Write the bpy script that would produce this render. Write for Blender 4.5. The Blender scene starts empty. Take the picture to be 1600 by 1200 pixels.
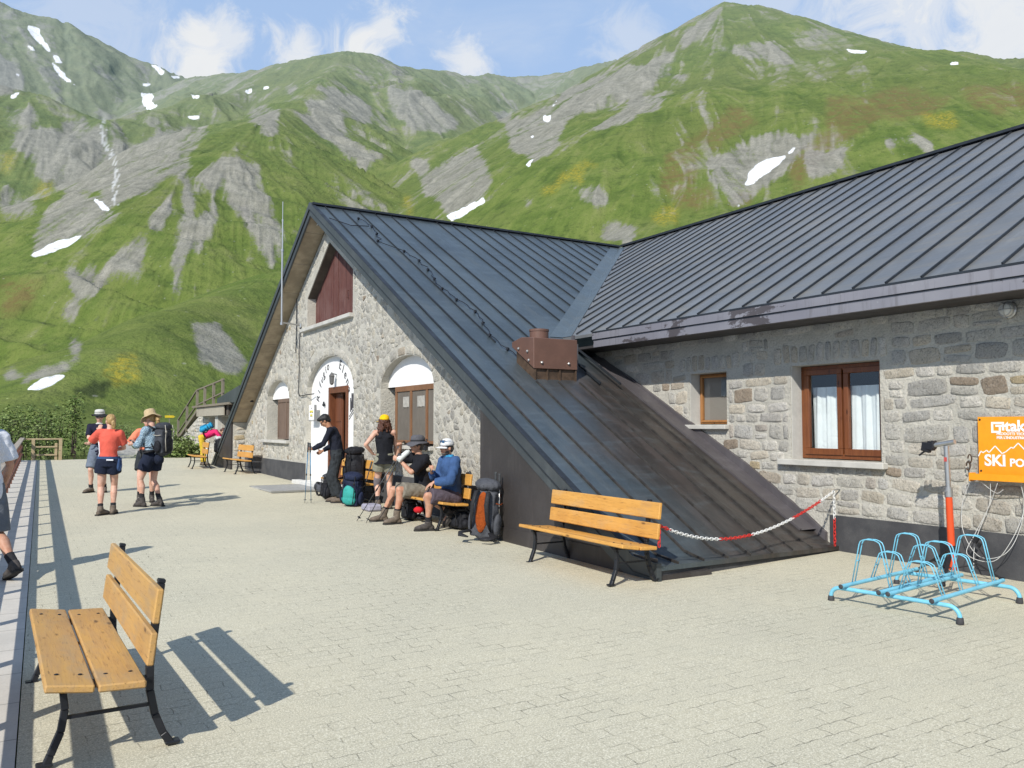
import bpy, bmesh, math, random
import numpy as np
from mathutils import Vector, Matrix, Euler, noise as mnoise
random.seed(7)
D = bpy.data
sc = bpy.context.scene
COL = sc.collection
R = math.radians
# ------------------------------------------------------------------ camera
CAM_H, YAW, PITCH, F = 1.65, R(30.865), R(2.929), 1290.0
cam_d = D.cameras.new('camera')
cam = D.objects.new('camera', cam_d)
COL.objects.link(cam)
cam_d.sensor_width = 36.0
cam_d.lens = 36.0 * F / 1600.0
cam_d.clip_end = 9000
cam.location = (0, 0, CAM_H)
_fw = Vector((math.sin(YAW) * math.cos(PITCH), math.cos(YAW) * math.cos(PITCH), math.sin(PITCH)))
cam.rotation_euler = _fw.to_track_quat('-Z', 'Y').to_euler()
sc.camera = cam
_rt = Vector((math.cos(YAW), -math.sin(YAW), 0))
_up = _rt.cross(_fw)
TILT = 0.0125


def gz(y):
    return TILT * y


# ------------------------------------------------------------------ light
SUN_EL, SUNV = R(37.5), (-0.795, -0.607)
sun_d = D.lights.new('sun', 'SUN')
sun_d.energy = 5.0
sun_d.angle = R(0.55)
sun_d.color = (1.0, 0.955, 0.87)
sun = D.objects.new('sun', sun_d)
COL.objects.link(sun)
_sv = Vector((SUNV[0] * math.cos(SUN_EL), SUNV[1] * math.cos(SUN_EL), math.sin(SUN_EL)))
sun.rotation_euler = _sv.to_track_quat('Z', 'Y').to_euler()
sun.location = (-20, -15, 30)

sc.view_settings.view_transform = 'Standard'
sc.view_settings.look = 'None'
sc.view_settings.exposure = 0
sc.view_settings.gamma = 1


# ------------------------------------------------------------------ node helpers
class NT:
    def __init__(self, tree):
        self.t = tree
        tree.nodes.clear()

    def n(self, typ, **kw):
        nd = self.t.nodes.new(typ)
        ins = kw.pop('ins', {})
        for k, v in kw.items():
            setattr(nd, k, v)
        for k, v in ins.items():
            self.set(nd.inputs[k], v)
        return nd

    def set(self, sock, v):
        if isinstance(v, bpy.types.NodeSocket):
            self.t.links.new(v, sock)
        elif isinstance(v, bpy.types.Node):
            self.t.links.new(v.outputs[0], sock)
        else:
            if sock.type == 'RGBA' and hasattr(v, '__len__') and len(v) == 3:
                v = (*v, 1)
            sock.default_value = v

    def math(self, op, a, b=None, c=None, clamp=False):
        nd = self.t.nodes.new('ShaderNodeMath')
        nd.operation = op
        nd.use_clamp = clamp
        self.set(nd.inputs[0], a)
        if b is not None:
            self.set(nd.inputs[1], b)
        if c is not None:
            self.set(nd.inputs[2], c)
        return nd.outputs[0]

    def vmath(self, op, a, b=None, out=0):
        nd = self.t.nodes.new('ShaderNodeVectorMath')
        nd.operation = op
        self.set(nd.inputs[0], a)
        if b is not None:
            if op == 'SCALE':
                self.set(nd.inputs[3], b)
            else:
                self.set(nd.inputs[1], b)
        return nd.outputs[out]

    def mix(self, f, a, b, blend='MIX'):
        nd = self.t.nodes.new('ShaderNodeMix')
        nd.data_type = 'RGBA'
        nd.blend_type = blend
        nd.clamp_factor = True
        self.set(nd.inputs[0], f)
        self.set(nd.inputs[6], a)
        self.set(nd.inputs[7], b)
        return nd.outputs[2]

    def ss(self, v, lo, hi, a=0.0, b=1.0):
        nd = self.t.nodes.new('ShaderNodeMapRange')
        nd.interpolation_type = 'SMOOTHSTEP'
        nd.clamp = True
        self.set(nd.inputs[0], v)
        for i, q in zip((1, 2, 3, 4), (lo, hi, a, b)):
            self.set(nd.inputs[i], q)
        return nd.outputs[0]

    def noise(self, vec, scale, detail=4, rough=0.55, dist=0.0, out=0, lac=2.0):
        nd = self.t.nodes.new('ShaderNodeTexNoise')
        if vec is not None:
            self.set(nd.inputs['Vector'], vec)
        self.set(nd.inputs['Scale'], scale)
        nd.inputs['Detail'].default_value = detail
        nd.inputs['Roughness'].default_value = rough
        nd.inputs['Distortion'].default_value = dist
        return nd.outputs[out]

    def voro(self, vec, scale, feature='F1', out=0, rnd=1.0):
        nd = self.t.nodes.new('ShaderNodeTexVoronoi')
        nd.feature = feature
        if vec is not None:
            self.set(nd.inputs['Vector'], vec)
        nd.inputs['Scale'].default_value = scale
        nd.inputs['Randomness'].default_value = rnd
        return nd.outputs[out]

    def ramp(self, f, stops):
        nd = self.t.nodes.new('ShaderNodeValToRGB')
        cr = nd.color_ramp
        while len(cr.elements) > 1:
            cr.elements.remove(cr.elements[-1])
        for i, (p, c) in enumerate(stops):
            e = cr.elements[0] if i == 0 else cr.elements.new(p)
            e.position = p
            e.color = (*c, 1) if len(c) == 3 else c
        self.set(nd.inputs[0], f)
        return nd.outputs[0]

    def mapping(self, vec, scale=(1, 1, 1), rot=(0, 0, 0), loc=(0, 0, 0)):
        nd = self.t.nodes.new('ShaderNodeMapping')
        self.set(nd.inputs[0], vec)
        nd.inputs['Scale'].default_value = scale
        nd.inputs['Rotation'].default_value = rot
        nd.inputs['Location'].default_value = loc
        return nd.outputs[0]

    def bump(self, h, strength=0.3, dist=0.01, normal=None):
        nd = self.t.nodes.new('ShaderNodeBump')
        nd.inputs['Strength'].default_value = strength
        nd.inputs['Distance'].default_value = dist
        self.set(nd.inputs['Height'], h)
        if normal is not None:
            self.set(nd.inputs['Normal'], normal)
        return nd.outputs[0]

    def bsdf(self, color, rough=0.6, metal=0.0, normal=None, spec=0.5, **kw):
        nd = self.t.nodes.new('ShaderNodeBsdfPrincipled')
        self.set(nd.inputs['Base Color'], color)
        self.set(nd.inputs['Roughness'], rough)
        self.set(nd.inputs['Metallic'], metal)
        self.set(nd.inputs['Specular IOR Level'], spec)
        if normal is not None:
            self.set(nd.inputs['Normal'], normal)
        for k, v in kw.items():
            self.set(nd.inputs[k], v)
        o = self.t.nodes.new('ShaderNodeOutputMaterial')
        self.t.links.new(nd.outputs[0], o.inputs[0])
        return nd

    def obj(self):
        nd = self.t.nodes.new('ShaderNodeTexCoord')
        return nd.outputs['Object']

    def pos(self):
        return self.t.nodes.new('ShaderNodeNewGeometry').outputs['Position']

    def attr(self, name, out='Color'):
        nd = self.t.nodes.new('ShaderNodeAttribute')
        nd.attribute_name = name
        return nd.outputs[out]

    def sep(self, v):
        nd = self.t.nodes.new('ShaderNodeSeparateXYZ')
        self.set(nd.inputs[0], v)
        return nd.outputs

    def comb(self, x=0, y=0, z=0):
        nd = self.t.nodes.new('ShaderNodeCombineXYZ')
        for i, q in enumerate((x, y, z)):
            self.set(nd.inputs[i], q)
        return nd.outputs[0]


def newmat(name):
    m = D.materials.new(name)
    m.use_nodes = True
    return m, NT(m.node_tree)


def rgb(r, g, b):
    f = lambda c: (c / 255) / 12.92 if c / 255 <= 0.04045 else ((c / 255 + 0.055) / 1.055) ** 2.4
    return (f(r), f(g), f(b))


def plain(name, col, rough=0.6, metal=0.0, var=0.25, scale=12, bump=0.15, bd=0.004, bscale=None, spec=0.4, col2=None):
    m, t = newmat(name)
    p = t.obj()
    n1 = t.noise(p, scale, 5, 0.6)
    c2 = col2 if col2 else tuple(c * (1 - var) for c in col)
    c = t.mix(t.ss(n1, 0.35, 0.65), col, c2)
    n2 = t.noise(p, bscale or scale * 6, 4, 0.6)
    c = t.mix(t.ss(n2, 0.3, 0.75, 0, 0.35), c, tuple(min(1, q * 0.72) for q in col))
    rr = t.ss(n1, 0.2, 0.8, rough * 0.85, min(1, rough * 1.15))
    nb = t.bump(n2, bump, bd)
    t.bsdf(c, rr, metal, nb, spec)
    return m


def cloth(name, col, var=0.3, scale=9, rough=0.9):
    """fabric: soft creases and a fine weave"""
    m, t = newmat(name)
    p = t.obj()
    n1 = t.noise(p, scale, 4, 0.6, 0.8)
    fine = t.noise(p, 240, 2, 0.5)
    c = t.mix(t.ss(n1, 0.3, 0.7), col, tuple(q * (1 - var) for q in col))
    c = t.mix(t.ss(fine, 0.3, 0.7, 0, 0.25), c, tuple(q * 0.7 for q in col))
    h = t.math('ADD', t.math('MULTIPLY', n1, 1.0), t.math('MULTIPLY', fine, 0.06))
    t.bsdf(c, rough, 0, t.bump(h, 0.55, 0.03), 0.2)
    return m


# ------------------------------------------------------------------ mesh helpers
class MB:
    def __init__(self):
        self.v, self.f, self.m, self.c = [], [], [], []

    def add(self, verts, faces, mi=0):
        o = len(self.v)
        self.v += [tuple(q) for q in verts]
        for f in faces:
            self.f.append(tuple(i + o for i in f))
            self.m.append(mi)
        return self

    def box(self, c, s, rot=None, mi=0):
        hx, hy, hz = s[0] / 2, s[1] / 2, s[2] / 2
        vs = [Vector((a * hx, b * hy, d * hz)) for d in (-1, 1) for b in (-1, 1) for a in (-1, 1)]
        if rot is not None:
            M = rot if isinstance(rot, Matrix) else Euler(rot).to_matrix()
            vs = [M @ q for q in vs]
        c = Vector(c)
        self.add([q + c for q in vs], [(0, 2, 3, 1), (4, 5, 7, 6), (0, 1, 5, 4), (2, 6, 7, 3), (0, 4, 6, 2), (1, 3, 7, 5)], mi)
        return self

    def bx(self, x0, x1, y0, y1, z0, z1, mi=0):
        return self.box(((x0 + x1) / 2, (y0 + y1) / 2, (z0 + z1) / 2), (abs(x1 - x0), abs(y1 - y0), abs(z1 - z0)), None, mi)

    def bar(self, a, b, w, h, up=(0, 0, 1), mi=0):
        a, b = Vector(a), Vector(b)
        d = b - a
        L = d.length
        if L < 1e-6:
            return self
        d.normalize()
        s = d.cross(Vector(up))
        if s.length < 1e-4:
            s = d.cross(Vector((1, 0, 0)))
        s.normalize()
        u = s.cross(d)
        M = Matrix((s, d, u)).transposed()
        return self.box((a + b) / 2, (w, L, h), M, mi)

    def tube(self, pts, r, n=8, mi=0, caps=True, closed=False, flat=1.0):
        pts = [Vector(p) for p in pts]
        k = len(pts)
        rs = list(r) if hasattr(r, '__len__') else [r] * k
        prev = None
        rings = []
        for i, p in enumerate(pts):
            if closed:
                d = pts[(i + 1) % k] - pts[i - 1]
            else:
                d = pts[min(i + 1, k - 1)] - pts[max(i - 1, 0)]
            if d.length < 1e-9:
                d = Vector((0, 0, 1))
            d.normalize()
            if prev is None:
                ref = Vector((0, 0, 1)) if abs(d.z) < 0.9 else Vector((1, 0, 0))
                s = d.cross(ref).normalized()
            else:
                s = prev - d * prev.dot(d)
                if s.length < 1e-6:
                    s = d.orthogonal()
                s.normalize()
            prev = s
            u = d.cross(s)
            rings.append([p + (s * math.cos(2 * math.pi * j / n) + u * math.sin(2 * math.pi * j / n) * flat) * rs[i] for j in range(n)])
        vs = [q for rg in rings for q in rg]
        fs = []
        kk = k if closed else k - 1
        for i in range(kk):
            a, b = i * n, ((i + 1) % k) * n
            for j in range(n):
                j2 = (j + 1) % n
                fs.append((a + j, a + j2, b + j2, b + j))
        if caps and not closed:
            fs.append(tuple(range(n - 1, -1, -1)))
            fs.append(tuple(range((k - 1) * n, k * n)))
        self.add(vs, fs, mi)
        return self

    def lathe(self, prof, c=(0, 0, 0), n=16, M=None, mi=0, sy=1.0):
        c = Vector(c)
        vs, fs = [], []
        for (r, z) in prof:
            for j in range(n):
                a = 2 * math.pi * j / n
                q = Vector((r * math.cos(a), r * math.sin(a) * sy, z))
                vs.append((M @ q if M is not None else q) + c)
        for i in range(len(prof) - 1):
            for j in range(n):
                j2 = (j + 1) % n
                fs.append((i * n + j, i * n + j2, (i + 1) * n + j2, (i + 1) * n + j))
        fs.append(tuple(range(n - 1, -1, -1)))
        fs.append(tuple(range((len(prof) - 1) * n, len(prof) * n)))
        self.add(vs, fs, mi)
        return self

    def ell(self, c, r, M=None, nu=14, nv=9, mi=0):
        c = Vector(c)
        vs, fs = [], []
        for i in range(1, nv):
            th = math.pi * i / nv
            for j in range(nu):
                a = 2 * math.pi * j / nu
                q = Vector((r[0] * math.sin(th) * math.cos(a), r[1] * math.sin(th) * math.sin(a), r[2] * math.cos(th)))
                vs.append((M @ q if M is not None else q) + c)
        top, bot = Vector((0, 0, r[2])), Vector((0, 0, -r[2]))
        vs.append((M @ top if M is not None else top) + c)
        vs.append((M @ bot if M is not None else bot) + c)
        for i in range(nv - 2):
            for j in range(nu):
                j2 = (j + 1) % nu
                fs.append((i * nu + j, (i + 1) * nu + j, (i + 1) * nu + j2, i * nu + j2))
        t, b = len(vs) - 2, len(vs) - 1
        for j in range(nu):
            j2 = (j + 1) % nu
            fs.append((t, j, j2))
            fs.append((b, (nv - 2) * nu + j2, (nv - 2) * nu + j))
        self.add(vs, fs, mi)
        return self

    def cap(self, a, b, ra, rb, n=12, mi=0):
        """tapered capsule"""
        a, b = Vector(a), Vector(b)
        d = b - a
        L = d.length
        if L < 1e-5:
            return self.ell(a, (ra, ra, ra), None, n, 8, mi)
        d.normalize()
        pts, rs = [], []
        for k in range(1, 5):
            t = -math.pi / 2 + k * math.pi / 2 / 4.0
            pts.append(a + d * ra * math.sin(t)); rs.append(max(1e-4, ra * math.cos(t)))
        for k in range(0, 4):
            t = k * math.pi / 2 / 4.0
            pts.append(b + d * rb * math.sin(t)); rs.append(max(1e-4, rb * math.cos(t)))
        return self.tube(pts, rs, n, mi)

    def prism(self, poly, axis, a, b, mi=0):
        """poly in the two other axes (cyclic order), extruded along axis from a to b"""
        def mk(p, q):
            if axis == 0: return (q, p[0], p[1])
            if axis == 1: return (p[0], q, p[1])
            return (p[0], p[1], q)
        n = len(poly)
        vs = [mk(p, a) for p in poly] + [mk(p, b) for p in poly]
        fs = [tuple(range(n)), tuple(range(2 * n - 1, n - 1, -1))]
        for i in range(n):
            j = (i + 1) % n
            fs.append((i, i + n, j + n, j))
        self.add(vs, fs, mi)
        return self

    def build(self, name, mats, parent=None, smooth=False, bevel=0.0, loc=None, rotz=0.0, xf=None, auto=None):
        me = D.meshes.new(name)
        vs = self.v
        if xf is not None:
            vs = [tuple(xf @ Vector(q)) for q in vs]
        me.from_pydata(vs, [], self.f)
        mats = mats if isinstance(mats, (list, tuple)) else [mats]
        for m in mats:
            me.materials.append(m)
        if len(mats) > 1:
            me.polygons.foreach_set('material_index', self.m)
        bm = bmesh.new()
        bm.from_mesh(me)
        bmesh.ops.recalc_face_normals(bm, faces=bm.faces)
        if bevel > 0:
            es = [e for e in bm.edges if len(e.link_faces) == 2 and e.calc_face_angle(0) > 0.6]
            bmesh.ops.bevel(bm, geom=es, offset=bevel, segments=1, affect='EDGES', clamp_overlap=True)
        bm.to_mesh(me)
        bm.free()
        if smooth:
            me.polygons.foreach_set('use_smooth', [True] * len(me.polygons))
            if auto:
                me.set_sharp_from_angle(angle=auto)
        o = D.objects.new(name, me)
        COL.objects.link(o)
        if parent is not None:
            o.parent = parent
        if loc is not None:
            o.location = loc
        if rotz:
            o.rotation_euler = (0, 0, rotz)
        return o


def tag(o, label=None, cat=None, group=None, kind=None):
    if label: o['label'] = label
    if cat: o['category'] = cat
    if group: o['group'] = group
    if kind: o['kind'] = kind
    return o


def thing(name, label, cat, loc=(0, 0, 0), rotz=0.0, group=None):
    o = D.objects.new(name, None)
    COL.objects.link(o)
    o.location = loc
    o.rotation_euler = (0, 0, rotz)
    o.empty_display_size = 0.2
    return tag(o, label, cat, group)


def dup(o, parent=None):
    c = o.copy()
    COL.objects.link(c)
    c.parent = parent
    for ch in list(o.children):
        dup(ch, c)
    return c


def clear_depsgraph():
    bpy.context.view_layer.update()


def curve_solid(outline, holes, thick):
    """2-D outline with holes -> list of (verts, faces) solid; local (u, v, w) with w in [0, thick]"""
    cu = D.curves.new('tmp', 'CURVE')
    cu.dimensions = '2D'
    cu.fill_mode = 'BOTH'
    cu.extrude = thick / 2
    for poly in [outline] + holes:
        sp = cu.splines.new('POLY')
        sp.points.add(len(poly) - 1)
        for i, p in enumerate(poly):
            sp.points[i].co = (p[0], p[1], 0, 1)
        sp.use_cyclic_u = True
    o = D.objects.new('tmp', cu)
    COL.objects.link(o)
    bpy.context.view_layer.update()
    me = D.meshes.new_from_object(o.evaluated_get(bpy.context.evaluated_depsgraph_get()))
    vs = [(v.co.x, v.co.y, v.co.z + thick / 2) for v in me.vertices]
    fs = [tuple(p.vertices) for p in me.polygons]
    D.objects.remove(o)
    D.curves.remove(cu)
    D.meshes.remove(me)
    return vs, fs


_font_cache = {}


def text_mesh(s, size=1.0, depth=0.004, bold=0.0, align='LEFT'):
    cu = D.curves.new('tmp', 'FONT')
    cu.body = s
    cu.size = size
    cu.extrude = depth / 2
    cu.offset = bold
    cu.align_x = align
    o = D.objects.new('tmp', cu)
    COL.objects.link(o)
    bpy.context.view_layer.update()
    me = D.meshes.new_from_object(o.evaluated_get(bpy.context.evaluated_depsgraph_get()))
    vs = [tuple(v.co) for v in me.vertices]
    fs = [tuple(p.vertices) for p in me.polygons]
    D.objects.remove(o)
    D.curves.remove(cu)
    D.meshes.remove(me)
    return vs, fs
# ------------------------------------------------------------------ sky
def pix_dir(px, py):
    return (_fw + _rt * ((px - 800) / F) - _up * ((py - 600) / F)).normalized()


w = D.worlds.new('World')
sc.world = w
w.use_nodes = True
t = NT(w.node_tree)
sky = t.n('ShaderNodeTexSky', sky_type='NISHITA', sun_disc=False)
sky.sun_elevation = SUN_EL
sky.sun_rotation = math.atan2(SUNV[0], SUNV[1])
sky.air_density = 1.0
sky.dust_density = 0.9
sky.ozone_density = 1.0
sky.altitude = 2000
tc = t.n('ShaderNodeTexCoord')
dirv = t.vmath('NORMALIZE', tc.outputs['Generated'])
z = t.sep(dirv)[2]
flatv = t.vmath('DIVIDE', dirv, t.comb(t.math('ADD', z, 0.35), t.math('ADD', z, 0.35), t.math('ADD', z, 0.35)))
n1 = t.noise(flatv, 3.1, 8, 0.6, 0.5)
n2 = t.noise(dirv, 16, 9, 0.66, 0.9)
total = None
for (px, py, rad, amp) in ((318, 92, 0.058, 1.0), (350, 60, 0.04, 0.8), (560, 75, 0.062, 1.0), (600, 45, 0.042, 0.85), (470, 92, 0.05, 0.85),
                           (735, 98, 0.045, 0.85), (1440, 22, 0.15, 0.70), (1580, 10, 0.19, 0.92), (1230, -5, 0.09, 0.4), (980, 70, 0.06, 0.4), (130, 10, 0.12, 0.3)):
    dv = pix_dir(px, py)
    dd = t.vmath('DISTANCE', dirv, tuple(dv), out=1)
    dd = t.math('ADD', dd, t.math('MULTIPLY', t.math('SUBTRACT', n2, 0.5), rad * 2.6))
    b = t.ss(dd, rad * 0.12, rad * 0.98, amp, 0.0)
    total = b if total is None else t.math('MAXIMUM', total, b)
wide = t.ss(n1, 0.52, 0.80, 0.0, 0.30)
mask = t.math('MAXIMUM', total, wide)
skyc = t.vmath('SCALE', sky.outputs[0], 0.16)
# thin high haze lightens the blue
skyc = t.mix(0.8, skyc, (0.525, 0.735, 1.09))
cl = t.mix(n2, (0.93, 0.96, 1.0), (1.05, 1.06, 1.06))
colr = t.mix(mask, skyc, cl)
# the sky deepens towards the zenith
colr = t.mix(t.ss(z, 0.44, 0.80), colr, t.mix(1.0, colr, (0.58, 0.63, 0.70), 'MULTIPLY'))
bg = t.n('ShaderNodeBackground')
t.set(bg.inputs[0], colr)
bg.inputs[1].default_value = 0.85
o = t.n('ShaderNodeOutputWorld')
t.t.links.new(bg.outputs[0], o.inputs[0])
# ------------------------------------------------------------------ mountains: one height field around the terrace
rng = np.random.RandomState(3)
_perm = rng.rand(512, 512)


def vnoise(x, y):
    xi, yi = np.floor(x).astype(int), np.floor(y).astype(int)
    fx, fy = x - xi, y - yi
    fx, fy = fx * fx * fx * (fx * (fx * 6 - 15) + 10), fy * fy * fy * (fy * (fy * 6 - 15) + 10)
    a = _perm[xi % 512, yi % 512]; b = _perm[(xi + 1) % 512, yi % 512]
    c = _perm[xi % 512, (yi + 1) % 512]; d = _perm[(xi + 1) % 512, (yi + 1) % 512]
    return (a * (1 - fx) + b * fx) * (1 - fy) + (c * (1 - fx) + d * fx) * fy


def fbm(x, y, oct=5, g=0.5):
    s, a, n = 0, 1.0, 0
    for i in range(oct):
        s = s + a * (vnoise(x * 2 ** i + 17.3 * i, y * 2 ** i + 9.1 * i) - 0.5)
        n += a
        a *= g
    return s / n * 2


def ray_at(px, py, d):
    v = _fw + _rt * ((px - 800) / F) - _up * ((py - 600) / F)
    h = math.hypot(v.x, v.y)
    return (v.x / h * d, v.y / h * d, CAM_H + v.z / h * d)


RIDGES = [
    # (points (px, py, distance), slope, crest radius, gully wavelength, gully depth)
    ('A', [(-420, -190, 2400), (-200, -80, 2300), (-60, -25, 2200), (20, 12, 2150), (60, 26, 2150), (105, 36, 2150), (150, 62, 2150), (200, 88, 2150), (250, 104, 2120), (292, 124, 2100), (340, 150, 2050)], .80, 12, 130, .16),
    ('B', [(330, 122, 1900), (420, 112, 1700), (480, 99, 1560), (545, 85, 1500), (570, 87, 1500), (620, 102, 1560), (690, 116, 1680), (740, 122, 1800), (766, 118, 1850), (785, 125, 1880), (840, 121, 1930), (880, 116, 1930), (920, 106, 1880), (1000, 91, 1800), (1050, 79, 1720), (1120, 60, 1650)], .78, 35, 110, .20),
    ('C', [(1058, 84, 1120), (1072, 50, 1130), (1090, 41, 1135), (1110, 25, 1140), (1135, 5, 1150), (1150, 6, 1150), (1180, 9, 1145), (1240, 25, 1130), (1300, 47, 1110), (1350, 59, 1090), (1450, 79, 1060), (1600, 92, 1010), (1760, 98, 960), (2000, 90, 900), (2400, 60, 900)], .68, 5, 95, .08),
    ('Cs', [(1058, 84, 1120), (1000, 142, 1010), (940, 196, 900), (880, 226, 800), (800, 272, 660), (740, 320, 545), (690, 352, 460), (640, 410, 400)], .72, 8, 80, .16),
    ('G', [(-300, 60, 1300), (-100, 110, 1220), (60, 152, 1150), (160, 190, 1100), (240, 176, 1150), (330, 152, 1250), (430, 128, 1380), (545, 87, 1500)], .82, 26, 85, .28),
    ('E', [(-300, 500, 440), (-100, 452, 455), (0, 420, 470), (100, 386, 490), (170, 341, 520), (230, 309, 545), (290, 272, 580), (350, 240, 630), (405, 196, 740), (470, 160, 980), (545, 87, 1500)], .66, 16, 52, .30),
    ('H', [(690, 118, 1680), (672, 170, 1350), (655, 222, 1080), (600, 272, 850), (545, 303, 700), (500, 332, 600), (440, 380, 480)], .70, 14, 60, .24),
    ('H2', [(655, 222, 1080), (720, 216, 1010), (790, 262, 900), (815, 290, 800)], .75, 14, 55, .22),
    ('F', [(-260, 690, 130), (-60, 655, 145), (20, 630, 155), (60, 612, 165), (120, 582, 180), (180, 546, 198), (230, 514, 216), (275, 484, 238), (340, 462, 270), (430, 430, 320), (520, 400, 370)], .60, 9, 30, .18),
    ('R', [(900, 410, 330), (1040, 345, 420), (1150, 240, 620), (1200, 200, 760), (1240, 170, 900)], .60, 22, 55, .16),
    ('R2', [(1180, 330, 400), (1300, 260, 520), (1420, 190, 680), (1600, 150, 780), (1900, 140, 800)], .58, 22, 60, .14),
]
NA, NR = 1020, 880
az = np.linspace(R(-56), R(56), NA) + YAW
# finer rows where the slopes are
u = np.linspace(0, 1, NR)
rad = np.concatenate([np.linspace(1.0, 33.0, 40), 34.0 * (2700.0 / 34.0) ** (0.10 * u[40:] + 0.90 * u[40:] ** 0.82)])
AZ, RAD = np.meshgrid(az, rad)
X, Y = np.sin(AZ) * RAD, np.cos(AZ) * RAD
warp = fbm(X / 160, Y / 160, 4)
warp2 = fbm(X / 45 + 7, Y / 45, 4)
H_ = None
GR = None
for name, pts, slope, cr, wl, gd in RIDGES:
    P3 = np.array([ray_at(*p) for p in pts])
    hs = sum(ord(ch) for ch in name) * 7.7
    sl = slope * (1 + 0.10 * fbm(X / 300 + hs, Y / 300, 3))
    h0 = np.full(X.shape, -1e9)
    dist = np.full(X.shape, 1e9)
    for i in range(len(P3) - 1):
        a, b = P3[i], P3[i + 1]
        ab = b[:2] - a[:2]
        L2 = ab @ ab
        tt = np.clip(((X - a[0]) * ab[0] + (Y - a[1]) * ab[1]) / L2, 0, 1)
        d = np.sqrt((X - (a[0] + tt * ab[0])) ** 2 + (Y - (a[1] + tt * ab[1])) ** 2)
        hh = a[2] + tt * (b[2] - a[2]) - sl * (np.sqrt(d * d + cr * cr) - cr)
        h0 = np.maximum(h0, hh)
        dist = np.minimum(dist, d)
    e = np.zeros(2)
    for i in range(len(P3) - 1):
        sg = (P3[i + 1] - P3[i])[:2]
        e = e + sg / math.hypot(sg[0], sg[1])
    e = e / math.hypot(e[0], e[1])
    along = X * e[0] + Y * e[1]
    q = along / wl + warp * 1.0 + warp2 * 0.18 + hs
    gul = 1 - np.abs(2 * (vnoise(q, dist / (wl * 7) + hs)) - 1)          # ridged
    gul2 = 1 - np.abs(2 * (vnoise(q * 2.7 + 5, dist / (wl * 3) + hs)) - 1)
    gul3 = vnoise(q * 7.5 + 11, dist / (wl * 1.5) + hs)
    depth = gd * wl * 0.95 * np.clip(dist / (wl * 1.6), 0, 1) * ((gul - 0.5) * 1.0 + (gul2 - 0.5) * 0.5 + (gul3 - 0.5) * 0.30)
    h = h0 + depth
    k = 0.004 * RAD + 0.6
    if H_ is None:
        H_, GU = h, gul
    else:
        win = h > H_
        GU = np.where(win, gul, GU)
        mx = np.maximum(H_, h)
        H_ = mx + k * np.log1p(np.exp(-np.abs(H_ - h) / k))
base = TILT * Y - 0.25 + np.clip(RAD - 60, 0, None) * 0.012
left = np.clip((0.0 - X) / 6.0, 0, 1) * np.clip((60 - Y) / 20, 0, 1)
base = base - 1.8 * left + 0.25 * fbm(X / 9, Y / 9, 4) * np.clip((RAD - 30) / 30, 0.2, 1)
k = 1.2
mx = np.maximum(H_, base)
near = np.clip((RAD - 70) / 60, 0, 1)
H_ = mx + k * np.log1p(np.exp(-np.abs(H_ - base) / k)) * near
H_ = np.where(RAD < 70, np.minimum(H_, base + (H_ - base) * near), H_)
# streaks that run down the fall line: noise dragged along the slope
dRad = np.gradient(rad)[:, None]
dAz = az[1] - az[0]
Hs = H_.copy()
for _ in range(6):
    Hs = (Hs + np.roll(Hs, 1, 0) + np.roll(Hs, -1, 0) + np.roll(Hs, 1, 1) + np.roll(Hs, -1, 1)) / 5
g_r = np.gradient(Hs, axis=0) / dRad
g_a = np.gradient(Hs, axis=1) / (RAD * dAz)
nrm = np.sqrt(g_r ** 2 + g_a ** 2) + 1e-6
SI = (g_r / nrm) / dRad                 # row steps per metre
SJ = (g_a / nrm) / (RAD * dAz)          # column steps per metre


def drag(nz, n, step):
    out = nz.copy()
    for sgn in (1, -1):
        fi = np.repeat(np.arange(NR, dtype=np.float64)[:, None], NA, 1)
        fj = np.repeat(np.arange(NA, dtype=np.float64)[None, :], NR, 0)
        for k_ in range(n):
            ii, jj = np.clip(np.rint(fi).astype(np.int32), 0, NR - 1), np.clip(np.rint(fj).astype(np.int32), 0, NA - 1)
            st_ = step * RAD[ii, jj] * sgn
            fi += np.clip(SI[ii, jj] * st_, -3, 3); fj += np.clip(SJ[ii, jj] * st_, -3, 3)
            out += nz[np.clip(np.rint(fi).astype(np.int32), 0, NR - 1), np.clip(np.rint(fj).astype(np.int32), 0, NA - 1)]
    out -= out.mean()
    return out / (out.std() + 1e-9)


wn = rng.rand(NR, NA)
w3 = (wn + np.roll(wn, 1, 1)) / 2
GR = np.clip(drag(w3, 14, 0.0022) * 0.22, -0.6, 0.6)
wc = rng.rand(NR // 5 + 2, NA // 6 + 2)
wc = np.repeat(np.repeat(wc, 5, 0), 6, 1)[:NR, :NA]
for _ in range(8):
    wc = (wc + np.roll(wc, 1, 0) + np.roll(wc, -1, 0) + np.roll(wc, 1, 1) + np.roll(wc, -1, 1)) / 5
GR2 = np.clip(drag(wc, 26, 0.0034) * 0.22, -0.6, 0.6)
H_ += (GR * 0.0016 + GR2 * 0.0042) * RAD * np.clip((RAD - 180) / 450, 0.06, 1)
H_ += fbm(X / 40, Y / 40, 5) * 0.0032 * RAD + fbm(X / 7, Y / 7, 4) * 0.0011 * np.clip(RAD, 0, 900)
# keep the ground under the hut and the terrace
under = (X > -1) & (X < 24) & (Y < 34.3)
H_ = np.where(under, np.minimum(H_, TILT * Y - 0.3), H_)

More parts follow.
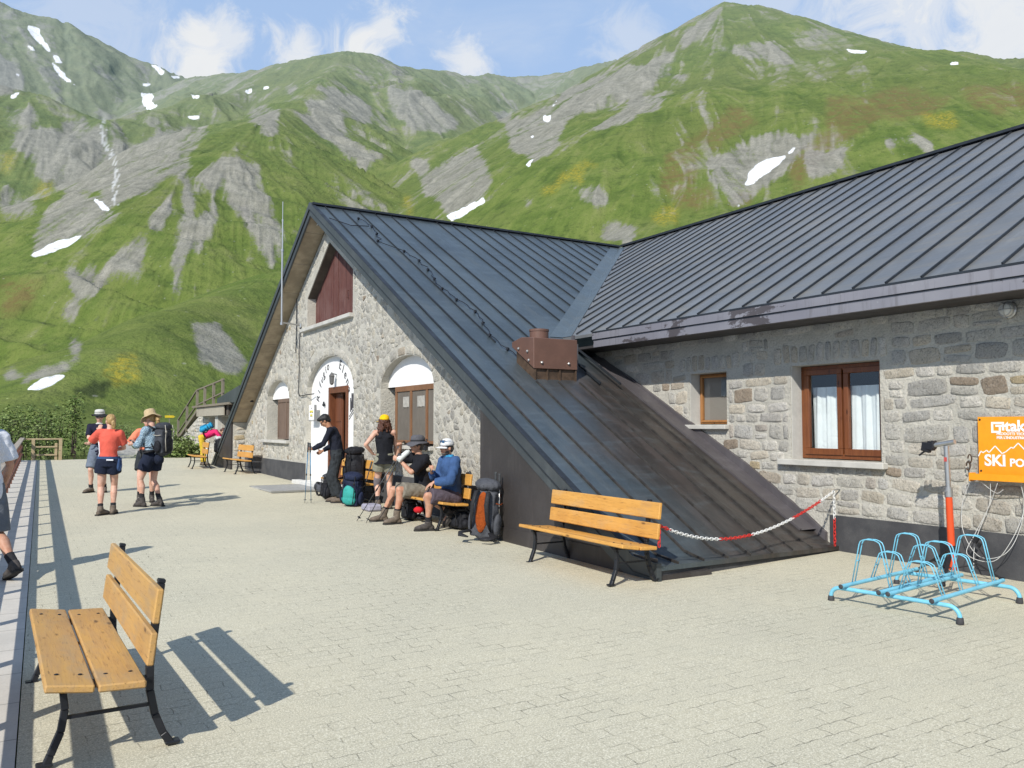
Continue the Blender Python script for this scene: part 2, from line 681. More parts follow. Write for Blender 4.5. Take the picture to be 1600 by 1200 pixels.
# pixel of every vertex, used to mark where snow, scree and flowers lie on the slopes
dz = H_ - CAM_H
dep = X * _fw.x + Y * _fw.y + dz * _fw.z
dep = np.maximum(dep, 1.0)
PX = 800 + F * (X * _rt.x + Y * _rt.y + dz * _rt.z) / dep
PY = 600 - F * (X * _up.x + Y * _up.y + dz * _up.z) / dep
JX = PX + 11 * fbm(PX / 26, PY / 26, 5) + 5 * fbm(PX / 5, PY / 5 + 40, 3)
JY = PY + 11 * fbm(PX / 26 + 31, PY / 26, 5) + 5 * fbm(PX / 5 + 9, PY / 5, 3)
SX = PX + 2 * fbm(PX / 9, PY / 9, 4)
SY = PY + 2 * fbm(PX / 9 + 31, PY / 9, 4)


def inside(poly, jx=None, jy=None):
    jx = JX if jx is None else jx
    jy = JY if jy is None else jy
    xs, ys = [p[0] for p in poly], [p[1] for p in poly]
    box = (jx >= min(xs)) & (jx <= max(xs)) & (jy >= min(ys)) & (jy <= max(ys))
    res = np.zeros(jx.shape, bool)
    bx, by = jx[box], jy[box]
    r = np.zeros(bx.shape, bool)
    n = len(poly)
    for i in range(n):
        x1, y1 = poly[i]; x2, y2 = poly[(i + 1) % n]
        if y1 == y2:
            continue
        c = ((y1 > by) != (y2 > by)) & (bx < (x2 - x1) * (by - y1) / (y2 - y1) + x1)
        r ^= c
    res[box] = r
    return res


def paint(polys, soft=0, jit=None):
    m = np.zeros(X.shape)
    for p in polys:
        m = np.maximum(m, inside(p, *(jit or ())).astype(float))
    for _ in range(soft):
        m = (m + np.roll(m, 1, 0) + np.roll(m, -1, 0) + np.roll(m, 1, 1) + np.roll(m, -1, 1)) / 5
    return m


SCREE = [
    [(150, 195), (178, 188), (215, 232), (265, 214), (300, 200), (272, 250), (220, 296), (192, 322), (165, 320), (150, 290), (110, 272), (82, 232), (130, 226)],
    [(60, 332), (110, 300), (165, 310), (190, 330), (130, 372), (60, 402), (50, 370)],
    [(0, 160), (55, 165), (62, 190), (0, 206)], [(0, 285), (40, 298), (60, 330), (0, 352)], [(-80, 100), (0, 85), (45, 120), (20, 150), (-80, 150)],
    [(20, 205), (90, 200), (120, 240), (60, 250), (10, 235)],
    [(280, 262), (306, 268), (302, 350), (292, 420), (284, 470), (262, 476), (270, 400), (280, 330)],
    [(308, 262), (350, 250), (382, 290), (430, 340), (442, 412), (420, 424), (400, 382), (360, 330), (320, 300)],
    [(300, 362), (332, 300), (346, 332), (320, 380), (285, 422)],
    [(104, 420), (140, 405), (160, 412), (215, 370), (232, 360), (222, 440), (190, 430), (150, 462), (115, 472), (100, 440)],
    [(96, 480), (125, 475), (128, 505), (98, 508)], [(105, 530), (130, 530), (128, 565), (112, 572)],
    [(383, 165), (440, 165), (435, 210), (402, 206)], [(478, 155), (522, 155), (536, 190), (572, 240), (560, 252), (520, 216), (488, 190)],
    [(690, 262), (736, 224), (762, 250), (772, 292), (742, 320), (700, 337), (690, 300)], [(640, 246), (690, 262), (700, 336), (662, 302)],
    [(790, 206), (860, 160), (900, 130), (1000, 100), (1062, 74), (1052, 112), (962, 170), (902, 180), (872, 222), (832, 256), (800, 232)],
    [(930, 202), (1000, 150), (1042, 140), (1032, 166), (952, 208)], [(1060, 78), (1074, 46), (1136, 3), (1122, 42), (1092, 66)],
    [(1120, 70), (1200, 65), (1242, 96), (1222, 106), (1132, 82)], [(1195, 95), (1240, 90), (1236, 106), (1210, 108)], [(1030, 118), (1084, 114), (1080, 124), (1034, 128)],
    [(1100, 252), (1180, 214), (1282, 204), (1232, 262), (1192, 302), (1150, 322), (1110, 282)], [(1262, 240), (1330, 230), (1312, 262), (1268, 280)],
    [(300, 500), (342, 506), (392, 560), (362, 592), (310, 560)], [(235, 345), (262, 300), (275, 330), (240, 380)],
    [(600, 132), (682, 150), (702, 200), (652, 202), (602, 170)], [(640, 165), (690, 170), (720, 190), (700, 215), (655, 190)], [(760, 170), (800, 180), (850, 215), (840, 235), (790, 205)],
    [(890, 290), (935, 285), (955, 320), (920, 326)], [(1380, 215), (1460, 220), (1440, 236), (1380, 232)], [(820, 316), (838, 316), (836, 332), (824, 332)], [(950, 345), (1000, 352), (985, 385), (930, 372)],
    [(500, 130), (560, 150), (585, 185), (570, 200), (530, 165)], [(440, 130), (470, 128), (468, 150), (445, 150)],
    [(60, 215), (130, 180), (160, 200), (150, 300), (90, 300), (40, 260)], [(225, 215), (300, 190), (330, 205), (290, 260), (235, 300), (205, 315), (200, 300)], [(345, 240), (400, 260), (440, 330), (450, 400), (420, 380), (380, 300)], [(455, 170), (520, 190), (560, 225), (600, 240), (560, 262), (490, 215)],
    [(0, 575), (18, 575), (40, 592), (0, 604)], [(60, 570), (100, 560), (110, 575), (60, 600), (20, 615)],
]
SNOW = [
    [(41, 40), (55, 41), (62, 44), (63, 54), (72, 66), (82, 82), (74, 80), (58, 64), (46, 54)], [(79, 84), (90, 88), (99, 99), (88, 99)], [(78, 94), (90, 104), (100, 112), (104, 122), (126, 139), (112, 133), (96, 122), (84, 108)],
    [(38, 66), (48, 71), (56, 79), (46, 77)], [(233, 99), (246, 103), (260, 113), (252, 119), (244, 110)], [(220, 145), (236, 146), (240, 150), (236, 158), (247, 166), (230, 172), (221, 158)], [(219, 132), (238, 128), (230, 137)],
    [(144, 308), (160, 314), (174, 330), (160, 328)], [(46, 400), (80, 380), (130, 366), (110, 384), (60, 402)], [(42, 608), (66, 590), (104, 584), (92, 596), (62, 610)],
    [(697, 337), (720, 326), (756, 307), (758, 314), (740, 328), (706, 346)], [(847, 179), (862, 181), (858, 191), (850, 189)], [(874, 150), (866, 164), (856, 178), (862, 166)], [(820, 258), (834, 248), (828, 260)], [(826, 212), (834, 211), (832, 217)],
    [(1163, 289), (1170, 270), (1184, 254), (1206, 247), (1232, 243), (1222, 252), (1198, 272), (1172, 290)], [(1228, 240), (1244, 228), (1238, 240)], [(1318, 75), (1336, 78), (1355, 80), (1350, 85), (1330, 83)], [(1485, 96), (1498, 97), (1496, 102), (1486, 101)],
    [(298, 148), (313, 149), (311, 155), (301, 154)], [(292, 181), (315, 181), (311, 187), (298, 186)], [(383, 141), (396, 137), (393, 146), (385, 146)], [(408, 136), (423, 134), (420, 140), (410, 140)], [(23, 114), (31, 115), (29, 122), (24, 120)], [(15, 148), (30, 145), (26, 153), (16, 153)],
    [(1148, 320), (1158, 318), (1156, 325)], [(268, 118), (282, 119), (281, 123), (270, 123)],
]
YELLOW = [[(158, 572), (190, 556), (216, 553), (220, 596), (182, 602), (160, 590)], [(840, 295), (900, 258), (930, 250), (900, 285), (850, 305)], [(60, 280), (82, 285), (78, 312), (50, 300)], [(1020, 330), (1060, 325), (1060, 352), (1030, 352)], [(1440, 175), (1490, 178), (1500, 200), (1450, 205)], [(630, 300), (650, 310), (645, 335), (625, 320)], [(0, 245), (30, 240), (20, 262), (0, 268)]]
RUST = [[(1085, 205), (1150, 160), (1185, 192), (1150, 215), (1100, 235)], [(1040, 240), (1090, 210), (1085, 300), (1060, 320), (1030, 300)], [(1060, 300), (1110, 290), (1120, 320), (1060, 330)], [(1290, 160), (1400, 140), (1480, 150), (1460, 180), (1340, 190), (1290, 200)], [(1500, 140), (1620, 130), (1620, 170), (1520, 175)], [(1230, 250), (1300, 200), (1360, 190), (1300, 240), (1240, 300)], [(0, 440), (60, 430), (50, 480), (0, 500)], [(1150, 295), (1185, 290), (1170, 320), (1140, 320)]]
DARK = [[(115, 610), (150, 595), (165, 612), (150, 625), (118, 622)], [(140, 608), (175, 600), (165, 622)], [(380, 320), (400, 340), (395, 360), (378, 340)]]
scree = np.clip(paint(SCREE, 10), 0, 1)
snow = paint(SNOW, 1, (SX, SY))
yellow = paint(YELLOW, 4)
rust = paint(RUST, 5)
dark = paint(DARK, 2)
fall = np.zeros(X.shape)
WF = [(163, 187), (159, 205), (161, 222), (172, 238), (178, 252), (180, 275), (181, 300), (178, 322)]
for off, wd in ((0, 1.1), (5, 0.8), (-4, .7)):
    for i in range(len(WF) - 1):
        (x1, y1), (x2, y2) = WF[i], WF[i + 1]
        tt = np.clip((PY - y1) / (y2 - y1), 0, 1)
        cx = x1 + (x2 - x1) * tt + off * (0.3 + tt) + 1.5 * fbm(PY / 6 + off, PY * 0 + off, 2)
        m = (PY >= y1) & (PY < y2) & (np.abs(PX - cx) < wd)
        fall = np.maximum(fall, m * (0.6 + 0.4 * (fbm(PX / 2, PY / 5, 2) > -0.1)))
path = ((inside([(196, 720), (290, 720), (262, 700), (246, 684), (238, 671), (212, 671), (206, 684), (180, 695)]) | inside([(150, 700), (210, 690), (215, 710), (140, 712)])) & (RAD < 240)).astype(float)
for _ in range(2):
    path = (path + np.roll(path, 1, 0) + np.roll(path, -1, 0) + np.roll(path, 1, 1) + np.roll(path, -1, 1)) / 5

NEARF = np.clip((RAD - 150) / 350, 0.22, 1)
nv = NA * NR
co = np.empty((nv, 3), np.float32)
co[:, 0] = X.ravel(); co[:, 1] = Y.ravel(); co[:, 2] = H_.ravel()
idx = np.arange(nv).reshape(NR, NA)
quads = np.stack([idx[:-1, :-1], idx[:-1, 1:], idx[1:, 1:], idx[1:, :-1]], -1).reshape(-1, 4)
me = D.meshes.new('mountains')
me.vertices.add(nv)
me.vertices.foreach_set('co', co.ravel())
nq = len(quads)
me.loops.add(nq * 4)
me.loops.foreach_set('vertex_index', quads.ravel().astype(np.int32))
me.polygons.add(nq)
me.polygons.foreach_set('loop_start', np.arange(0, nq * 4, 4, dtype=np.int32))
me.polygons.foreach_set('use_smooth', np.ones(nq, bool))
me.update(calc_edges=True)
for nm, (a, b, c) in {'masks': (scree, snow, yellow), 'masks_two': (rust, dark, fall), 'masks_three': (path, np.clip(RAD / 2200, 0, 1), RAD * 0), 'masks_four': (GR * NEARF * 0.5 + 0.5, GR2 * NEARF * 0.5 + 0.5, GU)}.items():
    at = me.color_attributes.new(nm, 'FLOAT_COLOR', 'POINT')
    arr = np.ones((nv, 4), np.float32)
    arr[:, 0] = a.ravel(); arr[:, 1] = b.ravel(); arr[:, 2] = c.ravel()
    at.data.foreach_set('color', arr.ravel())

m, t = newmat('alpine_slope')
p = t.pos()
ma = t.sep(t.attr('masks'))
mb = t.sep(t.attr('masks_two'))
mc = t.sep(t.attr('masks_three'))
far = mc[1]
md = t.sep(t.attr('masks_four'))
gr, gr2, gu = md[0], md[1], md[2]
nL = t.noise(p, 0.006, 6, 0.62)
nM = t.noise(p, 0.03, 6, 0.65, 0.6)
nS = t.noise(p, 0.16, 5, 0.7)
nF = t.noise(p, 0.9, 4, 0.7)
C = lambda v, k: t.math('MULTIPLY', t.math('SUBTRACT', v, 0.5), k)
tone = t.math('ADD', nM, t.math('ADD', C(gr, 0.42), C(gr2, 0.55)))
g = t.ramp(tone, [(0.22, (0.062, 0.100, 0.021)), (0.42, (0.100, 0.143, 0.032)), (0.58, (0.138, 0.174, 0.045)), (0.8, (0.188, 0.202, 0.074))])
g = t.mix(t.ss(nL, 0.42, 0.62, 0, 0.55), g, (0.112, 0.138, 0.038))
g = t.mix(t.ss(nS, 0.50, 0.68, 0, 0.52), g, (0.042, 0.066, 0.020))
g = t.mix(t.ss(nS, 0.46, 0.28, 0, 0.55), g, (0.165, 0.185, 0.060))
g = t.mix(t.ss(nF, 0.50, 0.7, 0, 0.40), g, (0.036, 0.056, 0.018))
g = t.mix(t.math('MULTIPLY', mb[0], t.ss(nS, 0.35, 0.6, 0.1, 0.7)), g, (0.15, 0.105, 0.045))
g = t.mix(t.math('MULTIPLY', ma[2], t.ss(t.noise(p, 0.5, 4, 0.75), 0.42, 0.6, 0.1, 0.65)), g, (0.34, 0.27, 0.03))
g = t.mix(t.math('MULTIPLY', mb[1], 0.8), g, (0.022, 0.032, 0.014))
# scree and bare shale
rk = t.ramp(t.math('ADD', t.noise(p, 0.11, 7, 0.72, 0.4), C(gr, 0.5)), [(0.2, (0.125, 0.120, 0.108)), (0.5, (0.240, 0.228, 0.203)), (0.8, (0.365, 0.345, 0.305))])
rk = t.mix(t.ss(nF, 0.42, 0.7, 0, 0.5), rk, (0.13, 0.125, 0.118))
gn = t.n('ShaderNodeNewGeometry')
steep = t.ss(t.sep(gn.outputs['Normal'])[2], 0.92, 0.72)
edge = t.math('ADD', t.math('ADD', ma[0], C(nF, 0.9)), t.math('ADD', C(nS, 0.8), t.math('ADD', C(gr, 1.15), C(gr2, 1.9))))
# thin broken outcrops follow the fall line wherever it is steep
oc = t.math('ADD', t.math('ADD', t.math('MULTIPLY', nM, 0.55), t.math('MULTIPLY', nS, 0.35)), t.math('ADD', C(gr, 0.55), C(gr2, 0.9)))
oc = t.math('ADD', oc, t.math('ADD', C(gu, -0.30), t.ss(far, 0.24, 0.50, 0.0, 0.085)))
auto = t.math('MULTIPLY', t.ss(oc, 0.50, 0.68), t.math('MULTIPLY', steep, t.ss(far, 0.10, 0.2, 0.05, 0.9)))
fs = t.math('MAXIMUM', t.ss(edge, 0.36, 0.86), auto)
c = t.mix(t.math('MULTIPLY', fs, 0.86), g, rk)
# gravel track
c = t.mix(t.ss(t.math('ADD', mc[0], t.math('MULTIPLY', t.math('SUBTRACT', nF, 0.5), 0.9)), 0.35, 0.6), c, (0.38, 0.36, 0.32))
c = t.mix(t.math('MULTIPLY', mb[2], 0.55), c, (0.62, 0.63, 0.63))
sn = t.ss(ma[1], 0.35, 0.65)
c = t.mix(t.ss(t.voro(p, 0.16), 0.10, 0.05, 0, 0.30), c, (0.36, 0.35, 0.32))
c = t.mix(sn, c, t.mix(t.ss(t.noise(p, 0.22, 5, 0.7), 0.42, 0.72), (0.74, 0.76, 0.80), (0.50, 0.49, 0.47)))
# aerial haze painted into the slope colour, stronger with distance
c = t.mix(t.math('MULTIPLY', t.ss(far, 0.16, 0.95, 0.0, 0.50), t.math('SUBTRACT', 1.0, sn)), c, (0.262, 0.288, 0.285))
h = t.math('ADD', t.math('MULTIPLY', nS, 2.4), t.math('ADD', t.math('MULTIPLY', nF, 0.5), t.math('MULTIPLY', nM, 4.0)))
h = t.math('ADD', h, t.math('MULTIPLY', gr, 2.2))
nb = t.bump(h, 0.6, 1.0)
t.bsdf(c, 0.95, 0, nb, 0.1)
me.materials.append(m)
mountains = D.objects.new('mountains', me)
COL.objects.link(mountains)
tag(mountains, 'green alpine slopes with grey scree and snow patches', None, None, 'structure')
# ------------------------------------------------------------------ terrace
def fence_x(y):
    return -0.49 + 0.0205 * y


def paver_mat():
    m, t = newmat('concrete_paver')
    p = t.pos()
    s = t.sep(p)
    # wavy interlocking joints
    zig = t.math('MULTIPLY', t.math('SINE', t.math('MULTIPLY', s[0], 2 * math.pi / 0.112)), 0.0035)
    zig2 = t.math('MULTIPLY', t.math('SINE', t.math('MULTIPLY', s[1], 2 * math.pi / 0.12)), 0.003)
    wob = t.math('MULTIPLY', t.math('SUBTRACT', t.noise(p, 1.1, 3), 0.5), 0.05)
    v = t.comb(t.math('ADD', s[0], t.math('ADD', zig2, wob)), t.math('ADD', s[1], t.math('ADD', zig, wob)), 0)
    br = t.n('ShaderNodeTexBrick', offset=0.5)
    t.set(br.inputs['Vector'], v)
    br.inputs['Scale'].default_value = 1.0
    br.inputs['Brick Width'].default_value = 0.225
    br.inputs['Row Height'].default_value = 0.1125
    br.inputs['Mortar Size'].default_value = 0.0042
    br.inputs['Mortar Smooth'].default_value = 0.3
    br.inputs['Color1'].default_value = (1, 1, 1, 1)
    br.inputs['Color2'].default_value = (0.55, 0.55, 0.55, 1)
    br.inputs['Mortar'].default_value = (0, 0, 0, 1)
    joint = br.outputs['Fac']
    vary = t.ss(t.noise(p, 0.55, 5, 0.65), 0.30, 0.68)
    keep = t.ss(t.noise(p, 5.5, 4, 0.7), 0.40, 0.66, 0.10, 1.0)
    jm = t.math('MULTIPLY', joint, t.math('MULTIPLY', keep, t.math('ADD', 0.20, t.math('MULTIPLY', vary, 0.8))))
    big = t.noise(p, 0.35, 5, 0.6)
    mid = t.noise(p, 2.6, 5, 0.65)
    c = t.mix(t.ss(big, 0.34, 0.66), (0.510, 0.470, 0.345), (0.440, 0.412, 0.308))
    c = t.mix(t.ss(mid, 0.45, 0.75, 0, 0.28), c, (0.42, 0.40, 0.305))
    brick_v = t.sep(br.outputs['Color'])[0]
    c = t.mix(t.ss(brick_v, 0.5, 1.0, 0.0, 0.10), c, (0.29, 0.28, 0.24))
    # exposed aggregate
    ag = t.noise(p, 105, 3, 0.85)
    c = t.mix(t.ss(ag, 0.47, 0.62, 0, 0.9), c, (0.74, 0.70, 0.56))
    ag2 = t.noise(p, 70, 3, 0.9)
    c = t.mix(t.ss(ag2, 0.42, 0.32, 0, 0.95), c, (0.17, 0.165, 0.145))
    ag3 = t.voro(p, 62)
    c = t.mix(t.ss(ag3, 0.16, 0.06, 0, 0.6), c, (0.12, 0.115, 0.10))
    # sand and dirt streaks
    c = t.mix(t.ss(t.noise(t.mapping(p, (0.5, 2.2, 1), (0, 0, 0.5)), 1.3, 6, 0.7), 0.55, 0.78, 0, 0.3), c, (0.50, 0.465, 0.37))
    st_ = t.noise(p, 0.9, 7, 0.75, 0.8)
    c = t.mix(t.ss(st_, 0.60, 0.74, 0, 0.30), c, (0.20, 0.19, 0.165))
    c = t.mix(t.math('MULTIPLY', jm, 0.88), c, (0.085, 0.08, 0.062))
    h = t.math('SUBTRACT', t.math('MULTIPLY', ag, 0.35), t.math('MULTIPLY', jm, 0.6))
    t.bsdf(c, 0.92, 0, t.bump(h, 0.5, 0.006), 0.25)
    return m


M_paver = paver_mat()
mb = MB()
Y0, Y1 = -9.0, 34.4
mb.add([(fence_x(Y0) + 0.43, Y0, gz(Y0)), (24, Y0, gz(Y0)), (24, Y1, gz(Y1)), (fence_x(Y1) + 0.43, Y1, gz(Y1))], [(0, 1, 2, 3)])
pav = mb.build('pavement', M_paver)
tag(pav, 'beige speckled interlocking pavers of the hut terrace', None, None, 'structure')

m, t = newmat('pale_slab')
p = t.pos()
s = t.sep(p)
fr = t.math('FRACT', t.math('DIVIDE', t.math('ADD', s[1], t.math('MULTIPLY', t.noise(p, 3), 0.01)), 0.62))
jn = t.ss(t.math('ABSOLUTE', t.math('SUBTRACT', fr, 0.5)), 0.486, 0.497)
c = t.mix(t.ss(t.noise(p, 2.2, 6, 0.65), 0.35, 0.65), (0.58, 0.545, 0.49), (0.50, 0.475, 0.43))
c = t.mix(t.ss(t.noise(p, 60, 4, 0.7), 0.5, 0.75, 0, 0.4), c, (0.32, 0.30, 0.27))
c = t.mix(t.math('MULTIPLY', jn, 0.7), c, (0.16, 0.15, 0.13))
t.bsdf(c, 0.85, 0, t.bump(t.math('SUBTRACT', t.noise(p, 50, 4), jn), 0.3, 0.004), 0.3)
M_slab = m
mb = MB()
mb.add([(fence_x(y) + dx, y, gz(y) + dz) for y in (Y0, Y1) for dx, dz in ((-0.2, -1.2), (-0.2, 0.004), (0.424, 0.004))], [(0, 1, 4, 3), (1, 2, 5, 4)])
kerb = mb.build('kerb', M_slab)
tag(kerb, 'strip of pale smooth slabs under the fence', None, None, 'structure')
# far edge of the terrace drops to the track
mb = MB()
mb.add([(fence_x(Y1) - 0.2, Y1 + 0.002, gz(Y1)), (24, Y1 + 0.002, gz(Y1)), (24, Y1 + 0.01, gz(Y1) - 1.5), (fence_x(Y1) - 0.2, Y1 + 0.01, gz(Y1) - 1.5)], [(0, 1, 2, 3)])
edge = mb.build('terrace_edge', M_slab)
tag(edge, None, None, None, 'structure')
# ------------------------------------------------------------------ the stone hut
KR, RY, RZ, XO, XG, XW, XE = 0.5625, 18.33, 6.72, 5.6, 6.05, 8.92, 8.28
KL = 0.602
WZ = 3.26 - KR * 0.08            # eave level of the long wing (top of sheet)
RX = XE + (RZ - 0.05 - WZ) / KR  # ridge of the long wing


def zr(y):
    return RZ - KR * (RY - y)


def zl(y):
    return RZ - KL * (y - RY)


def zw(x):
    return WZ + KR * (x - XE)


hut = thing('mountain_hut', 'stone mountain hut with dark steep metal roofs reaching down to the terrace', 'building', (6.05, 16, gz(16)))
hut_inv = Matrix.Translation((-6.05, -16, -gz(16)))


def part(name, mb, mats, parent=None, **kw):
    """world coordinates in, child of the hut out"""
    return mb.build(name, mats, parent or hut, xf=hut_inv, **kw)


# ---- stone
def stone_mat(name, mortar=False, warm=0.0, speck=1.0):
    m, t = newmat(name)
    p = t.pos()
    if mortar:
        n1 = t.noise(p, 2.2, 6, 0.65)
        c = t.mix(t.ss(n1, 0.35, 0.65), (0.54, 0.515, 0.45), (0.45, 0.43, 0.375))
        c = t.mix(t.ss(t.noise(p, 40, 4, 0.7), 0.48, 0.7, 0, 0.5), c, (0.24, 0.235, 0.215))
        h = t.math('ADD', t.noise(p, 26, 5, 0.7), t.math('MULTIPLY', n1, 0.6))
        t.bsdf(c, 0.95, 0, t.bump(h, 0.9, 0.03), 0.2)
        return m
    tint = t.attr('stone')
    n1 = t.noise(p, 9, 5, 0.65, 0.4)
    n2 = t.noise(p, 52, 4, 0.9)
    n3 = t.noise(p, 26, 5, 0.85)
    c = t.mix(t.ss(n1, 0.3, 0.7, 0, 0.45), tint, t.mix(1.0, tint, (0.62, 0.60, 0.56), 'MULTIPLY'))
    c = t.mix(t.ss(n2, 0.52, 0.62, 0, 0.55 * speck), c, (0.07, 0.072, 0.075))
    c = t.mix(t.ss(n2, 0.44, 0.34, 0, 0.6 * speck), c, (0.62, 0.61, 0.585))
    c = t.mix(t.ss(n3, 0.56, 0.72, 0, 0.45), c, (0.11, 0.105, 0.095))
    h = t.math('ADD', t.math('MULTIPLY', n1, 0.9), t.math('ADD', t.math('MULTIPLY', n3, 0.6), t.math('MULTIPLY', n2, 0.12)))
    c = t.mix(t.ss(t.noise(p, 38, 4, 0.8), 0.65, 0.74, 0, 0.55), c, (0.09, 0.085, 0.075))
    t.bsdf(c, 0.93, 0, t.bump(h, 1.0, 0.045), 0.25)
    return m


M_mortar = stone_mat('lime_mortar', True)
M_stone = stone_mat('granite_stone')
M_rubble = stone_mat('rubble_stone', speck=0.8)
STONE_COLS = [(0.60, 0.575, 0.515), (0.66, 0.63, 0.565), (0.55, 0.53, 0.48), (0.62, 0.57, 0.485), (0.68, 0.65, 0.59), (0.58, 0.555, 0.51), (0.51, 0.495, 0.46), (0.63, 0.57, 0.47)]
ODD_COLS = [(0.47, 0.385, 0.25), (0.48, 0.42, 0.34), (0.37, 0.30, 0.23), (0.55, 0.50, 0.44)]


class Stones:
    def __init__(self, seed):
        self.v, self.f, self.c = [], [], []
        self.r = random.Random(seed)

    def stone(self, poly, cx, cy, bulge, base, proj, odd=0.06, col=None):
        """poly: list of (u, v); proj maps (u, v, out) to 3-D"""
        r = self.r
        col = col or (r.choice(ODD_COLS) if r.random() < odd else r.choice(STONE_COLS))
        k = r.uniform(0.85, 1.15)
        col = tuple(min(0.85, q * k) for q in col)
        n = len(poly)
        o = len(self.v)
        tilt_u, tilt_v = r.uniform(-0.04, 0.04), r.uniform(-0.05, 0.05)
        for fac, outw in ((1.0, -0.004), (0.955, base * 0.8), (0.84, base + bulge * 0.6), (0.5, base + bulge)):
            for (u_, v_) in poly:
                uu, vv = cx + (u_ - cx) * fac, cy + (v_ - cy) * fac
                jit = r.uniform(-0.004, 0.004) if fac < 0.9 else 0
                self.v.append(proj(uu, vv, outw + (jit + (uu - cx) * tilt_u + (vv - cy) * tilt_v if fac < 0.97 else 0)))
                self.c.append(col)
        self.v.append(proj(cx, cy, base + bulge * 1.02)); self.c.append(col)
        for k_ in range(3):
            for i in range(n):
                j = (i + 1) % n
                self.f.append((o + k_ * n + i, o + k_ * n + j, o + (k_ + 1) * n + j, o + (k_ + 1) * n + i))
        t_ = len(self.v) - 1
        for i in range(n):
            self.f.append((o + 3 * n + i, o + 3 * n + (i + 1) % n, t_))

    def rounded(self, u0, u1, v0, v1, irr, rnd=0.3):
        r = self.r
        cx, cy, a, b = (u0 + u1) / 2, (v0 + v1) / 2, (u1 - u0) / 2, (v1 - v0) / 2
        pts = []
        e = r.uniform(5.0, 14.0) if irr < 0.5 else r.uniform(2.4, 4.5)
        rot = r.uniform(-0.05, 0.05) * (1 + irr * 4)
        n = 18
        sk = r.uniform(-0.18, 0.18) * irr * 2
        for i in range(n):
            th = 2 * math.pi * (i + r.uniform(-0.25, 0.25)) / n
            c_, s_ = math.cos(th), math.sin(th)
            q = (abs(c_) ** e + abs(s_) ** e) ** (-1 / e)
            k = 1 - r.uniform(0, 0.13) * (0.35 + irr)
            x, y = a * q * c_ * k, b * q * s_ * k
            x += y * sk
            pts.append((cx + x * math.cos(rot) - y * math.sin(rot), cy + x * math.sin(rot) + y * math.cos(rot)))
        return pts, cx, cy

    def courses(self, u0, u1, v0, v1, hmin, hmax, wmin, wmax, blocked, proj, irr=0.3, gap=0.02, bulge=0.012, wave=0.0, base=0.006, odd=0.06, drop=0.0):
        r = self.r
        v = v0
        row = 0
        while v < v1 - 0.03:
            h = min(r.uniform(hmin, hmax), v1 - v)
            u = u0 - r.uniform(0, wmax)
            while u < u1:
                wd = r.uniform(wmin, wmax) * (1.35 if r.random() < 0.12 else 1)
                a0, a1 = max(u, u0), min(u + wd, u1)
                u += wd
                if a1 - a0 < 0.06:
                    continue
                dv = wave * (mnoise.noise((a0 * 0.9, row * 0.7, 3.3)))
                subs = [(v + dv, v + dv + h)]
                if h > hmax * 0.75 and r.random() < 0.3 and wd < wmax * 0.8:
                    k = r.uniform(0.4, 0.6)
                    subs = [(v + dv, v + dv + h * k), (v + dv + h * k, v + dv + h)]
                for (b0, b1) in subs:
                    g = gap * r.uniform(0.55, 1.6)
                    q0, q1, w0, w1 = a0 + g, a1 - g, b0 + g, b1 - g * r.uniform(0.6, 1.2)
                    if q1 - q0 < 0.05 or w1 - w0 < 0.035:
                        continue
                    # trim against openings
                    res = blocked(q0, q1, w0, w1)
                    if res is None or r.random() < drop:
                        continue
                    q0, q1 = res
                    if q1 - q0 < 0.06:
                        continue
                    pts, cx, cy = self.rounded(q0, q1, w0, w1, irr)
                    self.stone(pts, cx, cy, bulge * r.uniform(0.4, 1.6), base, proj, odd)
            v += h
            row += 1

    def mesh(self, name, base_v, base_f, mats, parent, base_col=(0.3, 0.3, 0.3)):
        me = D.meshes.new(name)
        nb = len(base_v)
        vs = [tuple(hut_inv @ Vector(q)) for q in list(base_v) + self.v]
        fs = [tuple(f) for f in base_f] + [tuple(i + nb for i in f) for f in self.f]
        me.from_pydata(vs, [], fs)
        for m in mats:
            me.materials.append(m)
        mi = [0] * len(base_f) + [1] * len(self.f)
        me.polygons.foreach_set('material_index', mi)
        me.polygons.foreach_set('use_smooth', [False] * len(base_f) + [True] * len(self.f))
        at = me.color_attributes.new('stone', 'FLOAT_COLOR', 'POINT')
        arr = [q for c in [base_col] * nb + self.c for q in (*c, 1)]
        at.data.foreach_set('color', arr)
        o = D.objects.new(name, me)
        COL.objects.link(o)
        o.parent = parent
        return o


# ---- long wing wall (faces -x)
WIN1, WIN2 = (6.265, 7.61, 1.215, 2.455), (8.78, 9.56, 1.675, 2.455)


def rect(y0, y1, z0, z1):
    return [(y0, z0), (y1, z0), (y1, z1), (y0, z1)]


vs, fs = curve_solid(rect(-8, 12.6, -0.2, 3.02), [rect(*WIN1), rect(*WIN2)], 0.45)
wv = [(XW + c_, a, b) for a, b, c_ in vs]
st = Stones(11)
pw = lambda u_, v_, o_: (XW - o_, u_, v_)
HOLES = [WIN1, WIN2]


def block_wing(q0, q1, w0, w1):
    if (q0 + q1) / 2 > 9.7 and zr((q0 + q1) / 2 - 0.1) > w0 + 0.06:
        return None
    if (q0 + q1) / 2 <= 9.7 and zr((q0 + q1) / 2) > w1 - 0.02 and (q0 + q1) / 2 > 6.9:
        return None
    for (a, b, c_, d) in HOLES + LINT:
        if w1 > c_ - 0.01 and w0 < d + 0.01 and q1 > a - 0.03 and q0 < b + 0.03:
            if q0 < a - 0.09 and q1 <= b + 0.03: q1 = a - 0.045
            elif q1 > b + 0.09 and q0 >= a - 0.03: q0 = b + 0.045
            elif q0 < a - 0.09: q1 = a - 0.045
            else: return None
    return q0, q1


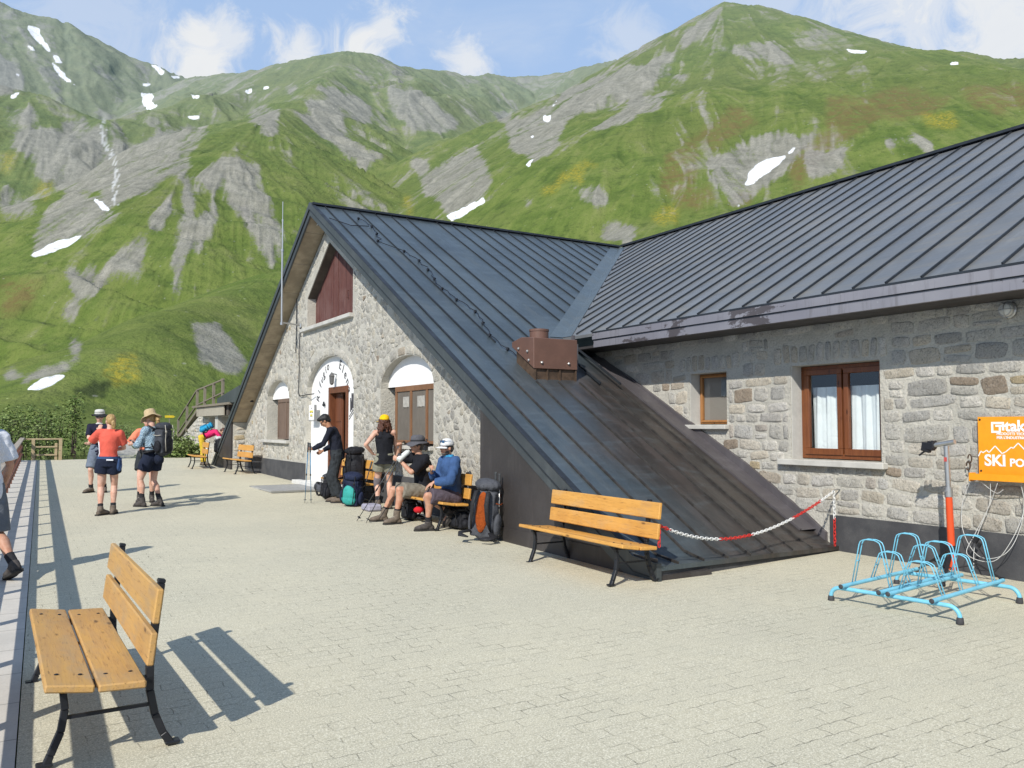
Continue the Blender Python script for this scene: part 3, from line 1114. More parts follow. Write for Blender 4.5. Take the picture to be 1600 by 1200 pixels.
LINT = [(6.15, 7.95, 2.47, 2.76), (8.5, 9.85, 2.47, 2.74)]
st.courses(-8, 12.4, 0.53, 3.0, 0.13, 0.235, 0.17, 0.46, block_wing, pw, 0.30, 0.010, 0.007, 0.03)
for (a, b, c_, d) in LINT:                                   # standing stones over the windows
    u_ = a
    while u_ < b - 0.05:
        wd = st.r.uniform(0.10, 0.17)
        q0, q1 = u_ + 0.014, min(u_ + wd, b) - 0.014
        if q1 - q0 > 0.05:
            pts, cx, cy = st.rounded(q0, q1, c_ + st.r.uniform(0.012, 0.03), d - st.r.uniform(0.0, 0.05), 0.15)
            st.stone(pts, cx, cy, 0.012, 0.008, pw, 0.02)
        u_ += wd
st.mesh('wing_wall', wv, fs, [M_mortar, M_stone], hut)

# dark render plinth
M_plinth = plain('charcoal_render', (0.052, 0.053, 0.058), 0.85, 0, 0.4, 3, 0.35, 0.006, 60, 0.3, (0.085, 0.085, 0.088))
mb = MB()
mb.bx(XW - 0.035, XW + 0.05, -8, 7.0, gz(0) - 0.3, 0.525)
part('plinth', mb, M_plinth)

# ---- gable wall
def arch(y0, y1, z0, zs, zt, n=14):
    """opening with straight jambs to zs and an elliptic head up to zt"""
    c_, a = (y0 + y1) / 2, (y1 - y0) / 2
    pts = [(y0, z0), (y1, z0)]
    for i in range(n + 1):
        th = math.pi * i / n
        pts.append((c_ + a * math.cos(th), zs + (zt - zs) * math.sin(th)))
    return pts


DOOR = (16.62, 19.92, 0.0, 2.42, 3.25)
WR = (12.72, 15.12, 1.30, 2.38, 2.95)
WL = (21.42, 23.66, 1.27, 2.38, 2.90)
ATT = [(16.73, 4.06), (19.95, 4.06), (19.95, 4.80), (18.33, 5.90), (16.73, 5.00)]


def inset(poly, d):
    return poly


gp = [(10.2, -0.1), (26.13, -0.1), (26.13, zl(26.13) - 0.30), (RY, RZ - 0.33), (10.2, zr(10.2) - 0.30)]
vs, fs = curve_solid(gp, [arch(*DOOR), arch(*WR), arch(*WL), ATT], 0.5)
wv = [(XG + c_, a, b) for a, b, c_ in vs]
st = Stones(5)
_keep_cols = list(STONE_COLS)
STONE_COLS[:] = [(0.56, 0.535, 0.47), (0.60, 0.57, 0.495), (0.52, 0.50, 0.445), (0.49, 0.47, 0.42), (0.56, 0.52, 0.435), (0.46, 0.445, 0.405), (0.61, 0.58, 0.515)]
pg = lambda u_, v_, o_: (XG - o_, u_, v_)


def in_arch(y, z, A, pad):
    y0, y1, z0, zs, zt = A
    y0, y1, z0, zt = y0 - pad, y1 + pad, z0 - pad, zt + pad
    if not (y0 < y < y1 and z > z0): return False
    if z < zs: return True
    c_, a = (y0 + y1) / 2, (y1 - y0) / 2
    return ((y - c_) / a) ** 2 + ((z - zs) / (zt - zs)) ** 2 < 1


def block_gable(q0, q1, w0, w1):
    for y in (q0, (q0 + q1) / 2, q1):
        for z in (w0, (w0 + w1) / 2, w1):
            top = (zr(y) if y < RY else zl(y)) - 0.30
            if z > top - 0.02: return None
            for A in (DOOR, WR, WL):
                if in_arch(y, z, A, 0.20 if z > A[3] else 0.02): return None
            if 16.68 < y < 20.0 and 3.95 < z < 5.95 and z < 5.95 - abs(y - 18.33) * 0.56: return None
    return q0, q1


def clip_half(poly, px, py, nx, ny):
    out = []
    n = len(poly)
    for i in range(n):
        a, b = poly[i], poly[(i + 1) % n]
        da, db = (a[0] - px) * nx + (a[1] - py) * ny, (b[0] - px) * nx + (b[1] - py) * ny
        if da <= 0: out.append(a)
        if (da < 0) != (db < 0) and abs(da - db) > 1e-9:
            k = da / (da - db)
            out.append((a[0] + (b[0] - a[0]) * k, a[1] + (b[1] - a[1]) * k))
    return out


SU, SV = 0.19, 0.128
cells = {}
for i in range(int(16 / SU) + 2):
    for j in range(int(6.2 / SV) + 2):
        cells[i, j] = (10.2 + (i + (0.5 if j % 2 else 0) + st.r.uniform(-0.42, 0.42)) * SU, 0.72 + (j + st.r.uniform(-0.42, 0.42)) * SV)
for (i, j), (cu_, cv_) in cells.items():
    if st.r.random() < 0.10: continue
    poly = [(cu_ - 0.4, cv_ - 0.3), (cu_ + 0.4, cv_ - 0.3), (cu_ + 0.4, cv_ + 0.3), (cu_ - 0.4, cv_ + 0.3)]
    g = st.r.uniform(0.004, 0.016)
    for di in range(-2, 3):
        for dj in range(-2, 3):
            q = cells.get((i + di, j + dj))
            if (di or dj) and q:
                nx, ny = q[0] - cu_, (q[1] - cv_)
                L = math.hypot(nx, ny)
                poly = clip_half(poly, (q[0] + cu_) / 2 - nx / L * g, (q[1] + cv_) / 2 - ny / L * g, nx / L, ny / L)
                if len(poly) < 3: break
        if len(poly) < 3: break
    if len(poly) < 3: continue
    # round the corners
    for _ in range(2):
        pp = []
        for k_ in range(len(poly)):
            a, b = poly[k_], poly[(k_ + 1) % len(poly)]
            pp += [(a[0] * .75 + b[0] * .25, a[1] * .75 + b[1] * .25), (a[0] * .25 + b[0] * .75, a[1] * .25 + b[1] * .75)]
        poly = pp if len(pp) < 26 else poly
    us, vs_ = [q[0] for q in poly], [q[1] for q in poly]
    if min(us) < 10.22 or max(us) > 26.11 or min(vs_) < 0.745: continue
    if block_gable(min(us) * .85 + max(us) * .15, min(us) * .15 + max(us) * .85, min(vs_) * .85 + max(vs_) * .15, min(vs_) * .15 + max(vs_) * .85) is None: continue
    st.stone([(cu_ + (a - cu_) * 1.0 + st.r.uniform(-.006, .006), cv_ + (b - cv_) * 1.0 + st.r.uniform(-.006, .006)) for a, b in poly], cu_, cv_, st.r.uniform(0.002, 0.013), st.r.uniform(0.0, 0.006), pg, 0.02)
# arch stones
for A in (DOOR, WR, WL):
    y0, y1, z0, zs, zt = A
    c_, a, b = (y0 + y1) / 2, (y1 - y0) / 2, zt - zs
    n = int(a * 9)
    for i in range(n):
        t0, t1 = math.pi * (i + 0.08) / n, math.pi * (i + 0.92) / n
        ring = []
        L = st.r.uniform(0.15, 0.24)
        for tt, e in ((t0, 0.012), ((t0 + t1) / 2, 0.012), (t1, 0.012), (t1, L), ((t0 + t1) / 2, L * 1.04), (t0, L)):
            nx, nz = math.cos(tt) / a, math.sin(tt) / b
            nl = math.hypot(nx, nz)
            ring.append((c_ + a * math.cos(tt) + nx / nl * e, zs + b * math.sin(tt) + nz / nl * e))
        cx, cy = sum(q[0] for q in ring) / 6, sum(q[1] for q in ring) / 6
        st.stone(ring, cx, cy, 0.014, 0.008, pg, 0.03)
STONE_COLS[:] = _keep_cols
gable = st.mesh('gable_wall', wv, fs, [M_mortar, M_rubble], hut)

# plinth of the gable
mb = MB()
mb.bx(XG - 0.03, XG + 0.05, 10.3, 16.6, -0.1, 0.74)
part('plinth', mb, M_plinth)
mb = MB().bx(XG - 0.03, XG + 0.05, 19.94, 26.1, -0.1, 0.745)
part('plinth', mb, M_plinth)

# ---- metal sheets
def metal_mat(name, base, base2, stain, rough=0.42, metal=0.75, brown=0.0):
    m, t = newmat(name)
    p = t.pos()
    s = t.sep(p)
    n1 = t.noise(p, 0.55, 5, 0.6, 0.5)
    n2 = t.noise(t.mapping(p, (3.0, 0.55, 0.55)), 1.6, 6, 0.65)
    n3 = t.noise(p, 30, 5, 0.75)
    c = t.mix(t.ss(n1, 0.33, 0.67), base, base2)
    c = t.mix(t.ss(n2, 0.5, 0.72, 0, 0.5), c, stain)
    if brown:
        f = t.math('ADD', t.math('ADD', t.math('MULTIPLY', t.math('SUBTRACT', s[0], 6.85), 0.85), t.math('MULTIPLY', t.math('SUBTRACT', 9.2, s[1]), 0.05)), t.math('MULTIPLY', t.math('SUBTRACT', n1, 0.5), 2.2))
        low = t.ss(s[2], 3.0, 2.2)
        k = t.math('MULTIPLY', t.ss(f, -0.7, 0.6), low)
        br = t.mix(t.ss(n2, 0.4, 0.65), (0.052, 0.046, 0.042), (0.085, 0.070, 0.062))
        c = t.mix(k, c, br)
        spots = t.noise(p, 9, 6, 0.8)
        c = t.mix(t.math('MULTIPLY', k, t.ss(spots, 0.62, 0.76, 0, 0.5)), c, (0.17, 0.16, 0.15))
    c = t.mix(t.ss(n3, 0.62, 0.8, 0, 0.28), c, (0.16, 0.165, 0.165))
    rr = t.math('ADD', rough, t.math('MULTIPLY', t.math('SUBTRACT', n2, 0.5), 0.45))
    n4 = t.noise(t.mapping(p, (1.6, 7.0, 1.2)), 1.0, 5, 0.7)
    c = t.mix(t.ss(n4, 0.50, 0.70, 0, 0.22), c, tuple(min(1, q * 1.55 + 0.012) for q in base2))
    n5 = t.noise(t.mapping(p, (5.5, 0.7, 0.7)), 1.0, 6, 0.75)
    c = t.mix(t.ss(n5, 0.56, 0.72, 0, 0.32), c, tuple(q * 0.55 for q in base))
    h = t.math('ADD', t.math('MULTIPLY', t.noise(t.mapping(p, (2.6, 1.0, 1.0)), 2.0, 3, 0.5), 1.0), t.math('MULTIPLY', n3, 0.02))
    t.bsdf(c, rr, metal, t.bump(h, 0.42, 0.035), 0.5)
    return m


M_roof = metal_mat('dark_seamed_sheet', (0.066, 0.086, 0.099), (0.096, 0.122, 0.137), (0.125, 0.142, 0.148), 0.40, 0.35, brown=1.0)
M_wing = metal_mat('grey_seamed_sheet', (0.150, 0.158, 0.166), (0.195, 0.197, 0.195), (0.25, 0.228, 0.185), 0.42, 0.3)
M_trim = metal_mat('slate_grey_trim', (0.060, 0.070, 0.076), (0.085, 0.096, 0.10), (0.12, 0.128, 0.128), 0.5, 0.4)
M_seam = plain('seam_fold', (0.048, 0.055, 0.064), 0.5, 0.5, 0.3, 4, 0.1)
M_seam_low = plain('worn_seam_fold', (0.10, 0.092, 0.085), 0.5, 0.5, 0.5, 6, 0.1)
M_purple = metal_mat('oxidised_copper', (0.100, 0.090, 0.096), (0.145, 0.135, 0.142), (0.060, 0.050, 0.050), 0.5, 0.35)
m, t = newmat('weathered_fascia')
p = t.obj()
q_ = t.mapping(p, (1.0, 1.0, 2.2))
n1 = t.noise(q_, 1.1, 8, 0.68, 0.3)
n2 = t.noise(t.mapping(p, (12, 12, 1.2)), 1.0, 5, 0.7)
c = t.mix(t.ss(t.noise(p, 0.5, 4, 0.6), 0.35, 0.65), (0.215, 0.208, 0.235), (0.275, 0.268, 0.290))
c = t.mix(t.ss(n2, 0.52, 0.7, 0, 0.5), c, (0.13, 0.118, 0.125))
c = t.mix(t.ss(t.math('ADD', n1, t.math('MULTIPLY', n2, 0.10)), 0.60, 0.625, 0, 0.85), c, (0.062, 0.050, 0.050))
c = t.mix(t.ss(t.voro(p, 7), 0.10, 0.07, 0, 0.3), c, (0.40, 0.40, 0.42))
t.bsdf(c, 0.5, 0.25, t.bump(t.noise(p, 3, 3), 0.3, 0.02), 0.5)
M_gutter = m
M_cheek = metal_mat('brown_black_sheet', (0.050, 0.044, 0.042), (0.070, 0.062, 0.060), (0.092, 0.083, 0.078), 0.55, 0.35)
M_soffit = plain('brown_soffit_board', (0.42, 0.345, 0.245), 0.85, 0, 0.35, 2.5, 0.25, 0.006, 30)


def sheet(mb, quads, th=0.05):
    """quads/polys of top points; closed below by th"""
    for poly in quads:
        n = len(poly)
        vs = [Vector(q) for q in poly] + [Vector(q) - Vector((0, 0, th)) for q in poly]
        fs = [tuple(range(n)), tuple(range(2 * n - 1, n - 1, -1))] + [(i, i + n, (i + 1) % n + n, (i + 1) % n) for i in range(n)]
        mb.add(vs, fs)
    return mb


def flare(x):
    k = (x - XO) / (XW - XO)
    yb, ye = 6.85 + 0.16 * k, 6.47 + 0.40 * k
    return yb, zr(yb), ye, 0.235 - 0.085 * k


YV = RY - (zw(XW) - zw(XE) + (RZ - WZ)) / KR   # helper, valley meets the wing eave
yv_e = RY - (RZ - WZ) / KR                      # y where the main slope is level with the wing eave
mb = MB()
XJ = RX
sheet(mb, [[(XO, RY, RZ), (XO, 12.0, zr(12.0)), (XE + (12.0 - yv_e) / 1.0 if False else XE, 12.0, zr(12.0)), (XE, yv_e, WZ), (RX, RY - 0.05 / KR, zr(RY - 0.05 / KR)), (RX, RY, RZ)]])
mb2_pts = []
b0, b1 = flare(XO), flare(XW)
XF, DROP = 7.62, 0.19        # the strip beside the long wing falls slightly towards the wall
drop = lambda x: DROP * max(0.0, (x - XF) / (XW - XF))
bm_ = flare(XF)
sheet(mb, [[(XO, 12.0, zr(12.0)), (XO, b0[0], b0[1]), (XF, bm_[0], bm_[1]), (XF, 12.0, zr(12.0))]])
sheet(mb, [[(XF, 12.0, zr(12.0)), (XF, bm_[0], bm_[1]), (XW - 0.01, b1[0], b1[1] - DROP), (XW - 0.01, 12.0, zr(12.0) - DROP)]])
sheet(mb, [[(XO, b0[0], b0[1]), (XO, b0[2], b0[3]), (XF, bm_[2], bm_[3]), (XF, bm_[0], bm_[1])]])
sheet(mb, [[(XF, bm_[0], bm_[1]), (XF, bm_[2], bm_[3]), (XW - 0.01, b1[2], b1[3]), (XW - 0.01, b1[0], b1[1] - DROP)]])
# far slope of the gable roof
sheet(mb, [[(XO, RY, RZ), (RX + 6, RY, RZ), (RX + 6, 28.9, zl(28.9)), (XO, 28.9, zl(28.9))]])
main_roof = part('main_roof', mb, M_roof)

# standing seams of the main slope
mb, mbl = MB(), MB()
x = XO + 0.30
while x < RX - 0.2:
    yend = RY - 0.10
    if x > XE + 0.25:
        ylow = yv_e + (x - XE) + 0.30
        if yend - ylow > 0.15:
            mb.bar((x, ylow, zr(ylow) + 0.014), (x, yend, zr(yend) + 0.012), 0.017, 0.028)
    else:
        f_ = flare(x)
        ymid = 10.5
        if 6.68 < x < 7.6:
            mb.bar((x, 11.75, zr(11.75) + 0.014), (x, yend, zr(yend) + 0.012), 0.017, 0.028)
        else:
            mb.bar((x, ymid, zr(ymid) + 0.014), (x, yend if x < XE - 0.2 else yv_e, zr(yend if x < XE - 0.2 else yv_e) + 0.014), 0.024, 0.032)
        mbl.bar((x, f_[0], f_[1] + 0.012 - drop(x)), (x, ymid, zr(ymid) + 0.012 - drop(x)), 0.022, 0.030)
        mbl.bar((x, f_[2] + 0.01, f_[3] + 0.012), (x, f_[0], f_[1] + 0.012 - drop(x)), 0.017, 0.026)
    x += 0.402
mb.build('standing_seam', M_seam, main_roof, xf=hut_inv)
mbl.build('standing_seam', M_seam_low, main_roof, xf=hut_inv)
# ridge cap
mb = MB()
mb.bar((XO, RY - 0.07, RZ - 0.012), (RX, RY - 0.07, RZ - 0.012), 0.17, 0.045)
mb.bar((XO, RY + 0.07, RZ - 0.012), (RX, RY + 0.07, RZ - 0.012), 0.17, 0.045)
part('ridge_cap', mb, M_seam)
# eave riser of the skirt
mb = MB()
mb.add([(XO, b0[2] + 0.03, b0[3] - 0.04), (XW - 0.02, b1[2] + 0.03, b1[3] - 0.04), (XW - 0.02, b1[2] + 0.03, -0.1), (XO, b0[2] + 0.03, -0.1)], [(0, 1, 2, 3)])
part('eave_riser', mb, M_plinth)

# ---- wing roof
mb = MB()
YE = -9.0
sheet(mb, [[(XE, YE, WZ), (XE, yv_e, WZ), (RX, RY - 0.05 / KR, zw(RX)), (RX, YE, zw(RX))]])
sheet(mb, [[(RX, YE, zw(RX)), (RX, RY, zw(RX)), (RX + 6, RY, zw(RX) - 3.3), (RX + 6, YE, zw(RX) - 3.3)]])
wing_roof = part('wing_roof', mb, M_wing)
mb = MB()
y = -8.8
while y < RY - 0.6:
    x0 = XE + 0.05 if y < yv_e - 0.2 else XE + (y - yv_e) + 0.32
    if RX - x0 > 0.2:
        mb.bar((x0, y, zw(x0) + 0.014), (RX - 0.06, y, zw(RX - 0.06) + 0.014), 0.018, 0.030)
    y += 0.428
mb.build('standing_seam', M_seam, wing_roof, xf=hut_inv)
mb = MB()
mb.bar((RX - 0.05, YE, zw(RX) + 0.008), (RX - 0.05, RY - 0.3, zw(RX) + 0.008), 0.16, 0.05)
part('ridge_cap', mb, M_seam)
# valley
M_valley = metal_mat('valley_sheet', (0.115, 0.145, 0.16), (0.14, 0.17, 0.182), (0.17, 0.185, 0.185), 0.4, 0.5)
mb = MB()
wv_ = 0.28
a0 = (XE - 0.25, yv_e - 0.25)
for (sx, sy, zf) in ((-1, 0, 'm'), (0, -1, 'w')):
    p0, p1 = (XE, yv_e), (RX - 0.15, RY - 0.15 - 0.05 / KR)
    if zf == 'm':   # strip lies on the main slope, towards -x
        q = [(p0[0], p0[1], zr(p0[1])), (p1[0], p1[1], zr(p1[1])), (p1[0] - wv_, p1[1], zr(p1[1])), (p0[0] - wv_, p0[1], zr(p0[1]))]
    else:
        q = [(p0[0], p0[1], zw(p0[0])), (p1[0], p1[1], zw(p1[0])), (p1[0], p1[1] - wv_, zw(p1[0])), (p0[0], p0[1] - wv_, zw(p0[0]))]
    vs = [Vector(a) + Vector((0, 0, 0.012)) for a in q]
    mb.add(vs, [(0, 1, 2, 3)])
part('valley_flashing', mb, M_valley)

# ---- wing eave: gutter-like fascia in two folds, soffit
mb = MB()
YL = yv_e - 0.95
mb.bx(XE - 0.05, XE + 0.03, YE, YL, WZ - 0.115, WZ - 0.008)
mb.bx(XE - 0.025, XE + 0.03, YE, YL, WZ - 0.245, WZ - 0.118)
part('fascia', mb, M_gutter)
mb = MB()
mb.bx(XE - 0.055, XE + 0.0, YE, YL, WZ - 0.007, WZ + 0.016)
mb.bx(XE - 0.036, XE + 0.0, YE, YL, WZ - 0.128, WZ - 0.112)
part('drip_edge', mb, M_seam)
mb = MB()
mb.bx(XE + 0.032, XW + 0.1, YE, yv_e + 0.3, WZ - 0.24, WZ - 0.20)
part('soffit', mb, M_cheek)

# ---- gable verge
def verge(mb, o0, o1, h0, h1, side, y_far=None):
    """vertical board along the roof edge, h0..h1 below the sheet"""
    if side == 'r':
        ys = [RY, 6.85, 6.47]
        zz = [RZ, b0[1], b0[3]]
    else:
        ys = [RY, 28.9]
        zz = [RZ, zl(28.9)]
    for i in range(len(ys) - 1):
        p_ = [(ys[i], zz[i] - h0), (ys[i + 1], zz[i + 1] - h0), (ys[i + 1], zz[i + 1] - h1), (ys[i], zz[i] - h1)]
        mb.prism(p_, 0, o0, o1)


mb = MB()
for sd in 'rl':
    verge(mb, XO - 0.035, XO + 0.03, -0.03, 0.125, sd)
    verge(mb, XO - 0.012, XO + 0.03, 0.128, 0.27, sd)
part('verge_board', mb, M_trim)
mb = MB()
for sd in 'rl':
    verge(mb, XO - 0.041, XO + 0.0, 0.118, 0.130, sd)
mb.prism([(RY - 0.2, zr(RY - 0.2) + 0.03), (RY - 0.2, zr(RY - 0.2) + 0.045), (6.9, zr(6.9) + 0.045), (6.9, zr(6.9) + 0.03)], 0, XO - 0.035, XO + 0.05)
part('verge_trim', mb, M_seam)
# soffits under the overhang
mb = MB()
mb.prism([(RY, RZ - 0.21), (26.13, zl(26.13) - 0.21), (26.13, zl(26.13) - 0.25), (RY, RZ - 0.25)], 0, XO + 0.03, XG + 0.02)
k_ = RY + 0.5
while k_ < 26:
    mb.prism([(k_, zl(k_) - 0.25), (k_ + 0.03, zl(k_ + 0.03) - 0.25), (k_ + 0.03, zl(k_ + 0.03) - 0.262), (k_, zl(k_) - 0.262)], 0, XO + 0.03, XG - 0.005)
    k_ += 0.95
mb.prism([(RY, RZ - 0.21), (RY, RZ - 0.25), (10.2, zr(10.2) - 0.25), (10.2, zr(10.2) - 0.21)], 0, XO + 0.03, XG + 0.02)
part('soffit', mb, M_soffit)
# metal clad buttresses left and right
mb = MB()
mb.prism([(10.25, 0.0), (10.25, zr(10.25) - 0.2), (6.85, zr(6.85) - 0.10), (6.5, 0.13), (6.5, -0.05)], 0, XO + 0.004, XG + 0.3)
mb.bx(XO - 0.006, XO + 0.01, 6.5, 10.25, 0.0, gz(8.5) + 0.20)
part('buttress', mb, M_cheek)
mb = MB()
mb.prism([(26.15, 0.1), (28.75, 0.1), (28.75, zl(28.75) - 0.05), (26.15, zl(26.15) - 0.2)], 0, XO + 0.004, XO + 0.06)
part('buttress', mb, M_cheek)
vs, fs = curve_solid([(XO + 0.065, 0.1), (XG + 0.3, 0.1), (XG + 0.3, zl(26.13) - 0.26), (XO + 0.065, zl(26.13) - 0.26)], [], 0.5)
st = Stones(21)
st.courses(XO + 0.07, XG - 0.01, 0.35, 1.7, 0.16, 0.28, 0.2, 0.42, lambda a, b, c_, d: (a, b), lambda u_, v_, o_: (u_, 26.13 - o_, v_), 0.4, 0.014, 0.012, 0, 0.006, 0.2)
st.mesh('buttress_stone', [(a, 26.13 + c_, b) for a, b, c_ in vs], fs, [M_mortar, M_stone], hut)

# ---- flashing where the skirt meets the long wing
mb = MB()
top = [(12.2, 3.05), (10.96, 2.475), (9.63, 1.765), (8.39, 1.125), (7.35, 0.50), (7.06, 0.30)]
for i in range(5):
    (a, ta), (b, tb) = top[i], top[i + 1]
    mb.prism([(a, ta - 0.25), (a, ta), (b, tb), (b, tb - 0.25)], 0, XW - 0.045, XW + 0.02)
# tray on the slope beside the wall
xa_ = XW - 0.34
mb.add([(xa_, 11.7, zr(11.7) + 0.010 - drop(xa_)), (XW - 0.046, 11.7, zr(11.7) - 0.13), (XW - 0.046, 7.2, zr(7.2) - 0.13), (xa_, 7.2, zr(7.2) + 0.010 - drop(xa_))], [(0, 1, 2, 3)])
mb.bar((xa_, 11.7, zr(11.7) + 0.02 - drop(xa_)), (xa_, 7.2, zr(7.2) + 0.02 - drop(xa_)), 0.022, 0.03)
part('wall_flashing', mb, M_purple)
# closed corner under the wing eave
mb = MB()
mb.prism([(10.95, zr(10.95)), (10.95, WZ - 0.24), (yv_e + 0.4, WZ - 0.24), (yv_e + 0.4, zr(yv_e) - 0.1), (11.6, zr(11.6))], 0, 7.62, 7.72)
mb.prism([(10.95, zr(10.95) - 0.02), (10.95, zr(10.95) + 0.42), (11.7, WZ - 0.24), (12.2, WZ - 0.24), (12.2, zr(12.2) - 0.02)], 0, 7.74, 7.80)
mb.bx(7.66, 7.69, 10.88, 10.95, zr(10.9), WZ - 0.1)
mb.bx(7.80, XW, 11.75, 11.80, zr(11.7), WZ - 0.24)
mb.bx(8.05, 8.08, 11.68, 11.75, zr(11.7), WZ - 0.24)
mb.bx(8.4, 8.43, 11.68, 11.75, zr(11.7), WZ - 0.24)
part('corner_flashing', mb, M_purple)

# ---- brown flue cowl
M_cowl = plain('brown_painted_sheet', (0.150, 0.080, 0.058), 0.45, 0, 0.18, 3, 0.05, 0.002, 40)
M_bolt = plain('zinc_bolt', (0.45, 0.44, 0.42), 0.4, 0.7, 0.2)
M_rust = plain('rusty_collar', (0.11, 0.07, 0.045), 0.7, 0.2, 0.5, 8, 0.3)
mb = MB()
x0, x1, y0, y1 = 6.69, 7.50, 10.55, 11.2
mb.prism([(y0, 2.525), (y0, 3.0), (y1 - 0.28, 3.035), (y1, 2.98), (y1, 2.90)], 0, x0, x1)
cowl = part('flue_cowl', mb, M_cowl, bevel=0.008)
mb = MB().lathe([(0.150, 2.99), (0.150, 3.14), (0.158, 3.142), (0.158, 3.175), (0.14, 3.178)], (7.03, 10.93, 0.0), 22)
mb.build('flue_pipe', M_cowl, cowl, xf=hut_inv, smooth=True, auto=R(40))
mb = MB()
for bxx in (6.83, 7.33):
    mb.lathe([(0.022, 0), (0.022, 0.016), (0.008, 0.028)], (bxx, y0 - 0.001, 2.62), 10, Matrix.Rotation(R(90), 3, 'X'))
for (yy, zz) in ((10.72, 2.80), (10.68, 2.66), (10.98, 2.86)):
    mb.lathe([(0.022, 0), (0.022, 0.016), (0.008, 0.028)], (x0 - 0.001, yy, zz), 10, Matrix.Rotation(R(-90), 3, 'Y'))
mb.build('bolt', M_bolt, cowl, xf=hut_inv)
mb = MB()
mb.prism([(y0 + 0.04, zr(y0 + 0.04) - 0.02), (y0 + 0.04, 2.53), (y1 - 0.1, 2.9), (y1 - 0.1, zr(y1 - 0.1) - 0.02)], 0, x0 + 0.03, x1 - 0.03)
for q in (0.0, 0.22, 0.45, 0.75):
    mb.bx(x0 + 0.03 + q, x0 + 0.055 + q, y0 + 0.015, y0 + 0.04, zr(y0) - 0.02, 2.53)
mb.build('collar', M_rust, cowl, xf=hut_inv)

# ---- timber
def wood_mat(name, c1, c2, c3, grain=(1, 1, 14), rough=0.55, along='z'):
    m, t = newmat(name)
    p = t.obj()
    sc_ = {'z': (22, 22, 1.6), 'y': (22, 1.6, 22), 'x': (1.6, 22, 22)}[along]
    q = t.mapping(p, sc_)
    n1 = t.noise(q, 1.0, 6, 0.65, 0.6)
    n2 = t.noise(q, 4.2, 4, 0.6, 0.3)
    n3 = t.noise(p, 1.6, 4, 0.6)
    c = t.mix(t.ss(n1, 0.32, 0.68), c1, c2)
    c = t.mix(t.ss(n2, 0.54, 0.72, 0, 0.55), c, c3)
    c = t.mix(t.ss(n3, 0.45, 0.7, 0, 0.3), c, c3)
    kn = t.voro(t.mapping(p, {'z': (9, 9, 2.6), 'y': (9, 2.6, 9), 'x': (2.6, 9, 9)}[along]), 1.0)
    c = t.mix(t.ss(t.math('ADD', kn, t.math('MULTIPLY', n2, 0.12)), 0.20, 0.11, 0, 0.85), c, tuple(q * 0.35 for q in c3))
    c = t.mix(t.ss(t.noise(t.mapping(p, {'z': (60, 60, 5), 'y': (60, 5, 60), 'x': (5, 60, 60)}[along]), 1.0, 3, 0.7), 0.60, 0.70, 0, 0.6), c, tuple(q * 0.5 for q in c3))
    if name.endswith('plank'):
        gy = sum(c1) / 3
        wz = t.noise(t.mapping(p, (5, 1.7, 5)), 1.0, 5, 0.7)
        c = t.mix(t.ss(wz, 0.48, 0.74, 0, 0.62 if name.startswith('worn') else 0.35), c, (gy * 1.0, gy * 0.80, gy * 0.55))
    t.bsdf(c, rough, 0, t.bump(t.math('ADD', n1, t.math('MULTIPLY', n2, 0.5)), 0.35, 0.006), 0.4)
    return m


M_frame = wood_mat('varnished_larch', (0.20, 0.070, 0.024), (0.145, 0.045, 0.016), (0.085, 0.026, 0.011), rough=0.4)
M_frame_pale = wood_mat('pale_pine', (0.36, 0.17, 0.055), (0.29, 0.125, 0.04), (0.17, 0.075, 0.03), rough=0.5)  # pale pine with darker grain, lighter than the larch
M_shutter = wood_mat('grey_brown_shutter', (0.175, 0.120, 0.088), (0.135, 0.092, 0.068), (0.085, 0.06, 0.046), rough=0.8)
M_redwood = wood_mat('red_stained_board', (0.125, 0.046, 0.036), (0.082, 0.028, 0.024), (0.215, 0.135, 0.120), rough=0.8)
M_door = wood_mat('reddish_door_wood', (0.165, 0.058, 0.024), (0.12, 0.04, 0.018), (0.07, 0.024, 0.012), rough=0.5)
M_sill = plain('granite_sill', (0.54, 0.525, 0.48), 0.85, 0, 0.2, 4, 0.4, 0.005, 70)
M_white = plain('white_limewash', (0.82, 0.815, 0.80), 0.9, 0, 0.06, 2, 0.15, 0.005, 30)
M_curtain = cloth('white_net_curtain', (0.80, 0.83, 0.84), 0.08, 4)
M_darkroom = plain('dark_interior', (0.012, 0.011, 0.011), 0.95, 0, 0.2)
M_beam = plain('concrete_lintel', (0.10, 0.085, 0.070), 0.9, 0, 0.3, 4, 0.3)


def glass_mat(name, col=(0.05, 0.055, 0.06), rough=0.06, alpha=0.30):
    m, t = newmat(name)
    gi = t.n('ShaderNodeNewGeometry')
    cs = t.math('ABSOLUTE', t.vmath('DOT_PRODUCT', gi.outputs['Incoming'], gi.outputs['Normal'], out=1))
    fr = t.math('POWER', t.math('SUBTRACT', 1.0, cs), 5.0)
    tr = t.n('ShaderNodeBsdfTransparent')
    tr.inputs[0].default_value = (0.90, 0.93, 0.93, 1)
    gl = t.n('ShaderNodeBsdfGlossy')
    gl.inputs[0].default_value = (0.9, 0.95, 1, 1)
    gl.inputs[1].default_value = rough
    mx = t.n('ShaderNodeMixShader')
    f = t.math('ADD', fr, 0.07, clamp=True)
    t.set(mx.inputs[0], f)
    t.t.links.new(tr.outputs[0], mx.inputs[1])
    t.t.links.new(gl.outputs[0], mx.inputs[2])
    o = t.n('ShaderNodeOutputMaterial')
    t.t.links.new(mx.outputs[0], o.inputs[0])
    return m


M_glass = glass_mat('window_glass')


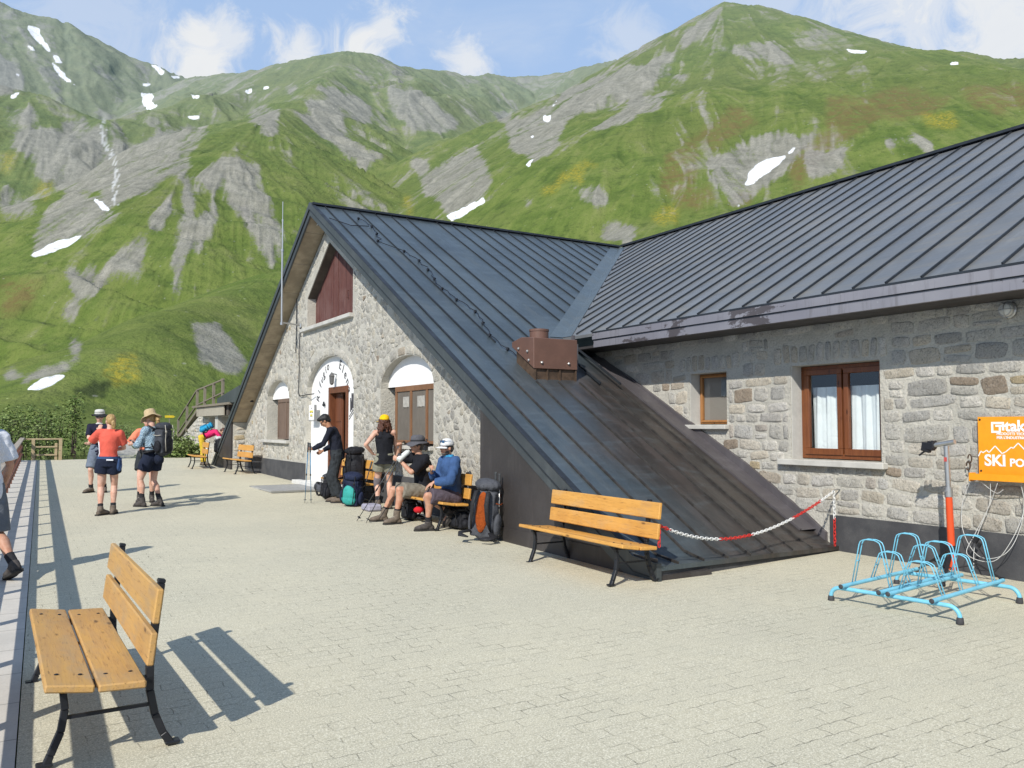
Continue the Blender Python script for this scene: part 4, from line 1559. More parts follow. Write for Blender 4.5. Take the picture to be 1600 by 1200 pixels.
def curtain(mb, x, y0, y1, z0, z1, amp=0.02, waves=5, ph=0.0, n=40, scallop=0.0):
    vs, fs = [], []
    for i in range(n + 1):
        y = y0 + (y1 - y0) * i / n
        a = amp * math.sin(i / n * waves * 2 * math.pi + ph) + amp * 0.4 * math.sin(i / n * waves * 4.6 * math.pi + 1)
        zb = z0 + scallop * abs(math.sin(i / n * waves * math.pi))
        vs += [(x + a * 1.3, y, zb), (x + a, y, (z0 + z1) / 2), (x + a * 0.35, y, z1)]
    for i in range(n):
        for k in range(2):
            a = i * 3 + k
            fs.append((a, a + 3, a + 4, a + 1))
    mb.add(vs, fs)
    return mb


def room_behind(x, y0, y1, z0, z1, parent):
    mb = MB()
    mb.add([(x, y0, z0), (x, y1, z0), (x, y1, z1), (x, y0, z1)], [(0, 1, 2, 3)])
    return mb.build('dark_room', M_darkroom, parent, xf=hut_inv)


# wing window, two leaves
def leaf_window(y0, y1, z0, z1, x, leaves, mat, parent_name, fw=0.06, lw=0.055):
    mb = MB()
    d = 0.07
    mb.bx(x, x + d, y0, y1, z0, z0 + fw); mb.bx(x, x + d, y0, y1, z1 - fw, z1)
    mb.bx(x, x + d, y0, y0 + fw, z0 + fw, z1 - fw); mb.bx(x, x + d, y1 - fw, y1, z0 + fw, z1 - fw)
    fr = part(parent_name, mb, mat, bevel=0.004)
    n = len(leaves)
    for (a, b) in leaves:
        mb = MB()
        xx = x - 0.018
        mb.bx(xx, xx + 0.06, a, b, z0 + fw * 0.7, z0 + fw * 0.7 + lw * 1.2); mb.bx(xx, xx + 0.06, a, b, z1 - fw * 0.7 - lw, z1 - fw * 0.7)
        mb.bx(xx, xx + 0.06, a, a + lw, z0 + fw * 0.7 + lw * 1.2, z1 - fw * 0.7 - lw); mb.bx(xx, xx + 0.06, b - lw, b, z0 + fw * 0.7 + lw * 1.2, z1 - fw * 0.7 - lw)
        mb.build('sash', mat, fr, xf=hut_inv, bevel=0.006)
        mb = MB()
        mb.add([(xx + 0.03, a + lw, z0 + fw + lw), (xx + 0.03, b - lw, z0 + fw + lw), (xx + 0.03, b - lw, z1 - fw * 0.7 - lw), (xx + 0.03, a + lw, z1 - fw * 0.7 - lw)], [(0, 1, 2, 3)])
        mb.build('pane', M_glass, fr, xf=hut_inv)
    return fr


XR = XW + 0.20
w1 = leaf_window(6.28, 7.60, 1.225, 2.45, XR, [(6.34, 6.925), (6.955, 7.54)], M_frame, 'window', 0.07, 0.07)
room_behind(XR + 0.22, 6.2, 7.7, 1.1, 2.5, w1)
for (a, b, ph) in ((6.42, 6.87, 0.4), (7.02, 7.47, 2.0)):
    mb = MB()
    curtain(mb, XR + 0.10, a - 0.03, b + 0.03, 1.30, 2.17, 0.022, 3, ph)
    mb.build('curtain', M_curtain, w1, xf=hut_inv, smooth=True)
mb = MB().bx(XW - 0.10, XW + 0.21, 6.18, 7.78, 1.135, 1.212)
part('sill', mb, M_sill, bevel=0.008)
w2 = leaf_window(8.795, 9.545, 1.685, 2.448, XR, [(8.825, 9.515)], M_frame_pale, 'window', 0.032, 0.03)
room_behind(XR + 0.25, 8.7, 9.65, 1.6, 2.5, w2)
mb = MB()
curtain(mb, XR + 0.03, 8.87, 9.12, 2.08, 2.36, 0.006, 4, 0, 40, 0.03)
mb.build('curtain', plain('lace_valance', (0.30, 0.31, 0.31), 0.9), w2, xf=hut_inv, smooth=True)
M_screen = plain('brown_fly_screen', (0.30, 0.26, 0.225), 0.8, 0, 0.15, 200, 0.1)
mb = MB()
mb.add([(XR + 0.012, 8.86, 1.75), (XR + 0.012, 9.49, 1.75), (XR + 0.012, 9.49, 2.39), (XR + 0.012, 8.86, 2.39)], [(0, 1, 2, 3)])
# brown blind stands behind the lace
mb = MB()
mb.add([(XR + 0.045, 8.84, 1.72), (XR + 0.045, 9.50, 1.72), (XR + 0.045, 9.50, 2.41), (XR + 0.045, 8.84, 2.41)], [(0, 1, 2, 3)])
mb.build('blind', M_screen, w2, xf=hut_inv)
mb = MB().bx(XW - 0.09, XW + 0.21, 8.74, 9.80, 1.605, 1.672)
part('sill', mb, M_sill, bevel=0.008)
# plastered reveals
M_plaster = plain('smooth_plaster', (0.50, 0.49, 0.46), 0.9, 0, 0.1, 6, 0.15)
for (a, b, c_, d) in (WIN1, WIN2):
    part('reveal', MB().bx(XW + 0.012, XR + 0.06, b, b - 0.012, c_, d), M_plaster)
    part('reveal', MB().bx(XW + 0.012, XR + 0.06, a, a + 0.006, c_, d), M_plaster)

# gable windows: white tympanum panel over shutters
def white_panel(A, x, z0, name='white_panel', holes=()):
    y0, y1, _, zs, zt = A
    vs, fs = curve_solid(arch(y0 - 0.02, y1 + 0.02, z0, zs, zt + 0.02), [list(h) for h in holes], 0.05)
    mb = MB()
    mb.add([(x + c_, a, b) for a, b, c_ in vs], fs)
    return part(name, mb, M_white)


XP = XG + 0.16
white_panel(WR, XP, 2.40)
white_panel(WL, XP, 2.40)
white_panel(DOOR, XG + 0.12, 0.0, holes=[rect(17.26, 18.52, -0.02, 2.54)])


def shuttered(y0, y1, z0, z1, x, posts, mat_f, mat_b, name):
    mb = MB()
    mb.bx(x - 0.01, x + 0.07, y0, y1, z1 - 0.10, z1); mb.bx(x - 0.01, x + 0.07, y0, y1, z0, z0 + 0.05)
    for q in posts:
        mb.bx(x - 0.012, x + 0.07, q - 0.035, q + 0.035, z0 + 0.05, z1 - 0.10)
    fr = part(name, mb, mat_f, bevel=0.005)
    for i in range(len(posts) - 1):
        a, b = posts[i] + 0.036, posts[i + 1] - 0.036
        mb = MB()
        n = 4
        for k in range(n):
            mb.bx(x + 0.012, x + 0.05, a + (b - a) * k / n + 0.002, a + (b - a) * (k + 1) / n - 0.002, z0 + 0.05, z1 - 0.10)
        mb.build('shutter', mat_b, fr, xf=hut_inv)
    return fr


M_fly = plain('fly_screen', (0.155, 0.135, 0.112), 0.85, 0, 0.15, 3, 0.1, 0.002, 300)
mb = MB()
frR = shuttered(12.76, 14.75, 1.34, 2.40, XP, [12.80, 13.33, 14.02, 14.71], wood_mat('brown_window_wood', (0.23, 0.115, 0.055), (0.18, 0.085, 0.04), (0.10, 0.05, 0.025), rough=0.6), M_fly, 'window')
for (a, b) in ((13.43, 13.75), (14.12, 14.40)):
    mb = MB()
    curtain(mb, XP + 0.005, a, b, 1.98, 2.20, 0.004, 5, 0, 40, 0.03)
    mb.build('curtain', plain('lace_behind_screen', (0.40, 0.385, 0.35), 0.9), frR, xf=hut_inv)
mb = MB().bx(XG - 0.08, XP + 0.05, 12.70, 15.16, 1.235, 1.30)
part('sill', mb, M_sill, bevel=0.008)
frL = shuttered(21.46, 23.08, 1.30, 2.40, XP, [21.49, 22.27, 23.05], M_shutter, M_shutter, 'window')
mb = MB().bx(XG - 0.10, XP + 0.05, 21.36, 23.95, 1.20, 1.275)
part('sill', mb, M_sill, bevel=0.008)

# attic hatch of red boards
xa = XG + 0.21
vs, fs = curve_solid([(16.60, 4.0), (20.05, 4.0), (20.05, 4.85), (18.33, 6.0), (16.60, 5.0)], [], 0.05)
mb = MB()
b_ = [16.6 + 0.145 * i for i in range(25)]
for i in range(len(b_) - 1):
    q0, q1 = b_[i] + 0.003, b_[i + 1] - 0.003
    tp = lambda y: 5.96 - abs(y - 18.33) * 0.66
    mb.prism([(q0, 4.0), (q1, 4.0), (q1, tp(q1)), (q0, tp(q0))], 0, xa + random.uniform(0, 0.008), xa + 0.05)
att = part('attic_hatch', mb, M_redwood)
mb = MB()
mb.bar((xa - 0.006, 18.28, 4.04), (xa - 0.006, 18.28, 5.8), 0.03, 0.02, (1, 0, 0))
mb.bar((xa - 0.006, 17.2, 4.04), (xa - 0.006, 17.2, 5.1), 0.03, 0.02, (1, 0, 0))
mb.tube([(xa - 0.01, 17.55, 4.5), (xa - 0.05, 17.55, 4.52), (xa - 0.05, 17.55, 4.66), (xa - 0.01, 17.55, 4.68)], 0.01, 6)
mb.build('batten', M_redwood, att, xf=hut_inv)
mb = MB()
mb.prism([(20.02, 4.74), (18.33, 5.86), (18.33, 6.02), (20.10, 4.86)], 0, XG + 0.014, XG + 0.3)
mb.prism([(18.33, 5.86), (16.70, 4.95), (16.62, 5.06), (18.33, 6.02)], 0, XG + 0.014, XG + 0.3)
part('attic_lintel', mb, M_beam)
mb = MB().bx(XG - 0.11, XG + 0.2, 16.66, 20.22, 3.965, 4.055)
part('sill', mb, M_sill, bevel=0.01)

# ---- door
mb = MB()
x0 = XG + 0.10
for (a, b, c_, d) in ((17.26, 17.36, 0.2, 2.54), (18.42, 18.52, 0.2, 2.54), (17.36, 18.42, 2.40, 2.54)):
    mb.bx(x0 - 0.02, x0 + 0.2, a, b, c_, d)
dr = part('door', mb, M_door, bevel=0.006)
mb = MB()
M_ = Matrix.Rotation(R(14), 4, 'Z')
mb.bx(x0 + 0.12, x0 + 0.17, 17.95, 18.42, 0.25, 2.40)
for zz in (0.35, 1.05, 1.75):
    mb.bx(x0 + 0.105, x0 + 0.125, 18.02, 18.36, zz, zz + 0.58)
mb.build('door_leaf', M_door, dr, xf=hut_inv, bevel=0.006)
mb = MB()
mb.add([(x0 + 0.19, 17.40, 0.2), (x0 + 0.95, 17.50, 0.2), (x0 + 0.95, 17.50, 2.38), (x0 + 0.19, 17.40, 2.38)], [(0, 1, 2, 3)])
mb.bx(x0 + 0.19, x0 + 0.75, 17.38, 17.42, 0.25, 2.38)
mb.build('door_leaf', M_door, dr, xf=hut_inv)
room_behind(x0 + 1.6, 17.0, 19, 0, 2.6, dr)
mb = MB().bx(x0 + 0.10, x0 + 0.115, 18.0, 18.05, 1.22, 1.34)
mb.tube([(x0 + 0.1, 18.03, 1.30), (x0 + 0.05, 18.03, 1.30), (x0 + 0.05, 18.12, 1.30)], 0.01, 6)
mb.build('handle', M_bolt, dr, xf=hut_inv)
mb = MB().bx(XG - 0.22, XG + 0.3, 16.9, 20.35, 0.1, gz(18.5) + 0.11)
part('door_step', mb, plain('white_stone_step', (0.66, 0.65, 0.62), 0.8, 0, 0.15, 5, 0.2), bevel=0.01)

# lettering painted round the door arch
M_ink = plain('faded_black_paint', (0.055, 0.055, 0.065), 0.9, 0, 0.4, 30, 0.05)
mb = MB()


def arc_text(mb, s, yc, zc, rad, a0, a1, size):
    n = len(s)
    for i, ch in enumerate(s):
        a = a0 + (a1 - a0) * (i + 0.5) / n
        vs, fs = text_mesh(ch, size, 0.004, 0.0, 'CENTER')
        ca, sa = math.cos(a), math.sin(a)
        out = []
        for (u_, v_, w_) in vs:
            # u runs clockwise (towards -y as read from outside), v outward
            rr = rad + v_ - size * 0.3
            # local tangent pointing clockwise
            yy = yc + ca * rr + sa * (-u_) * 1.0
            zz = zc + sa * rr + ca * u_
            out.append((XG + 0.114 - w_, yy, zz))
        mb.add(out, fs)


# seen from outside +y is on the left: left half of the arch has larger y
arc_text(mb, 'Rifugio', 18.27, 1.95, 1.16, R(14), R(74), 0.28)
arc_text(mb, 'Elena', 18.27, 1.95, 1.16, R(108), R(160), 0.30)
lt = part('lettering', mb, M_ink)
# mirror check: text must read from -x, so flip the tangent
mb = MB()
mb.bar((XG + 0.113, 17.20, 1.86), (XG + 0.113, 16.66, 2.16), 0.014, 0.006, (1, 0, 0))
mb.bar((XG + 0.113, 17.20, 1.80), (XG + 0.113, 16.66, 2.10), 0.014, 0.006, (1, 0, 0))
for (y_, z_, h_) in ((17.10, 1.96, 0.30), (17.02, 2.0, 0.36), (16.95, 2.04, 0.32), (16.80, 2.14, 0.12)):
    mb.tube([(XG + 0.113, y_, z_), (XG + 0.113, y_ - 0.02, z_ + h_ * 0.5), (XG + 0.113, y_ + 0.02, z_ + h_)], [0.014, 0.022, 0.012], 6)
part('painted_scroll', mb, M_ink)
# ------------------------------------------------------------------ benches
M_plank = wood_mat('honey_pine_plank', (0.66, 0.345, 0.080), (0.57, 0.285, 0.060), (0.30, 0.13, 0.03), rough=0.45, along='y')
M_plank_worn = wood_mat('worn_pine_plank', (0.55, 0.32, 0.095), (0.48, 0.285, 0.11), (0.27, 0.135, 0.05), rough=0.6, along='y')
M_iron = plain('black_cast_iron', (0.022, 0.024, 0.030), 0.42, 0.3, 0.3, 6, 0.15)


def knots(mb, r, cx, cz, hl, n, M):
    pass


def plank(mb_mat, name, root, a, b, half, wd, th, worn):
    """plank across local x/z from a to b (centres of its edge), along y"""
    ax, az = a
    bx_, bz = b
    ang = math.atan2(bz - az, bx_ - ax)
    mb = MB().box(((ax + bx_) / 2, 0, (az + bz) / 2), (wd, 2 * half, th), (0, -ang, 0))
    return mb.build(name, mb_mat, root, bevel=0.007)


def make_bench(label, loc, rotz, group, half=0.95, fr=0.75, mat=None):
    mat = mat or M_plank
    root = thing('slatted_bench', label, 'bench', loc, rotz, group)
    plank(mat, 'seat_plank', root, (-0.285, 0.405), (-0.085, 0.375), half, 0.205, 0.036, 0)
    plank(mat, 'seat_plank', root, (-0.065, 0.372), (0.135, 0.362), half, 0.205, 0.036, 0)
    plank(mat, 'back_plank', root, (0.150, 0.445), (0.168, 0.595), half, 0.155, 0.034, 0)
    plank(mat, 'back_plank', root, (0.172, 0.640), (0.192, 0.800), half, 0.165, 0.034, 0)
    for s in (-1, 1):
        y = s * fr
        mb = MB()
        q = [(-0.265, 0.0), (-0.245, 0.05), (-0.205, 0.15), (-0.190, 0.25), (-0.200, 0.33), (-0.215, 0.375)]
        for i in range(len(q) - 1):
            mb.bar((q[i][0], y, q[i][1]), (q[i + 1][0], y, q[i + 1][1]), 0.045, 0.032, (1, 0, 0.2))
        mb.box((-0.27, y, 0.008), (0.07, 0.055, 0.016))
        mb.build('front_leg', M_iron, root, bevel=0.004)
        mb = MB()
        q = [(0.285, 0.0), (0.245, 0.06), (0.205, 0.16), (0.180, 0.28), (0.178, 0.40), (0.190, 0.52), (0.206, 0.66), (0.222, 0.80), (0.226, 0.82)]
        for i in range(len(q) - 1):
            mb.bar((q[i][0], y, q[i][1]), (q[i + 1][0], y, q[i + 1][1]), 0.045, 0.036, (1, 0, 0.2))
        mb.box((0.29, y, 0.008), (0.07, 0.055, 0.016))
        mb.build('rear_leg', M_iron, root, bevel=0.004)
        mb = MB()
        mb.bar((-0.235, y, 0.362), (0.19, y, 0.332), 0.045, 0.03)
        mb.bar((-0.192, y, 0.21), (0.19, y, 0.21), 0.016, 0.016)
        mb.build('frame_bar', M_iron, root)
    mb = MB()
    for s in (-1, 1):
        for (x, z) in ((-0.23, 0.424), (-0.13, 0.409), (-0.02, 0.395), (0.09, 0.39)):
            mb.lathe([(0.010, 0), (0.010, 0.003), (0.004, 0.005)], (x, s * fr, z - 0.008), 8)
    mb.build('bolt', M_iron, root)
    return root


BG = 'slatted wooden benches along the terrace'
make_bench('worn slatted bench alone by the fence, seen from its end, casting a barred shadow', (0.40, 5.24, gz(5.2)), R(1.2), BG, 0.93, 0.74, M_plank_worn)
make_bench('empty honey-coloured bench in front of the skirt roof, a chain looped behind it', (5.31, 7.29, gz(7.3)), R(-1.5), BG, 1.0, 0.78)
make_bench('slatted bench on which the two seated hikers sit', (5.52, 11.66, gz(11.7)), R(-1), BG, 1.0, 0.78)
make_bench('slatted bench against the wall, half hidden by packs and the standing hiker', (5.62, 15.6, gz(15.6)), 0, BG, 0.95, 0.75)
make_bench('small slatted bench below the left shuttered window of the gable', (5.52, 24.6, gz(24.6)), R(2), BG, 0.78, 0.60)
make_bench('farthest slatted bench, beside the left buttress near the stone annex', (4.92, 27.4, gz(27.4)), R(-4), BG, 0.70, 0.55)

# ------------------------------------------------------------------ bicycle rack
M_blue = plain('sky_blue_paint', (0.20, 0.56, 0.74), 0.42, 0, 0.18, 9, 0.1, 0.002, 60)
M_grey_rub = plain('dark_grey_rubber', (0.055, 0.055, 0.06), 0.8, 0, 0.2)
rack = thing('bicycle_rack', 'sky blue tubular bicycle rack with hoops standing on the pavers', 'bike rack', (6.545, 3.94, gz(4.2)), math.atan2(0.19, 1.31))
ZT = 0.135
W2 = 1.12      # along local y
L2 = 1.30      # along local x


def cross_tube(x):
    mb = MB()
    pts = [(x, 0.0, 0.03)]
    for i in range(7):
        a = math.pi / 2 * i / 6
        pts.append((x, 0.09 - 0.09 * math.cos(a), 0.05 + (ZT - 0.05) * math.sin(a)))
    pts += [(x, W2 * 0.5, ZT)]
    for i in range(7):
        a = math.pi / 2 * (1 - i / 6)
        pts.append((x, W2 - 0.09 + 0.09 * math.cos(a), 0.05 + (ZT - 0.05) * math.sin(a)))
    pts.append((x, W2, 0.03))
    mb.tube(pts, 0.0185, 12)
    o = mb.build('end_tube', M_blue, rack, smooth=True, auto=R(50))
    for y in (0, W2):
        MB().lathe([(0.027, 0.0), (0.030, 0.006), (0.026, 0.05), (0.022, 0.055)], (x, y, 0.0), 12).build('rubber_foot', M_grey_rub, o, smooth=True, auto=R(40))


cross_tube(0.03)
cross_tube(L2 - 0.03)
RY4 = (0.17, 0.535, 0.615, W2 - 0.16)
for y in RY4:
    mb = MB().tube([(-0.07, y, ZT + 0.036), (L2 + 0.07, y, ZT + 0.036)], 0.0185, 12)
    o = mb.build('rail_tube', M_blue, rack, smooth=True, auto=R(50))
    for x in (-0.075,):
        MB().lathe([(0.018, 0), (0.022, 0.01), (0.012, 0.022)], (x, y, ZT + 0.036), 10, Matrix.Rotation(R(-90), 3, 'Y')).build('end_cap', M_grey_rub, o)


def hoop(x, ya, yb, h):
    mb = MB()
    z0 = ZT + 0.05
    k = 0.085 if h > 0.3 else 0.085
    c = 0.05
    for dx in (-0.026, 0.026):
        pts = [(x + dx, ya, z0)]
        pts += [(x + dx, ya + k - 0.012, z0 + h - c), (x + dx, ya + k, z0 + h - c * 0.45), (x + dx, ya + k + 0.02, z0 + h - 0.01), (x + dx, ya + k + c, z0 + h)]
        pts += [(x + dx, yb - k - c, z0 + h), (x + dx, yb - k - 0.02, z0 + h - 0.01), (x + dx, yb - k, z0 + h - c * 0.45), (x + dx, yb - k + 0.012, z0 + h - c), (x + dx, yb, z0)]
        mb.tube(pts, 0.0054, 7)
    for (yy, zz) in ((ya + k * 0.55, z0 + h * 0.5), (yb - k * 0.55, z0 + h * 0.5), ((ya + yb) / 2, z0 + h)):
        mb.bar((x - 0.026, yy, zz), (x + 0.026, yy, zz), 0.009, 0.009)
    mb.build('hoop', M_blue, rack, smooth=True)


for i, x in enumerate((0.14, 0.48, 0.82, 1.16)):
    hoop(x, RY4[0], RY4[1], 0.26 if i % 2 == 0 else 0.40)
    hoop(x, RY4[2], RY4[3], 0.40 if i % 2 == 0 else 0.26)

# ------------------------------------------------------------------ repair stand
M_orange_paint = plain('red_orange_paint', (0.72, 0.085, 0.022), 0.35, 0, 0.12, 5, 0.04)
M_alu = plain('brushed_aluminium', (0.52, 0.52, 0.51), 0.35, 0.8, 0.15, 30, 0.05)
M_black_pl = plain('black_plastic', (0.018, 0.018, 0.022), 0.45, 0, 0.3)
stand = thing('repair_stand', 'bicycle repair stand with red lower tube and grey clamp arm behind the blue rack', 'stand', (8.36, 5.08, gz(5.1)))
MB().tube([(0, 0, 0.10), (0.0, 0.02, 0.86)], [0.036, 0.034], 16).build('lower_tube', M_orange_paint, stand, smooth=True, auto=R(40))
mb = MB().tube([(0, 0.021, 0.84), (0.0, 0.034, 1.38)], 0.026, 14)
mb.tube([(0, 0.021, 0.85), (0.0, 0.0225, 0.95)], [0.040, 0.040], 14)
mb.tube([(-0.05, 0.022, 0.91), (0.05, 0.022, 0.91)], 0.013, 8)
mb.build('upper_tube', M_alu, stand, smooth=True, auto=R(40))
arm = MB().tube([(0, -0.06, 1.425), (0, 0.17, 1.385)], 0.026, 14).build('clamp_arm', M_alu, stand, smooth=True, auto=R(40))
mb = MB().box((0, 0.23, 1.372), (0.07, 0.13, 0.075), (0.15, 0, 0)).box((-0.01, 0.255, 1.328), (0.05, 0.10, 0.03), (0.3, 0, 0.1))
mb.box((0, 0.19, 1.41), (0.05, 0.09, 0.03), (0.1, 0, 0)).bar((0.0, 0.26, 1.33), (-0.02, 0.33, 1.27), 0.025, 0.018).box((0, 0.17, 1.39), (0.075, 0.03, 0.09))
mb.build('clamp_jaw', M_black_pl, stand, bevel=0.008)
mb = MB()
for a in (200, 320, 80):
    c_, s_ = math.cos(R(a)), math.sin(R(a))
    mb.bar((0.03 * c_, 0.03 * s_, 0.30), (0.46 * c_, 0.46 * s_, 0.025), 0.03, 0.02)
    mb.lathe([(0.026, 0), (0.03, 0.015), (0.026, 0.035)], (0.47 * c_, 0.47 * s_, 0.0), 10)
    mb.bar((0.03 * c_, 0.03 * s_, 0.12), (0.24 * c_, 0.24 * s_, 0.16), 0.016, 0.012)
mb.lathe([(0.052, 0.27), (0.056, 0.30), (0.05, 0.35)], (0, 0, 0), 14)
mb.build('tripod_legs', M_black_pl, stand, bevel=0.003)
vs_ = MB().box((-0.0265, 0.03, 1.24), (0.004, 0.03, 0.045))
vs_.build('sticker', plain('red_white_sticker', (0.55, 0.08, 0.07), 0.5), stand)

# ------------------------------------------------------------------ red and white chain
M_red = plain('red_plastic', (0.62, 0.030, 0.022), 0.35, 0, 0.1)
M_wht = plain('white_plastic', (0.78, 0.78, 0.76), 0.4, 0, 0.06)


def chain_path():
    hang = [(8.80, 6.86, z) for z in np.linspace(0.16, 0.835, 40)]
    a, b = Vector((8.80, 6.86, 0.835)), Vector((5.52, 6.36, 0.66))
    L = (b - a).length
    cat = []
    for i in range(1, 220):
        k = i / 220
        q = a.lerp(b, k)
        sag = 0.30 * 4 * k * (1 - k)
        # lowest point nearer to the bench side
        q.z -= sag * (0.78 + 0.42 * k)
        cat.append(tuple(q))
    back = [(5.52, 6.36, 0.66), (5.48, 6.325, 0.655), (5.46, 6.305, 0.63)] + [(5.455, 6.30, z) for z in np.linspace(0.60, 0.46, 6)]
    tail = []
    return hang + cat + back, tail


def resample(pts, step):
    pts = [Vector(p) for p in pts]
    out, acc = [pts[0].copy()], 0.0
    for i in range(len(pts) - 1):
        a, b = pts[i], pts[i + 1]
        L = (b - a).length
        pos = step - acc
        while pos <= L:
            out.append(a.lerp(b, pos / L))
            pos += step
        acc = L - (pos - step)
    return out


def link(mb, a, b, flip, mi):
    a, b = Vector(a), Vector(b)
    d = (b - a).normalized()
    s = d.cross(Vector((0, 0, 1)))
    if s.length < 0.05: s = Vector((0, 1, 0))
    s.normalize()
    u = d.cross(s)
    side = s if flip else u
    c = (a + b) / 2
    L, w_ = (b - a).length * 0.72, 0.0145
    pts = []
    for i in range(10):
        th = 2 * math.pi * i / 10
        q = math.cos(th) * L, math.sin(th) * w_ * 1.15
        pts.append(c + d * (math.copysign(abs(math.cos(th)) ** 0.7, math.cos(th)) * L) + side * (math.copysign(abs(math.sin(th)) ** 0.7, math.sin(th)) * w_))
    mb.tube(pts, 0.0048, 6, mi, closed=True)


main, tail = chain_path()
mb = MB()
pts = resample(main, 0.042)
for i in range(len(pts) - 1):
    seg = i
    # colour runs as they show along the chain
    d_ = i * 0.042
    mi = 0 if (d_ < 0.32 or 1.0 < d_ < 1.62 or 2.45 < d_ < 3.05 or d_ > 3.9) else 1
    link(mb, pts[i], pts[i + 1], i % 2, mi)
ch = mb.build('barrier_chain', [M_red, M_wht], None, smooth=True)
tag(ch, 'red and white plastic chain hanging between the wall and the empty bench', 'chain')
mb = MB().tube([(8.93, 6.86, 0.855), (8.83, 6.86, 0.855), (8.79, 6.86, 0.845), (8.785, 6.86, 0.825), (8.80, 6.86, 0.815)], 0.008, 7)
hk = mb.build('wall_hook', M_alu, None, smooth=True)
tag(hk, 'small metal hook on the wall holding the chain end', 'hook')

# ------------------------------------------------------------------ orange sign
M_or = plain('orange_sign_sheet', (0.86, 0.33, 0.012), 0.45, 0, 0.06, 3, 0.03)
M_signw = plain('white_print', (0.85, 0.85, 0.84), 0.6, 0, 0.03)
sign = thing('service_sign', 'orange ski service sign with white print and a lower tray on the stone wall', 'sign', (8.86, 5.06, 1.085))
SW, SH = 1.02, 0.665
sg = MB().box((0, -SW / 2, SH / 2), (0.012, SW, SH)).build('panel', M_or, sign, bevel=0.003)
mb = MB()
mb.box((-0.05, -SW / 2, 0.0), (0.12, SW + 0.09, 0.014)).box((-0.11, -SW / 2, 0.028), (0.012, SW + 0.09, 0.07))
for s_ in (0.045, -SW - 0.045):
    mb.box((-0.055, s_ if s_ > 0 else s_, 0.024), (0.12, 0.01, 0.09))
mb.build('tray', M_or, sign, bevel=0.002)
mb = MB()
for k_ in range(9):
    mb.lathe([(0.007, 0), (0.007, 0.014)], (-0.09, 0.0 - k_ * 0.12, -0.02), 8)
mb.build('bolt', M_bolt, sign)


def sign_text(mb, s, size, y, z, bold=0.0, x=-0.0095):
    vs, fs = text_mesh(s, size, 0.002, bold)
    mb.add([(x - w_, y - u_, z + v_) for (u_, v_, w_) in vs], fs)


mb = MB()
sign_text(mb, 'take', 0.160, -0.288, SH - 0.150, 0.005)
sign_text(mb, 'PRODOTTI TECNICI', 0.038, -0.20, SH - 0.192, 0.0012)
sign_text(mb, "PER L'INDUSTRIA", 0.038, -0.20, SH - 0.232, 0.0012)
sign_text(mb, 'SKI', 0.165, -0.065, 0.150, 0.005)
sign_text(mb, 'POINT', 0.112, -0.325, 0.150, 0.0035)
# square letter mark
y0, z0 = -0.145, SH - 0.055
for (a, b, c_, d) in ((0, 0.135, 0, -0.022), (0, 0.022, 0, -0.115), (0, 0.10, -0.093, -0.115), (0.08, 0.10, -0.045, -0.115), (0.045, 0.15, -0.030, -0.052), (0.113, 0.135, 0.0, -0.09)):
    lg_ = globals().get('lg_', 0) + 1
    mb.bx(-0.0080 - lg_ * 0.0004, -0.0060, y0 - a, y0 - b, z0 + c_, z0 + d)
pk = [(0.0, 0.25), (0.03, 0.33), (0.05, 0.305), (0.09, 0.345), (0.115, 0.31), (0.18, 0.415), (0.25, 0.30), (0.29, 0.33), (0.345, 0.40), (0.365, 0.385), (0.415, 0.465), (0.48, 0.365), (0.52, 0.385), (0.56, 0.36), (0.62, 0.43), (0.70, 0.33), (0.78, 0.39), (0.86, 0.32), (0.95, 0.37), (1.01, 0.30)]
pk = [(a, 0.245 + (b - 0.25) * 0.68) for a, b in pk]
for i in range(len(pk) - 1):
    mb.bar((-0.0075, -pk[i][0], pk[i][1]), (-0.0075, -pk[i + 1][0], pk[i + 1][1]), 0.010, 0.003, (1, 0, 0))
for a in range(6):
    mb.box((-0.0075, -0.64 + 0.03 * math.cos(a * math.pi / 3), SH - 0.06 + 0.03 * math.sin(a * math.pi / 3)), (0.003, 0.02, 0.02), (a * math.pi / 3, 0, 0))
mb.build('lettering', M_signw, sign)
mb = MB()
for (yy, zz) in ((-0.025, SH - 0.03), (-0.025, 0.09)):
    mb.lathe([(0.012, 0), (0.009, 0.006)], (-0.006, yy, zz), 8, Matrix.Rotation(R(-90), 3, 'Y'))
mb.build('screw', M_iron, sign)
# cords and cable dangling from the tray
M_cable = plain('white_cable', (0.62, 0.62, 0.60), 0.5, 0, 0.1)
M_cable_k = plain('black_cable', (0.02, 0.02, 0.022), 0.5)
cab = thing('hanging_cable', 'white cables and black plug dangling below the orange sign', 'cable', (8.80, 4.9, 0.5))


def cpath(ctrl, n=24):
    """Catmull-Rom through control points"""
    P = [Vector(c) for c in ctrl]
    P = [P[0] * 2 - P[1]] + P + [P[-1] * 2 - P[-2]]
    out = []
    for i in range(1, len(P) - 2):
        for k in range(n):
            u_ = k / n
            a, b, c_, d = P[i - 1], P[i], P[i + 1], P[i + 2]
            out.append(0.5 * ((2 * b) + (c_ - a) * u_ + (2 * a - 5 * b + 4 * c_ - d) * u_ ** 2 + (3 * b - a - 3 * c_ + d) * u_ ** 3))
    out.append(P[-2])
    return out


